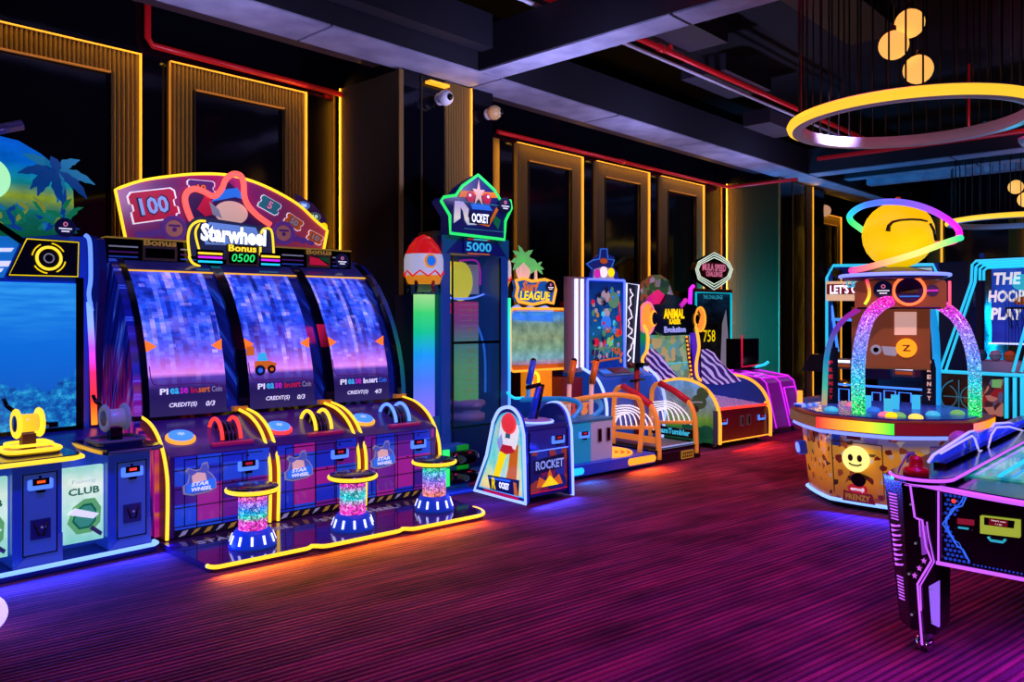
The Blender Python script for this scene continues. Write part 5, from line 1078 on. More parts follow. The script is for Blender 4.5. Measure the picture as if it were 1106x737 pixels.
T_NAVYP = plastic('board_navy', (10, 12, 44), .3); L_ORG2 = led('moon_orange', (255, 150, 20), 1.1); T_PINKP = led('print_pink_bright', (220, 100, 240), .8); T_PURP2 = led('print_violet', (110, 60, 200), .5)
L_LAV = led('led_lavender', (185, 180, 255), .95); BLUEGL = glass('blue_acrylic', (40, 60, 230), .6); _b = BLUEGL.node_tree.nodes['Principled BSDF']; _b.inputs['Emission Color'].default_value = (*lin((40, 56, 225)), 1); _b.inputs['Emission Strength'].default_value = .5  # emission added so the blue acrylic looks lit
# ================================================================= SAFARI BALL MACHINE
t = Thing('animal_arcade_machine', 'animal-themed arcade machine with gold neon sides, red front and dark lettered sign', 'arcade machine', (7.80, 4.26), -6.6)
a = t.at
prf = [(.0, .06), (.0, .30), (.03, .46), (.12, .60), (.28, .70), (.5, .735), (.72, .70), (.92, .635), (1.02, .68), (1.04, .85), (1.0, 1.05), (1.03, 1.25), (1.1, 1.4)]
ps = [(p.x, p.z) for p in spline([Vector((u, 0, v)) for u, v in prf], 5)]
upl = t.pyz([(697, 402), (692, 389), (697, 378), (697.6, 361), (690.6, 348), (680, 345.6)], 0)
psl = [(p.x, p.z) for p in spline([Vector((u, 0, v)) for u, v in prf[:8] + [(.98, .66)] + upl], 5)]
FOREST = rampmat('forest_print', [(0, (16, 60, 40)), (.2, (40, 110, 40)), (.38, (110, 140, 50)), (.5, (120, 130, 120)), (.75, (120, 140, 170)), (1, (100, 150, 220))], .06, .74, 2, 1.0, ((0, 6, 6), [(.38, (120, 140, 120)), (.6, (255, 255, 255))], .5, 'MULTIPLY', 5.))  # forest print glows on its own to read brighter
for x, m, f in ((0, FOREST, 0), (.98, plastic('side_blue_inner', (24, 60, 170), .3, es=.1), 1)):
    mb = MB(); mb.prism([p for p in ps if p[1] < .76 and p[0] < 1.03] + [(1.3, .7), (1.3, .06)], 'x', x, x + .03, m, False, BLUE)
    sd = mb.build('side_panel', t.o)
    mb = MB(); mb.tube([(x + .015, p[0] - .01, p[1]) for p in (psl if not f else ps)], .02, L_GOLDN, 8); mb.build('side_light', sd)
    if not f:
        mb = MB(); 
        for py, pz, r, mm in ((.25, .5, .1, T_BUSH), (.2, .6, .08, T_BUSH), (.3, .42, .05, BROWN), (.15, .17, .1, T_BUSH2), (.28, .13, .12, T_BUSH2), (.4, .2, .08, T_BUSH2)): mb.disc((-.0, py, pz), r, mm, ax='x', t=.004, rz=r * .8)
        mb.tube(spline([(-.006, .2, .5), (-.006, .35, .48), (-.006, .5, .36), (-.006, .6, .5), (-.006, .8, .55)], 5), .008, T_GREY, 5); mb.ring((-.006, .55, .38), .04, .01, T_GREY, 'x', 14, 5); mb.build('side_art', sd)
        mb = MB(); mb.box(-.01, 0, .0, .06, .06, .42, plastic('side_edge_slate', (80, 90, 120), .4)); mb.build('edge_strip', sd)
mb = MB(); mb.box(.03, .98, .03, 1.2, .07, .40, BROWN); bd = mb.build('body', t.o)
AFR = rampmat('red_front', [(0, (130, 50, 20)), (.4, (120, 26, 26)), (1, (110, 14, 40))], .07, .42, 2, .35, ((3, 3, 3), [(.35, (150, 110, 60)), (.65, (255, 200, 180))], .4, 'MULTIPLY', 3.))
mb = MB(); mb.box(.03, .98, .015, .03, .08, .41, AFR); mb.build('front_panel', bd)
mb = MB(); mb.tube([(.04, .005, .44), (.95, .005, .425)], .016, L_RED, 8); mb.box(.03, .98, .0, .05, .40, .42, DKRED); mb.box(.93, .97, -.01, .03, .40, .46, L_ORG); mb.build('front_light', bd); mb = MB(); mb.box(.03, .98, .005, .02, .07, .082, L_GOLDN); mb.build('base_light', bd)
coin_door(t, .10, .30, .012, 1.1, 'card_reader'); coin_door(t, .84, .29, .012, 1.1, 'card_reader')
mb = MB()
for x in (.42, .55): mb.box(x, x + .07, .0, .016, .22, .34, GREY); mb.box(x + .025, x + .045, -.004, .004, .24, .32, BLK); mb.cut()
mb.build_each('coin_slot', bd)
k = N('zebra_stripes'); wv = k.n('TexWave', {'Vector': k.n('Mapping', {0: k.obj(), 2: (.5, .3, .6)}).outputs[0], 'Scale': 7.5, 'Distortion': 5., 'Detail': 1., 'Detail Scale': .8}); zc = k.ramp(wv.outputs[1], [(.5, (56, 20, 120)), (.66, (205, 190, 255))]); k.set('Base Color', zc); k.set('Emission Color', zc); k.set('Emission Strength', .4); k.set('Roughness', .4); ZEBRA = k.m
mb = MB(); mb.prism([(.05, .425), (.6, .47), (1.1, .5), (1.1, .40), (.05, .40)], 'x', .03, .98, ZEBRA); mb.build('play_field', t.o)
mb = MB(); mb.prism(t.pyz([(757, 378), (763, 377), (771, 382), (779, 393), (790, 403), (800, 412), (778, 416), (758, 414)], .95), 'x', .95, .97, ZEBRA); mb.cut(); mb.prism(t.pyz([(697, 377), (705, 377), (714, 385), (722, 397), (733, 410), (700, 415)], .04), 'x', .04, .06, ZEBRA); mb.build_each('zebra_fin', t.o)
MAPS = artmat('screen_map', [(60, 110, 90), (90, 140, 90), (120, 150, 110), (150, 140, 90), (80, 130, 120), (110, 90, 60), (60, 140, 150)], (11, 11, 11), .8, 1.2)
Y = 1.12
mb = MB(); mb.box(.02, .86, Y, Y + .3, .6, 1.4, PURP); cb = mb.build('cabinet', t.o)
mb = MB(); mb.prism(t.pxz([(700, 415), (701, 362), (745, 362), (746, 412)], Y - .01), 'y', Y - .012, Y, MAPS); mb.tube([a(702, 395, y=Y - .02), a(745, 391, y=Y - .02)], .008, T_CYA, 5); mb.build('screen', t.o)
mb = MB(); mb.tube([a(742, 363, y=Y - .03), a(744, 388, y=Y - .03), a(749, 412, y=Y - .03)], .022, DKRED, 8); pts = [a(741.5 + q * .6, 364 + q * 4.5, y=Y - .05) for q in range(11)]
for p in pts: mb.ball(p, .014, L_ORG, 8)
mb.tube([a(748, 360, y=Y), a(751, 385, y=Y), a(753, 410, y=Y)], .04, led('violet_side', (70, 30, 200), .7), 8); mb.build('screen_edge_light', cb)
sgp = [(702, 333), (708, 329), (716, 328), (722, 318), (733, 320), (742, 328), (752, 330), (757, 340), (753, 356), (740, 362), (718, 363), (705, 357)]
mb = MB(); mb.prism(t.pxz(sgp, Y - .08), 'y', Y - .08, Y + .02, BLK); sg = mb.build('name_sign', t.o)
mb = MB(); yy = Y - .085
c = a(728, 339, y=yy); mb.text('ANIMAL', c, .12, T_YEL, .40, bold=.045); c = a(729, 347.5, y=yy); mb.text('KAISER', c, .065, T_YEL, .22, bold=.05); c = a(729, 356, y=yy); mb.text('Evolution', c, .075, T_LBL, .42, bold=.05)
c = a(740, 327, y=yy); mb.tube([a(735, 331, y=yy), a(741, 324, y=yy)], .03, T_MAG, 8); mb.build('sign_lettering', sg)
mb = MB()
for px, py, r in ((697, 344, 1.), (754, 345, .8)):
    c = a(px, py, y=Y - .05); mb.disc((c.x, Y - .05, c.z), .13 * r, T_EAR, t=.03, rz=.19 * r); mb.ring((c.x, Y - .085, c.z), .13 * r, .012, T_PNK if px < 720 else L_ORG, n=28, rz=.19 * r); c2 = a(px + (9 if px < 720 else -2), py, y=Y - .09); mb.disc((c2.x, Y - .09, c2.z), .06 * r, L_ORG, t=.006, rz=.1 * r); mb.disc((c2.x + .01, Y - .097, c2.z), .045 * r, BLK, t=.006, rz=.075 * r); mb.cut()
mb.build_each('ear_ornament', sg)
mb = MB(); mb.prism(t.pxz([(694, 332), (702, 320), (711, 313), (720, 322), (711, 332), (702, 336)], Y - .02), 'y', Y - .03, Y, rampmat('feather_ramp', [(0, (30, 40, 220)), (.5, (190, 20, 160)), (1, (240, 30, 120))], .0, .25, 0, .7)); mb.build('feather_board', sg)
mb = MB(); mb.prism(t.pxz([(690, 330), (689, 318), (695, 304), (705, 297), (714, 297), (722, 303), (727, 318), (720, 330)], Y + .05), 'y', Y + .05, Y + .08, artmat('jungle_board', [(40, 90, 40), (80, 110, 60), (120, 130, 130), (30, 70, 50), (130, 80, 40), (150, 150, 170)], (12, 12, 12), .35)); mb.build('jungle_board', sg)
mb = MB(); mb.tube([a(745, 333, y=Y), a(746, 312, y=Y), a(749, 309, y=Y)], .026, L_MAG, 8); mb.build('magenta_tube', sg)
mb = MB(); mb.prism(upl + [(upl[-1][0], .62), (1.0, .62)], 'x', .0, .03, rampmat('tail_board', [(0, (30, 60, 170)), (.5, (20, 120, 200)), (.7, (30, 170, 90)), (1, (40, 80, 200))], .7, 1.4, 2, .5)); mb.build('rainbow_board', t.o)
mb = MB()
for x, y in ((.06, .1), (.9, .1), (.06, .9), (.9, .9)): mb.lathe([(0, -.012), (.03, -.012), (.03, .012), (0, .012)], (x, y, .03), CHROME, 14, 'x'); mb.box(x - .015, x + .015, y - .015, y + .015, .03, .075, GREY); mb.cut()
mb.build_each('caster', t.o)

# ================================================================= STRENGTH TESTER
t = Thing('score_tower_machine', 'dark glass-fronted prize machine showing 758 under a white-edged marquee shield', 'arcade machine', (10.9, 6.2), -6.6)
a = t.at
mb = MB(); mb.box(-.25, .75, .0, .5, 0, 1.82, BLK); mb.box(-.25, .75, -.01, .1, 1.80, 1.86, DKRED); mb.build('cabinet', t.o, .01)
mb = MB(); mb.box(-.18, .66, -.012, .0, .55, 1.79, rampmat('score_screen', [(0, (60, 40, 40)), (.3, (40, 40, 44)), (.6, (14, 16, 20)), (.8, (16, 40, 70)), (1, (20, 80, 120))], .55, 1.8, 2, .35, ((3, 3, 8), [(.4, (90, 90, 90)), (.65, (255, 255, 255))], .8, 'MULTIPLY', 3.)))
c = a(766, 363, y=-.014); mb.text('758', c, .18, T_YEL, .3, bold=.0); c = a(770, 321, y=-.014); mb.text('THE CHALLENGE', c, .06, T_CYA, .5); mb.prism(t.pxz([(778, 398), (780, 350), (784, 335), (786, 360), (787, 398)], -.014), 'y', -.018, -.014, T_GREY)
mb.build('screen', t.o)
mb = MB(); mb.tube([(-.2, -.01, .3), (-.2, -.01, 1.8), (.70, -.01, 1.8), (.70, -.01, .1)], .016, led('led_teal', (0, 150, 170), 1.6), 8); mb.build('edge_light', t.o)
pl = [(771, 273), (779, 277), (787, 283), (791, 291), (788, 301), (779, 308), (771, 313), (762, 307), (754, 302), (751, 291), (754, 283), (763, 278)]
mb = MB(); mb.prism(t.pxz(pl, -.05), 'y', -.05, .05, BLK); s_ = mb.build('marquee', t.o)
mb = MB()
for sc_ in (1., .86, .72):
    c = a(771, 292, y=-.05); mb.tube([(c.x + (p[0] - c.x) * (.5 + .5 * sc_), -.055, c.z + (p[1] - c.z) * sc_) for p in t.pxz(pl, -.05)], .008, T_CREAM, 6, closed=True)
mb.build('marquee_light', s_)
mb = MB(); c = a(771, 292, y=-.05); mb.prism([(c.x - .38, c.z + .03), (c.x - .3, c.z + .13), (c.x + .3, c.z + .12), (c.x + .38, c.z), (c.x + .28, c.z - .12), (c.x - .3, c.z - .12)], 'y', -.056, -.05, DKRED); mb.text('MULA SPEED', (c.x, -.058, c.z + .04), .11, T_PNK, .6, bold=.04); mb.text('CHALLENGE', (c.x, -.058, c.z - .06), .08, T_PNK, .42, bold=.04); mb.build('marquee_lettering', s_)

# ================================================================= PURPLE CABINET
t = Thing('purple_arcade_cabinet', 'low purple arcade cabinet outlined in magenta neon, beyond the gold-sided animal machine', 'arcade machine', (9.25, 4.28), -6.6)
a = t.at; PB = plastic('cabinet_magenta', (110, 16, 140), .3, coat=.4, es=.4)  # body self-glow added to fill it with purple
pr = [(.0, .08), (.10, .48), (.14, .62), (.22, .68), (.75, .74), (.9, .70), (.9, .08)]
mb = MB(); mb.prism(pr, 'x', -.0, .62, PB); bd = mb.build('body', t.o, .02)
mb = MB()
for x in (-.004, .3, .624):
    pp = [(x, y - .008, z + .005) for y, z in pr[:-2]]; mb.tube(pp, .008, L_MAG, 6)
mb.tube([(.0, .2, .68), (.62, .2, .68)], .007, L_MAG, 6); mb.tube([(.0, .74, .745), (.62, .74, .745)], .007, L_MAG, 6); mb.tube(spline([(.05, .33, .70), (.25, .35, .705), (.35, .42, .71), (.25, .5, .72), (.05, .52, .72)], 4), .006, L_PINK, 5)
mb.tube([(.36, .03, .22), (.36, .11, .55), (.6, .11, .55)], .009, L_MAG, 6); mb.tube([(.36, .03, .22), (.6, .03, .2)], .009, L_MAG, 6)
mb.tube([(-.008, .2, .55), (-.008, .12, .48), (-.008, .16, .28), (-.008, .3, .2), (-.008, .5, .22)], .009, L_MAG, 6); mb.build('neon_line', bd)
mb = MB(); mb.prism([(.22, .3), (.45, .26), (.5, .42), (.4, .52), (.24, .5)], 'x', -.01, -.002, BLK); mb.tube([(-.012, u, v) for u, v in ((.22, .3), (.45, .26), (.5, .42), (.4, .52), (.24, .5))], .01, T_YEL, 6, closed=True); mb.ring((-.012, .34, .4), .05, .012, T_YELD, 'x', 12, 5); mb.build('side_emblem', bd)
mb = MB()
for x, y in ((.06, .1), (.56, .1), (.06, .8), (.56, .8)): mb.lathe([(0, -.015), (.035, -.015), (.035, .015), (0, .015)], (x, y, .035), CHROME, 14, 'x'); mb.box(x - .02, x + .02, y - .02, y + .02, .035, .09, BLK); mb.cut()
mb.build_each('caster', t.o)
mb = MB(); mb.box(.2, .6, .62, .85, .74, 1.15, BLK); mb.tube([(.2, .61, 1.2), (.2, .61, .79), (.58, .61, .80)], .012, led('led_red_dim', (200, 20, 60), .6), 6); mb.tube([(.5, .6, .78), (.7, .6, .8), (.72, .55, .84)], .02, L_CYAN, 6); mb.build('monitor', t.o)

# ================================================================= RINGED-PLANET COIN PUSHER
t = Thing('planet_coin_pusher', 'round coin pusher machine with rainbow arches, yellow smiley front and ringed yellow planet on top', 'arcade machine', (6.65, 2.15), 0)
ang = math.radians(-90 - 43.1 + 90)   # the camera lies roughly along -x -y
vx = Vector((sa, -ca, 0)); vy = Vector((ca, sa, 0)); 
dv = Vector((6.65, 2.15, 0)).normalized(); rv = Vector((dv.y, -dv.x, 0))     # depth and right of the sight line to its centre
VM = Matrix((rv, dv, Vector((0, 0, 1)))).transposed().to_4x4()             # faces towards the aisle
rt = t.o; rt.rotation_euler = (0, 0, math.atan2(rv.y, rv.x)); t.r = math.atan2(rv.y, rv.x)
a = t.at
# octagonal body: vertices every 45 degrees, one corner at right of centre as in the photo
def octo(r, off=math.radians(28), n=8, rr=.0):
    return [(r * math.cos(off + 2 * pi * i / n), r * math.sin(off + 2 * pi * i / n)) for i in range(n)]
OFF = math.radians(-90 + 3)
def loft(mb, levels, m, off=OFF, n=8, sub=4, bulge=.35):
    """rounded octagon sections stacked up"""
    vs = []; N_ = n * sub
    for r, z in levels:
        for i in range(n):
            a0 = off + 2 * pi * i / n; a1 = off + 2 * pi * (i + 1) / n; p0 = Vector((math.cos(a0), math.sin(a0))); p1 = Vector((math.cos(a1), math.sin(a1)))
            for q in range(sub):
                f = q / sub; p = p0.lerp(p1, f); p = p.lerp(p.normalized(), bulge) * r; vs.append((p.x, p.y, z))
    fs = []
    for l in range(len(levels) - 1):
        for i in range(N_): fs.append((l * N_ + i, l * N_ + (i + 1) % N_, (l + 1) * N_ + (i + 1) % N_, (l + 1) * N_ + i))
    fs += [tuple(range(N_ - 1, -1, -1)), tuple((len(levels) - 1) * N_ + i for i in range(N_))]
    mb.add(vs, fs, m, False); return vs[-N_:]
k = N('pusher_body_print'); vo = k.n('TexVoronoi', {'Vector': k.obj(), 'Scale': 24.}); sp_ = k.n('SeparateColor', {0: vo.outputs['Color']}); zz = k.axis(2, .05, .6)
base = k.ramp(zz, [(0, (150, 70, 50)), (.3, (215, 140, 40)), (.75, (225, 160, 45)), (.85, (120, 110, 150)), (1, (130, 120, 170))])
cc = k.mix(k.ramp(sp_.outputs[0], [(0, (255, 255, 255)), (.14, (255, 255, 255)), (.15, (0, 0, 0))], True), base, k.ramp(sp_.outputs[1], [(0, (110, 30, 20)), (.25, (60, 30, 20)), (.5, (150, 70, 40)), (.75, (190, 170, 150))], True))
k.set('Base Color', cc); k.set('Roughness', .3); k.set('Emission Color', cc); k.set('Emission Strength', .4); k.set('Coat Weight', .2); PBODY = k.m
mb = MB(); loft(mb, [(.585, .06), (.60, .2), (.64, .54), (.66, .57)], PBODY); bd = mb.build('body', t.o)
mb = MB(); top = loft(mb, [(.53, .0), (.56, .02), (.56, .055)], BLK); mb.build('plinth', bd)
def octring(r, z, off=OFF, bulge=.35, sub=4):
    q = MB(); return [Vector(v) for v in loft(q, [(r, z), (r, z)], BLK, off, 8, sub, bulge)]
mb = MB(); mb.tube(octring(.60, .06), .014, L_ICEB, 8, closed=True); mb.build('base_light', bd)
mb = MB(); loft(mb, [(.68, .585), (.725, .60), (.725, .69), (.70, .70)], plastic('rim_brown', (120, 60, 34), .35)); rm = mb.build('table_rim', t.o)
mb = MB(); mb.tube(octring(.70, .58), .014, L_ICE2, 8, closed=True); mb.build('rim_light', rm)
mb = MB(); r0 = octring(.735, .645, sub=8); cols = []; N_ = len(r0)
for i0, i1, c0, c1, mid in ((7, 8, (255, 20, 40), (40, 230, 60), (255, 170, 40)), (0, 1, (150, 20, 50), (120, 16, 60), (150, 20, 40)), (1, 2, (255, 120, 120), (255, 150, 20), (255, 140, 40)), (6, 7, (110, 70, 40), (120, 80, 40), (130, 80, 40))):
    pts = [r0[(i0 * 8 + q) % N_] for q in range(9)]
    cs = []
    for q in range(9):
        f = q / 8; A, B, g_ = (c0, mid, f * 2) if f < .5 else (mid, c1, f * 2 - 1); cs.append(tuple(l0 * (1 - g_) + l1 * g_ for l0, l1 in zip(lin(A), lin(B))))
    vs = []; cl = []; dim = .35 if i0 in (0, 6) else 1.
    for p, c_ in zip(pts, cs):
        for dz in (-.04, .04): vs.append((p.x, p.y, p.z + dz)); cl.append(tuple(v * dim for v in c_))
    fs = [(2 * q, 2 * q + 2, 2 * q + 3, 2 * q + 1) for q in range(8)]; mb.add(vs, fs, COLM, True, cl)
mb.build('rim_display', rm)
PLAY = rampmat('play_bed', [(0, (16, 40, 150)), (.5, (60, 90, 230)), (1, (20, 50, 170))], -.5, .5, 1, .4)
mb = MB(); loft(mb, [(.66, .695), (.66, .71)], PLAY); pb = mb.build('play_bed', t.o)
mb = MB()
for q, (u, v, m) in enumerate(((-.02, -.5, T_PNK), (.02, -.52, T_YEL), (.07, -.5, T_LGRN), (-.27, .1, T_PNK), (.18, -.55, led('dome_yellow', (245, 225, 90), .9)), (.47, -.15, T_LGRN), (-.4, -.3, T_CYA), (.3, -.3, T_CYA), (-.1, -.2, T_BLU))): mb.ball((u, v, .715), (.05, .05, .03), m, 14); mb.cut()
for u, v in ((-.15, -.1), (.05, .05), (.2, .1), (.0, -.3)): mb.box(u - .03, u + .03, v - .02, v + .02, .71, .82, T_CYA); mb.cut()
mb.build_each('prize_dome', pb)
# front face ornaments: facet 6-7 faces the aisle
def facet_T(i, r, z):
    a0 = OFF + 2 * pi * i / 8; a1 = OFF + 2 * pi * (i + 1) / 8; am = (a0 + a1) / 2; n_ = Vector((math.cos(am), math.sin(am), 0)); xr = Vector((-math.sin(am), math.cos(am), 0)); rr_ = r * (math.cos(pi / 8) * .65 + .35)
    tilt = math.atan2(.07, .5); zax = (Vector((0, 0, 1)) + n_ * math.tan(tilt)).normalized(); yin = zax.cross(xr)
    M_ = Matrix((xr, yin, zax)).transposed().to_4x4(); M_.translation = n_ * rr_ + Vector((0, 0, z)); return M_
mb = MB(); mb.T = facet_T(7, .64, .36)
for (x0, x1, z0, z1) in ((-.185, -.18, -.24, .16), (.18, .185, -.24, .16), (-.185, .185, .155, .16)): mb.box(x0, x1, -.012, -.004, z0, z1, BROWN)
mb.build('door_seam', bd)
mb = MB(); mb.T = facet_T(7, .655, .40); 
mb.disc((0, -.005, 0), .095, led('smiley_glow', (245, 245, 130), 1.0), t=.03, n=32); 
for s in (-1, 1): mb.disc((s * .033, -.034, .012), .018, T_DKEY, t=.004, rz=.026)
mb.tube(spline([(-.045, -.038, -.03), (-.02, -.038, -.042), (.02, -.038, -.042), (.045, -.038, -.03)], 4), .006, T_DKEY, 5); mb.build('smiley_button', bd, label='glowing yellow smiling-face button')
mb = MB(); mb.T = facet_T(7, .64, .245); mb.disc((.01, -.004, 0), .052, BLK, t=.012); mb.build('ticket_hole', bd)
mb = MB(); mb.T = facet_T(7, .625, .14); mb.prism(rrect(-.07, .07, .0, .065, .03), 'y', -.014, -.004, led('logo_red', (190, 30, 40), .5)); mb.text('emoji', (0, -.015, .03), .036, T_WHT, .1, bold=.03); mb.text('FRENZY', (0, -.013, -.03), .045, T_YELD, .18, bold=.04); mb.prism([(-.12, -.07), (.12, -.07), (.1, .005), (-.1, .005)], 'y', -.008, -.002, T_CRIMD)
mb.build('front_lettering', bd)
mb = MB(); mb.T = facet_T(7, .64, .42)
for u, v, w, h, m in ((-.15, .13, .03, .07, MIDB), (-.02, .15, .05, .03, DKRED), (.1, .14, .05, .05, LGREY)): mb.box(u - w, u + w, -.008, -.002, v - h, v + h, m); mb.cut()
mb.T = facet_T(6, .64, .42); mb.box(.02, .1, -.01, -.002, .05, .14, DKRED); mb.cut(); mb.box(-.12, -.02, -.01, -.002, .07, .15, LGREY); mb.cut(); mb.T = facet_T(0, .64, .42)
mb.box(-.16, -.11, -.01, -.002, -.04, .06, MIDB); mb.cut(); mb.box(.0, .16, -.01, -.002, .02, .1, LGREY); mb.cut(); mb.box(-.1, .2, -.008, -.002, -.1, .0, BROWN); mb.build_each('printed_panel', bd)
mb = MB(); mb.T = facet_T(6, .65, .42); mb.prism(rrect(-.16, -.06, -.08, .03, .03), 'y', -.06, -.004, BLUE); mb.disc((-.11, -.06, -.02), .04, L_BLUE, t=.006); mb.build('card_reader', bd)
# tower back and canopy
mb = MB(); mb.box(-.27, .30, .1, .34, 1.02, 1.52, plastic('tower_brown', (140, 74, 40), .4, es=.32)); mb.prism(t.pxz([(966, 362), (966, 337), (990, 337), (990, 362)], .09), 'y', .085, .1, T_PEACH)
c = a(979, 376, y=.09); mb.disc((c.x, .1, c.z), .075, L_ORG2, t=.03); mb.text('z', (c.x, .065, c.z), .05, T_DKEY, .06); mb.box(-.27, .3, .09, .1, 1.02, 1.03, BRONZE)
c = a(952, 378, y=.09); mb.disc((c.x - .04, .1, c.z), .04, T_GREY, t=.01); mb.disc((c.x - .04, .09, c.z), .02, BLK, t=.01); mb.prism([(c.x, c.z + .03), (c.x + .15, c.z + .02), (c.x + .1, c.z - .05), (c.x + .02, c.z - .04)], 'y', .09, .1, T_GREY); mb.build('tower', t.o)
mb = MB(); hd = rrect(-.24, .40, 1.50, 1.72, .03); mb.prism(hd, 'y', -.12, .4, plastic('head_brown', (150, 74, 52), .4, es=.3)); mb.box(-.22, .36, -.13, -.12, 1.50, 1.515, BLK); he = mb.build('canopy', t.o, .01)
badge(t, 954, 313, -.125, .07)
mb = MB(); c = a(982, 314, y=-.12); mb.disc(c, .105, PURP, t=.012, n=32); mb.ring((c.x, -.135, c.z), .108, .011, led('ring_red_orange', (255, 110, 60), 1.6), n=36); mb.box(c.x - .06, c.x + .06, -.14, -.132, c.z - .02, c.z + .012, BROWN); mb.box(c.x - .07, c.x + .07, -.139, -.132, c.z - .05, c.z - .04, T_BLU); c = a(1007, 314, y=-.12); mb.disc(c, .045, T_PURD, t=.008); mb.box(c.x - .04, c.x + .04, -.135, -.127, c.z - .008, c.z + .008, T_MAG); mb.build('round_sign', he)
mb = MB(); mb.tube(spline([a(936, 302, y=-.125), a(939, 314, y=-.125), a(938, 322, y=-.125), a(934, 329, y=-.125)], 4), .012, rampmat('head_edge', [(0, (110, 230, 60)), (.5, (255, 180, 40)), (1, (255, 50, 90))], 1.5, 1.72, 2, 1.6), 8); mb.tube([(.42, -.125, 1.71), (.42, -.125, 1.52)], .01, led('edge_pink', (255, 80, 110), 1.5), 8); mb.build('canopy_light', he)
mb = MB(); mb.lathe([(0, 1.73), (.36, 1.735), (.39, 1.76), (.3, 1.79), (.12, 1.83), (0, 1.83)], (.04, .05, 0), plastic('saucer_blue', (30, 40, 130), .3), 40); sa_o = mb.build('saucer', t.o)
mb = MB(); mb.ring((.04, .05, 1.765), .395, .014, L_ICE2, 'z', 44, 8); mb.build('saucer_light', sa_o)
c0 = a(970, 254, y=.05)
mb = MB(); mb.ball((0, 0, 0), .265, led('planet_yellow', (250, 205, 0), .82), 40); plo = mb.build('planet', t.o); plo.location = (c0.x, .05, c0.z)
mb = MB(); 
def onball(px, py, r=.268):
    p = a(px, py, y=-.05) - Vector((c0.x, .05, c0.z)); rr_ = math.sqrt(max(.001, r * r - p.x ** 2 - p.z ** 2)); return Vector((p.x, -rr_, p.z))
mb.tube([onball(px, py) for px, py in ((959, 252), (960, 246), (964, 242), (972, 240), (984, 239), (994, 239), (1001, 240))], [.018, .014, .01, .008, .008, .008, .007], T_DKEY, 8); mb.tube([onball(1004, 243, .3), onball(1008, 250, .3), onball(1010, 260, .3)], .01, BLK, 6); mb.build('planet_marking', plo)
mb = MB(); mb.lathe([(0, 0), (.02, 0), (.02, .04), (0, .04)], (0, 0, .26), YEL, 12); mb.build('planet_cap', plo)
up_pts = [(-.16, .22, -.01), (-.27, .12, .07), (-.345, .0, .13), (-.34, -.1, .175), (-.25, -.24, .215), (-.1, -.335, .225), (.06, -.35, .205), (.22, -.29, .15), (.36, -.15, .07), (.425, .0, .0), (.40, .12, -.05), (.30, .22, -.065), (.2, .26, -.06)]
lo_pts = [(-.34, -.12, -.28), (-.22, -.25, -.265), (-.05, -.34, -.225), (.12, -.36, -.175), (.28, -.29, -.11), (.40, -.15, -.06), (.43, -.05, -.045)]
def rain(pts, cs, name):
    sp_ = spline([Vector(p) for p in pts], 6); n_ = len(sp_); cl = []
    for i in range(n_):
        f = i / (n_ - 1) * (len(cs) - 1); j = min(int(f), len(cs) - 2); g_ = f - j; cl.append(tuple(l0 * (1 - g_) + l1 * g_ for l0, l1 in zip(lin(cs[j]), lin(cs[j + 1]))))
    m_ = MB(); m_.tube(sp_, .024, COLM, 10, cols=cl); o = m_.build(name, t.o); o.location = plo.location; return o
rain(up_pts, [(230, 200, 60), (90, 220, 120), (20, 210, 110), (30, 180, 220), (60, 110, 255), (90, 90, 255), (130, 80, 255), (190, 40, 240), (245, 20, 210), (255, 60, 170), (255, 110, 100), (255, 150, 60)], 'planet_ring_light')
rain(lo_pts, [(255, 40, 160), (255, 120, 110), (255, 200, 110), (200, 220, 110), (70, 210, 130), (20, 200, 170)], 'planet_ring_light')
# rainbow arches: two glittering in front, two slimmer behind
ARCH = glitter('arch_glitter', [(0, (40, 230, 90)), (.12, (40, 220, 130)), (.3, (40, 200, 230)), (.5, (90, 140, 255)), (.7, (150, 130, 255)), (.85, (190, 70, 240)), (1, (255, 30, 200))], .70, 1.56, 1.7, 130)
def arch(pxs, y0, y1, r, m, name, fy=-.05):
    n_ = len(pxs); pts = []
    for i, (px, py) in enumerate(pxs): f = i / (n_ - 1); yy = y0 * (1 - f ** 1.5) + y1 * f ** 1.5; pts.append(a(px, py, y=yy))
    m_ = MB(); m_.tube(spline(pts, 6), r, m, 14); return m_.build(name, t.o)
arch([(928, 457), (927, 430), (927, 395), (931, 365), (939, 342), (952, 329), (960, 326)], -.42, -.1, .05, ARCH, 'rainbow_arch')
arch([(1053, 457), (1053, 425), (1052, 392), (1045, 364), (1034, 344), (1020, 332), (1008, 326)], -.15, .05, .045, ARCH, 'rainbow_arch')
ARCH2 = rampmat('arch_blue', [(0, (230, 170, 110)), (.2, (80, 210, 180)), (.5, (30, 150, 210)), (.8, (110, 60, 200)), (1, (190, 40, 180))], .7, 1.5, 2, .7)
arch([(890, 450), (891, 420), (893, 385), (900, 362), (912, 345), (928, 334)], .1, .1, .022, ARCH2, 'slim_arch'); arch([(1012, 440), (1012, 400), (1010, 360), (1006, 335)], .5, .4, .03, led('arch_cyan', (20, 150, 225), .9), 'slim_arch')
for px0, px1, yy in ((890, 905, .25), (996, 1011, .45)):
    p0 = a(px0, 388, y=yy); p1 = a(px1, 388, y=yy); pb_ = a(px1, 443, y=yy); mb = MB(); mb.box(p0.x, p1.x, yy, yy + .02, .70, p0.z if px0 > 900 else p0.z + .1, T_NAVYP); o = mb.build('name_board', t.o)
    mb = MB(); xm = (p0.x + p1.x) / 2
    for q, ch in enumerate('FRENZY'): mb.text(ch, (xm, yy - .004, p0.z - .03 - q * .058), .036, T_PEACH if px0 > 950 else T_RED, .03, bold=.04)
    mb.build('board_lettering', o)
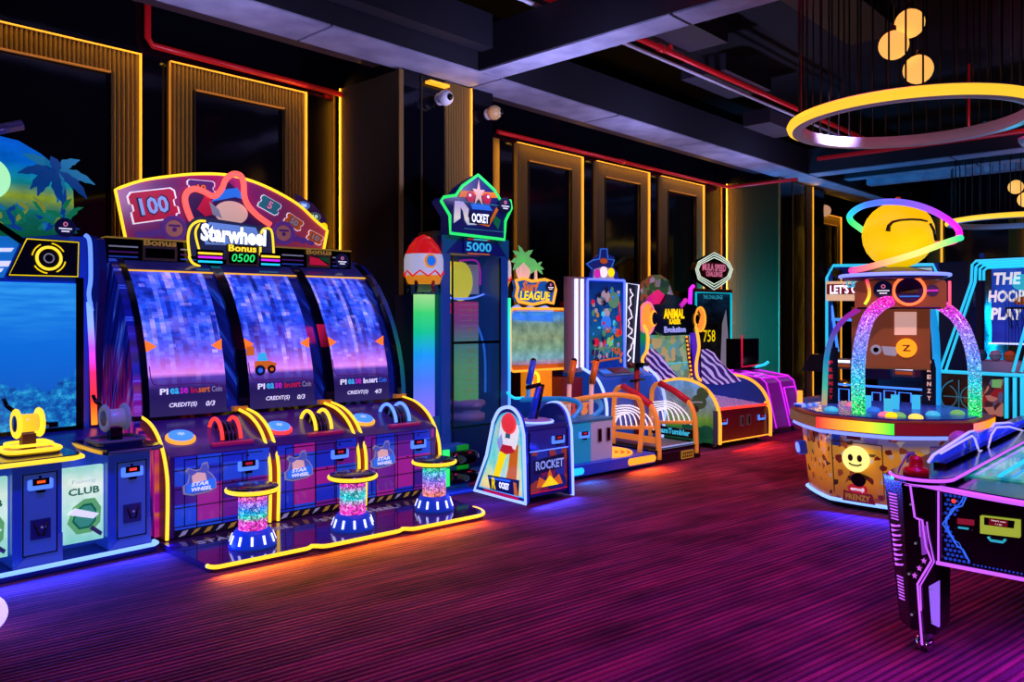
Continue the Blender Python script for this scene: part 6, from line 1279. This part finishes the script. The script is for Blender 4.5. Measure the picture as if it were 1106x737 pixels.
mb = MB(); c = a(868, 432, y=-.1); mb.lathe([(0, .70), (.05, .70), (.05, .72), (.022, .73), (.022, .83), (0, .83)], (-.66, .0, 0), [BLUE, BLUE, L_BLUE, L_ORG, L_ORG], 16); mb.build('control_stick', rm)
mb = MB()
for q in range(5): mb.ball((-.62 + .02 * q, -.12 + .05 * q, .715), .018, T_BLU if q % 2 else T_LBL, 10)
mb.build('button_row', rm)

# ================================================================= BASKETBALL MACHINES
CY = led('led_cyan_tube', (40, 195, 235), 1.0); CYB = led('led_blue_tube', (60, 140, 255), 1.1)
t = Thing('basketball_machine', 'blue neon basketball machine with LETS GO sign, behind the coin pusher', 'arcade machine', (10.8, 2.86), 90 - 6 - 180, 'basketball machines')
t.r = math.radians(-96); t.o.rotation_euler = (0, 0, t.r)
a = t.at   # local x runs towards -Y (right in the photo), y away from the aisle
x0 = a(894, 400, y=0).x; x1 = a(1012, 400, y=0).x
mb = MB(); mb.box(x0, x1, .02, 1.6, 0, .5, BLK); bd = mb.build('base_cabinet', t.o)
mb = MB()
mb.tube([(x0, 0, .52), (x1, 0, .52)], .015, CYB, 6)
for px0, px1, py0, py1 in ((906, 917, 420, 440), (901, 904, 419, 443), (942, 951, 424, 436), (955, 967, 422, 444), (971, 984, 424, 446), (988, 998, 427, 439)):
    p, q = a(px0, py0, y=0), a(px1, py1, y=0); mb.tube([p, (q.x, 0, p.z), q, (p.x, 0, q.z)], .009, CYB, 6, closed=True)
mb.build('front_light', bd)
mb = MB(); 
for q in ((x0, x0 + .05, .0, .05, 0, 2.1), (x1 - .05, x1, .0, .05, 0, 2.1), (x0, x0 + .05, 1.55, 1.6, 0, 2.3), (x1 - .05, x1, 1.55, 1.6, 0, 2.3)): mb.box(*q, MIDB); mb.cut()
fr = mb.build_each('frame_post', t.o)[0]
mb = MB(); p = [a(893, 440, y=0), a(893, 300, y=0), a(900, 287, y=0), a(1008, 286, y=0), a(1012, 296, y=0), a(1012, 440, y=0)]; mb.tube(p, .02, CY, 8); mb.tube([a(897, 345, y=.02), a(930, 346, y=.02)], .02, CYB, 6); mb.tube([a(898, 330, y=.02), a(905, 380, y=.02)], .02, CYB, 6); mb.build('frame_light', fr)
mb = MB(); mb.box(x0, x1, 1.5, 1.6, .5, 2.2, plastic('net_dark_blue', (8, 20, 60), .4)); mb.build('back_panel', t.o)
mb = MB(); mb.prism(t.pxz([(900, 300), (902, 288), (1002, 288), (1008, 302)], .04), 'y', .05, .4, DBLUE); p = t.pxz([(978, 290), (1006, 289), (1006, 300), (980, 300)], .03); mb.prism(p, 'y', .03, .05, led('topper_white', (190, 200, 190), .6)); mb.disc(a(904, 295, y=.03), .07, BLK, t=.01, rz=.05); mb.build('top_board', t.o)
mb = MB(); sgp = t.pxz([(892, 304), (934, 304), (934, 325), (892, 325)], -.03); mb.prism(sgp, 'y', -.03, .05, led('sign_cream', (240, 215, 170), .55)); sg = mb.build('name_sign', t.o)
mb = MB(); mb.prism(t.pxz([(893, 307), (934, 307), (934, 318), (893, 318)], -.035), 'y', -.036, -.03, T_CRIMD); mb.text("LET'S GO", a(915, 312.5, y=-.04), .12, L_WHT, .48, bold=.03); c = a(919, 306, y=-.04); mb.ring(c, .05, .012, T_CYA, n=16); c = a(924, 306, y=-.04); mb.ring(c, .05, .012, T_CYA, n=16); mb.build('sign_lettering', sg)
for px, py in ((912, 392), (979, 400)):
    p = a(px, py, y=.3); mb = MB(); mb.box(p.x - .18, p.x + .1, .3, .5, p.z - .09, p.z + .05, GREY); mb.box(p.x - .14, p.x + .08, .29, .3, p.z + .0, p.z + .035, L_WHT); mb.box(p.x - .14, p.x + .08, .29, .3, p.z - .06, p.z - .02, T_ORG2); mb.build('score_display', t.o)
    mb = MB(); mb.prism([(p.x - .7, p.z - .15), (p.x - .55, p.z + .1), (p.x - .3, p.z + .1), (p.x - .25, p.z - .15)], 'y', .4, .42, plastic('ramp_blue_dark', (8, 30, 80), .3) if 'ramp_blue_dark' not in MATS else MATS['ramp_blue_dark']); mb.build('ramp_panel', t.o)

t = Thing('basketball_machine', 'cyan neon basketball hoop machine with big blue poster, right of the coin pusher', 'arcade machine', (10.3, 2.0), -96, 'basketball machines')
a = t.at
x0 = a(1014, 402, y=0).x; x1 = x0 + 2.3
mb = MB(); mb.box(x0, x1, .04, 1.8, 0, a(1060, 404, y=0).z, BLK); bd = mb.build('base_cabinet', t.o)
zsh = a(1050, 403, y=0).z
mb = MB(); mb.tube([(x0, 0, zsh), (x1, 0, zsh)], .02, CY, 8); c = a(1036, 429, y=.03); mb.ring((c.x, .02, c.z), .2, .008, led('emblem_teal', (40, 130, 160), .5), n=30, a0=1.9, a1=4.4); mb.tube([(c.x, .02, c.z + .2), (c.x, .02, c.z - .2)], .007, T_TEAL, 5); mb.tube([(c.x - .17, .02, c.z), (c.x + .17, .02, c.z)], .007, T_TEAL, 5); mb.ring((c.x + .16, .02, c.z), .14, .007, T_TEAL, n=16, a0=2., a1=4.3); mb.ring((c.x - .16, .02, c.z), .14, .007, T_TEAL, n=16, a0=-1.1, a1=1.1)
for px in (1087, 1096, 1104): mb.tube([a(px, 408, y=.02), a(px, 452, y=.02)], .022, CY, 6)
mb.build('front_light', bd)
mb = MB(); mb.prism(t.pxz([(1066, 420), (1071, 410), (1083, 410), (1083, 450), (1062, 450), (1062, 430)], .02), 'y', .0, .04, artmat('front_figure', [(120, 60, 40), (60, 40, 50), (200, 150, 120), (160, 30, 40), (90, 110, 140)], (12, 12, 12), .3)); p = a(1076, 415, y=0); mb.box(p.x - .04, p.x + .05, -.01, .0, p.z - .04, p.z + .05, T_LGRN); mb.build('front_picture', bd)
mb = MB(); 
for i in range(4):
    px = 1050 + i * 4.2; p = [a(px - 2 - 33 + i * 2, 401, y=.02 * i), a(px - 1, 305, y=.02 * i), a(px, 286 + i * 2.2, y=.02 * i), a(px + 4, 282 + i * 2.4, y=.02 * i)]; e = p[-1].copy(); e.x = x1; 
    if i < 2: mb.tube(p + [e], .016, CY, 6)
    else: mb.tube([a(px, 303, y=.02 * i)] + p[2:] + [e], .016, CY, 6)
mb.tube([a(1094, 402, y=0), a(1110, 345, y=0)], .018, CY, 6); mb.tube([a(1103, 402, y=0), a(1119, 345, y=0)], .018, CY, 6); mb.build('frame_light', t.o)
ZT = a(1060, 283, y=0).z
mb = MB(); mb.box(x0 + .3, x0 + .36, .04, .1, zsh, ZT, BLK); mb.box(x0 + .3, x1, 1.7, 1.76, 0, ZT, BLK); mb.box(x0 + .3, x1, .1, 1.7, ZT, ZT + .05, BLK); fr = mb.build('frame', t.o)
mb = MB()
for q in range(9): mb.box(x0 + .42 + q * .035, x0 + .425 + q * .035, .9, .905, zsh, 1.75, ROD)
mb.build('side_net', fr)
POST = rampmat('poster_blue', [(0, (50, 150, 90)), (.16, (60, 160, 90)), (.18, (30, 40, 170)), (.5, (40, 60, 210)), (1, (40, 90, 225))], .78, 1.85, 2, .6, ((4, 4, 4), [(.4, (110, 120, 180)), (.6, (255, 255, 255))], .5, 'MULTIPLY', 2.))
Y = 1.0; p = t.pxz([(1071, 372), (1071, 289), (1150, 284), (1150, 376)], Y); mb = MB(); mb.prism(p, 'y', Y, Y + .03, POST); po = mb.build('poster', t.o)
mb = MB(); 
for s, px, py, w in (('THE', 1084, 301, .30), ('HOOPS', 1086, 320, .46), ('PLAY', 1084, 339, .36)): c = a(px, py, y=Y); mb.text(s, (c.x + .04, Y - .004, c.z), .15, T_WHT, w, bold=.04, shear=.1)
c = a(1103, 305, y=Y); mb.disc((c.x, Y - .002, c.z), .1, T_CYA, t=.005); c = a(1104, 325, y=Y); mb.disc((c.x, Y - .002, c.z), .09, T_ORG2, t=.005, rz=.05); mb.build('poster_print', po)
mb = MB(); c = a(1092, 333, y=.8); mb.ring((c.x + .1, .8, c.z), .16, .012, BLK, 'z', 24, 6); mb.tube([(c.x + .1, .95, c.z), (c.x + .1, 1.0, c.z - .3)], .015, BLK, 6)
for q in range(10):
    an = 2 * pi * q / 10; mb.tube([(c.x + .1 + .16 * math.cos(an), .8 + .16 * math.sin(an), c.z), (c.x + .1 + .1 * math.cos(an + .5), .8 + .1 * math.sin(an + .5), c.z - .25)], .004, BLK, 4)
mb.build('hoop', t.o)
p = a(1078, 372, y=.3); mb = MB(); mb.box(p.x - .3, p.x + .5, .25, .7, p.z - .35, p.z - .2, LGREY); mb.box(p.x - .3, x1, .9, .92, p.z - .02, p.z, L_WHT2); mb.build('ball_tray', t.o)
wl_ = Matrix.Translation(t.loc) @ Matrix.Rotation(t.r, 4, 'Z')
BALL = plastic('ball_orange', (200, 90, 30), .5, es=.1)
for px, py, m, lab in ((1091, 382, BALL, 'orange basketball in the grey tray under the blue poster'), (1075, 383, plastic('ball_white', (200, 190, 190), .5), 'whitish basketball between two others in the tray under the blue poster'), (1060, 384, plastic('ball_teal', (60, 90, 120), .5), 'dusky blue basketball in the grey tray under the blue poster')):
    c = a(px, py, y=.35); mb = MB(); r = .062; mb.ball((0, 0, 0), r, m, 20); b_ = one(mb, 'basketball', lab, 'ball', wl_ @ Vector((c.x, .35, p.z - .2 + r + .004)), 'basketballs in the tray')
    s = MB(); s.ring((0, 0, 0), r, .003, BLK, 'x', 20, 4); s.ring((0, 0, 0), r, .003, BLK, 'z', 20, 4); s.build('seam', b_)

# ================================================================= AIR HOCKEY TABLE
t = Thing('air_hockey_table', 'black air hockey table edged in pink neon with a flared front leg', 'game table', (3.7, 1.0), 0)
a = t.at   # here x runs down the table, y towards the wall
NAVYG = plastic('table_navy', (8, 8, 40), .15, coat=.5)
mb = MB(); mb.box(.02, 2.3, -1.2, -.01, .42, .74, NAVYG); bd = mb.build('cabinet', t.o)
LEGM = plastic('leg_black', (6, 5, 14), .2, coat=.5); LEGS = plastic('leg_side_slate', (22, 34, 54), .35)
def leg(yc, s, x=0.):
    """flared leg with chamfered corner; s = +1 leans its slim face to +y"""
    top_ = [(x - .02, yc - s * .0), (x - .02, yc + s * .135), (x + .09, yc + s * .245), (x + .22, yc + s * .245), (x + .22, yc)]
    bot = [(x - .01, yc - s * .0), (x - .01, yc + s * .10), (x + .07, yc + s * .17), (x + .19, yc + s * .17), (x + .19, yc)]
    n_ = 5; vs = [(p[0], p[1], .10) for p in bot] + [(p[0], p[1], .735) for p in top_]
    fs = [tuple(range(n_)), tuple(range(2 * n_ - 1, n_ - 1, -1))] + [(i, (i + 1) % n_, n_ + (i + 1) % n_, n_ + i) for i in range(n_)]
    m_ = MB(); m_.add(vs, fs, LEGM); lo = m_.build('leg', t.o)
    if s > 0 and x < 1:
        m_ = MB()
        def L(pts): return [(-.0155 - .01 * (p[1] - .1) / .64 - .006 if True else 0, p[0], p[1]) for p in pts]
        q = lambda pts, r: m_.tube([a(px, py, x=-.024) for px, py in pts], r, L_PINK, 6)
        q([(983, 524), (988, 559), (996, 562), (1000, 590), (1006, 606), (991, 631), (993, 660), (996, 697)], .0042); q([(989, 560), (993, 562), (994, 580)], .003); q([(1001, 564), (1003, 580), (1009, 607), (994, 633), (995, 660)], .0025)
        q([(977, 524), (1000, 527)], .002); q([(1013, 528), (1013, 606)], .002)
        m_.build('neon_line', lo)
        m_ = MB(); m_.prism([(p.y, p.z) for p in (a(px, py, x=-.03) for px, py in ((1003, 634), (1014, 628), (1014, 678), (1006, 674)))], 'x', -.03, -.014, led('leg_plate_violet', (160, 110, 255), .75)); m_.build('leg_plate', lo)
        m_ = MB()
        m_.prism([(p.y, p.z) for p in (a(px, py, x=-.024) for px, py in ((993, 568), (1000, 568), (1003, 598), (996, 600)))], 'x', -.026, -.022, led('circuit_violet', (150, 70, 200), .6))
        for px, py in ((998, 606), (993, 614), (988, 622)):
            c = a(px, py, x=-.024); m_.prism([(c.y + .011 * (1 if k_ % 2 == 0 else .45) * math.sin(k_ * pi / 5), c.z + .013 * (1 if k_ % 2 == 0 else .45) * math.cos(k_ * pi / 5)) for k_ in range(10)], 'x', -.028, -.024, T_PINKP)
        for px, py in ((984, 545), (989, 587), (982, 620), (985, 664), (1006, 636), (1008, 671)):
            c = a(px, py, x=-.024); m_.disc((-.026 if px < 1000 else -.031, c.y, c.z), .005, T_GREY, ax='x', t=.004, n=10)
        m_.build('leg_graphic', lo)
        # slim chamfer face with slashes and lettering
        m_ = MB(); p0, p1 = Vector((x - .02, yc + .135, 0)), Vector((x + .09, yc + .245, 0)); b0, b1 = Vector((x - .01, yc + .10, 0)), Vector((x + .07, yc + .17, 0))
        nrm = Vector((-1, 1, 0)).normalized()
        def CH(u, z): f = (z - .10) / .635; return b0.lerp(b1, u).lerp(p0.lerp(p1, u), f) + Vector((0, 0, z)) + nrm * .003
        for z0, nn in ((.545, 9), (.2, 8)):
            for k_ in range(nn):
                z = z0 + k_ * .0135 + .0; v_ = [CH(.78, z), CH(.3, z + .008), CH(.3, z + .013), CH(.78, z + .006)]; m_.add(v_, [(0, 1, 2, 3)], L_PINK)
        for k_ in range(9):
            z = .34 + k_ * .021; v_ = [CH(.8, z), CH(.25, z + .02 + .008 * (k_ % 2)), CH(.2, z + .03), CH(.5, z + .018), CH(.85, z + .012)]; m_.add(v_, [(0, 1, 2, 3, 4)], L_PINK)
        m_.build('side_lettering', lo)
    m_ = MB(); cx_, cy_ = x + .06, yc + s * .06; m_.tube([(cx_, cy_, .11), (cx_, cy_, .075)], .018, CHROME, 10); m_.box(cx_ - .03, cx_ + .03, cy_ - .02, cy_ + .02, .055, .08, GREY)
    for d in (-.018, .018): m_.lathe([(0, -.012), (.026, -.012), (.03, 0), (.026, .012), (0, .012)], (cx_ - .012, cy_ + d, .03), CHROME, 16, 'y')
    m_.build('caster', lo)
leg(.0, 1); leg(-1.2, -1); leg(.0, 1, 2.0); leg(-1.2, -1, 2.0)
# end panel
mb = MB(); mb.box(.0, .02, -1.2, .0, .40, .74, plastic('end_panel_navy', (4, 5, 26), .12, coat=.6)); ep = mb.build('end_panel', t.o)
mb = MB(); mb.tube([(-.006, .0, .405), (-.006, -1.2, .405)], .008, L_PINK, 8); mb.tube([(-.004, -.008, .41), (-.004, -.008, .73)], .003, L_PINK, 6); mb.build('panel_light', ep)
mb = MB(); 
HEX = led('hex_blue', (40, 90, 230), .4)
for i in range(9):
    for j in range(16):
        y_, z_ = -.035 - i * .017 - (j % 2) * .0085, .43 + j * .019
        lim = .10 + .0 if abs(z_ - .57) > .10 else .045
        lim = .04 + .62 * abs(z_ - .57)
        if -y_ < lim: mb.disc((-.0005, y_, z_), .0062 * (1.25 - .3 * (-y_ / .15)), HEX, ax='x', t=.0015, n=6)
for j in range(22): mb.disc((-.0005, -.14 - j * .014, .425 - j * .0), .004, HEX, ax='x', t=.0015, n=6)
mb.build('hexagon_print', ep)
mb = MB()
for w, r in (((1045, 534), (1039, 547), (1032, 549), (1018, 566), (1034, 590), (1040, 594), (1047, 607)), .003), (((1042, 534), (1037, 544), (1027, 551), (1021, 567), (1031, 584), (1036, 587), (1043, 602)), .0018), (((1040, 540), (1021, 560), (1026, 577)), .0015): mb.tube([a(px, py, x=-.004) for px, py in w], r, led('circuit_blue', (60, 120, 255), .8) if 'circuit_blue' not in MATS else MATS['circuit_blue'], 5)
mb.tube([a(1046, 535, x=-.004), a(1106, 545, x=-.004)], .0015, T_PURP2, 5)
for py in (532, 555, 578, 601): c = a(1018.5, py, x=-.002); mb.disc((-.001, c.y, c.z), .006, GREY, ax='x', t=.004, n=12)
mb.build('circuit_print', ep)
mb = MB(); c = a(1030, 541.5, x=-.003); mb.ball((-.002, c.y, c.z), (.006, .009, .009), L_RED, 12); mb.build('indicator_lamp', ep)
mb = MB(); mb.prism([(p.y, p.z) for p in (a(px, py, x=-.004) for px, py in ((1034, 560), (1052, 562), (1052, 568), (1034, 566)))], 'x', -.006, 0, led('small_display', (170, 30, 60), .5)); mb.tube([a(1035, 570, x=-.006), a(1046, 571.5, x=-.006)], .0045, T_CYA, 6); 
for px, py in ((1031.5, 571), (1050, 573)): c = a(px, py, x=-.002); mb.disc((0, c.y, c.z), .004, GREY, ax='x', t=.003, n=8)
mb.build('status_display', ep)
mb = MB(); q4 = ((1059, 557), (1102, 562), (1102, 581), (1059, 576)); pp = [(p.y, p.z) for p in (a(px, py, x=-.01) for px, py in q4)]; mb.prism(pp, 'x', -.018, .0, led('coin_plate_lime', (170, 185, 60), .8)); cd = mb.build('coin_plate', ep, .004)
mb = MB(); mb.prism([(p.y, p.z) for p in (a(px, py, x=-.02) for px, py in ((1063, 559), (1096, 563), (1095, 571), (1063, 567)))], 'x', -.022, -.017, BLK); mb.prism([(p.y, p.z) for p in (a(px, py, x=-.02) for px, py in ((1068, 560), (1089, 562.5), (1088, 569.5), (1068, 567.5)))], 'x', -.024, -.02, led('coin_display_red', (130, 10, 30), .6)); c = a(1078.5, 563.2, x=-.024); mb.text('Insert coin', (-.024, c.y, c.z), .006, T_WHT, .05, X=(0, -1, 0), bold=.02, t=.001); c = a(1078.5, 566.8, x=-.024); mb.text('1 / 20', (-.024, c.y, c.z), .006, T_WHT, .022, X=(0, -1, 0), bold=.02, t=.001)
mb.build('coin_display', cd)
mb = MB(); mb.tube([a(1067, 580, x=-.008), a(1070, 584, x=-.008), a(1083, 586, x=-.008), a(1086, 583, x=-.008)], .005, T_CYA, 6); mb.build('coin_return_light', ep)
# bowed end and side rail of the table top
mb = MB(); bow = [(-.05 - .19 * math.sin(pi * f / 20) ** .8, .15 - 1.5 * f / 20) for f in range(21)]
mb.prism(bow + [(2.35, -1.35), (2.35, .15)], 'z', .735, .765, NAVYG); tt = mb.build('table_top', t.o)
mb = MB(); mb.tube([(p[0] - .006, p[1], .75) for p in bow], .011, L_PINK, 8); mb.tube([(-.05, .155, .75), (2.35, .155, .75)], .008, L_PINK, 8); mb.build('rim_light', tt)
k = N('playfield_glow'); no = k.n('TexNoise', {'Vector': k.scaled((3, 8, 1)), 'Scale': 1., 'Detail': 2.}); cc = k.ramp(no.outputs[0], [(.3, (10, 70, 150)), (.5, (20, 150, 170)), (.62, (110, 200, 180)), (.75, (190, 120, 210))]); k.set('Base Color', (.02, .05, .1, 1)); k.set('Emission Color', cc); k.set('Emission Strength', .75); k.set('Roughness', .1); k.set('Coat Weight', .4); PLAYF = k.m
mb = MB(); mb.box(.12, 2.3, -1.25, -.075, .765, .775, PLAYF); mb.tube([(.14, -.2, .778), (.8, -.2, .778), (1.1, -.5, .778), (2.2, -.5, .778)], .006, L_CYAN, 5); mb.tube([(.14, -.25, .778), (.7, -.25, .778), (1.0, -.6, .778)], .005, T_CYA, 5); mb.build('playfield', tt)
rl = arc((-.13, .02), .12, pi / 2, 1.5 * pi, 12)
mb = MB(); mb.prism([(2.35, .14)] + [(p[0], p[1]) for p in rl] + [(2.35, -.10)], 'z', .772, .80, NAVYG); rr_ = mb.build('side_rail', t.o)
mb = MB(); mb.tube([(2.35, .145, .79)] + [(p[0], p[1], .79) for p in rl] + [(.0, -.10, .79), (.3, -.098, .79), (2.35, -.098, .79)], .007, L_PINK, 8); mb.build('rail_light', rr_)
mb = MB(); mb.box(.06, 2.35, -.02, .03, .8005, .818, BLK); mb.build('guard_base', rr_)
mb = MB(); mb.box(.08, 2.3, .01, .016, .8185, .84, BLUEGL); gd = mb.build('side_guard', t.o)
P3 = [(1003, 499), (1008, 492), (1030, 478), (1047, 467), (1051, 466), (1055, 470), (1059, 484), (1064, 485), (1069, 466), (1074, 458), (1090, 457), (1110, 463)]
g1 = [a(px, py, y=.02) for px, py in P3]; g2 = [a(px, py, y=-.02) for px, py in [(1016, 490), (1030, 482), (1046, 473), (1050, 471), (1053, 474), (1057, 487), (1066, 488), (1071, 470), (1076, 462), (1090, 461), (1110, 467)]]
mb = MB(); mb.tube(g1, .007, L_LAV, 6); mb.tube(g2, .005, L_LAV, 6); mb.build('guard_light', gd)
mb = MB(); mb.prism([(p.x, p.z) for p in g1] + [(g1[-1].x, .83), (g1[0].x, .83)], 'y', .008, .014, BLUEGL); mb.build('guard_pane', gd)
mb = MB(); mb.ball((.55, .05, .85), (.05, .05, .05), LGREY, 16); mb.build('rail_dome', rr_)
# striker at the corner
s = Thing('air_hockey_striker', 'red air hockey striker resting on the near corner of the neon table', 'striker', (3.52, 1.03, .8005), 0)
mb = MB(); mb.lathe([(0, 0), (.048, 0), (.05, .018), (.042, .026), (.026, .03), (.028, .058), (.022, .072), (0, .076)], (0, 0, 0), plastic('striker_red', (200, 18, 28), .35, coat=.4, es=.12), 28); so = mb.build('striker_body', s.o)
mb = MB(); mb.tube(spline([(-.0, .0, .078), (-.03, .02, .085), (-.05, .035, .05), (-.055, .045, .03), (-.06, .05, .006)], 5), .004, LGREY, 6); mb.build('tether', so)

# ================================================================= LIGHT
DN = (0, 0, -1)
def spot(name, loc, aim, e, c, cone=70, r=.05, blend=1.):
    l = bpy.data.lights.new(name, 'SPOT'); l.energy = e; l.color = lin(c); l.spot_size = math.radians(cone); l.spot_blend = blend; l.shadow_soft_size = r
    o = bpy.data.objects.new(name, l); COL.objects.link(o); o.location = loc; o.rotation_euler = Vector(aim).to_track_quat('-Z', 'Y').to_euler(); return o
for loc, e, c in (((2.4, 2.2, 4.6), 15, (255, 40, 150)), ((5.4, 2.4, 4.6), 42, (255, 30, 110)), ((9.0, 3.2, 4.6), 80, (255, 30, 90)), ((3.3, .3, 4.6), 48, (150, 40, 255)), ((12.5, 1.5, 4.6), 60, (255, 30, 130))):
    area('ceiling_fill', loc, DN, 1.2, 1.2, e, c, 110)  # unseen fill lamps added overhead to light the carpet
# coloured fill spots added over the aisle to brighten the machines
for loc, at_, e, c, cone in (((.9, 2.9, 3.4), (1.6, 5.2, .7), 260, (70, 100, 255), 60), ((2.4, 2.6, 3.4), (3.2, 5.3, .9), 240, (90, 100, 255), 60), ((4.2, 2.2, 3.4), (5.2, 5.0, 1.0), 300, (90, 130, 255), 60),
                             ((5.4, 2.2, 3.4), (6.8, 4.8, .9), 300, (255, 200, 190), 55), ((6.8, 2.4, 3.5), (8.4, 5.0, .9), 300, (200, 180, 255), 55), ((4.6, .9, 3.0), (6.6, 2.1, .8), 170, (255, 200, 190), 50), ((6.9, .6, 3.4), (10.0, 2.6, 1.), 200, (80, 160, 255), 60), ((1.9, .2, 2.6), (3.8, .7, .6), 40, (150, 120, 255), 60)):
    spot('fill_spot', loc, Vector(at_) - Vector(loc), e, c, cone)
# strip lamps doubling the LED lines that throw light on the carpet
area('strip_lamp', (1.6, 4.90, .07), (0, -1, -.35), 1.1, .02, 16, (40, 70, 255), 170)
for x, y in ((2.42, 4.2), (3.05, 4.13), (3.68, 4.05)): area('strip_lamp', (x, y, .045), (-.1, -1, -.35), .6, .02, 6, (255, 150, 10), 170)
area('strip_lamp', (4.75, 4.0, .05), (0, -1, -.4), .5, .02, 6, (50, 80, 255), 170)
area('strip_lamp', (4.35, 4.35, .3), (-.2, -.3, -1), .2, .2, 3, (40, 60, 255), 170)
area('strip_lamp', (6.3, 4.24, .09), (0, -1, -.4), .45, .02, 8, (255, 120, 20), 170)
area('strip_lamp', (5.55, 4.3, .09), (0, -1, -.4), .2, .02, 2.5, (20, 160, 255), 170)
area('strip_lamp', (8.3, 4.12, .08), (0, -1, -.4), .9, .02, 6, (255, 60, 30), 170)
area('strip_lamp', (5.95, 2.02, .07), (-1, -.1, -.4), .7, .02, 9, (30, 50, 255), 170)
area('strip_lamp', (3.62, .5, .40), (-.3, 0, -1), 1.2, .03, 10, (190, 40, 255), 170)
area('strip_lamp', (11.62, 6.0, .95), (1, -.05, .0), .05, 1.8, 420, (0, 120, 185), 170)
# unseen pale washes added to brighten the beam soffits
for loc, aim, e in (((2.6, 4.6, 2.5), (0, .75, 1), 20), ((5.4, 4.4, 2.7), (0, .8, 1), 20), ((8.2, 4.6, 2.6), (0, .7, 1), 22), ((11., 4.6, 2.6), (0, .7, 1), 22), ((4.9, 3.9, 3.0), (.4, 0, 1), 9), ((12.6, 1.5, 2.9), (.5, 0, 1), 14)):
    area('beam_fill', loc, aim, .15, .15, e, (190, 185, 255), 140)
spot('teal_spot', (8.6, 1.6, 2.6), (-1, .1, .2), 12, (0, 170, 220), 60)  # added lamp carrying the basketball neon's teal to the chandelier ring
w = bpy.data.worlds.new('world'); sc.world = w; w.use_nodes = True
w.node_tree.nodes['Background'].inputs[0].default_value = (.02, .02, .05, 1); w.node_tree.nodes['Background'].inputs[1].default_value = .3
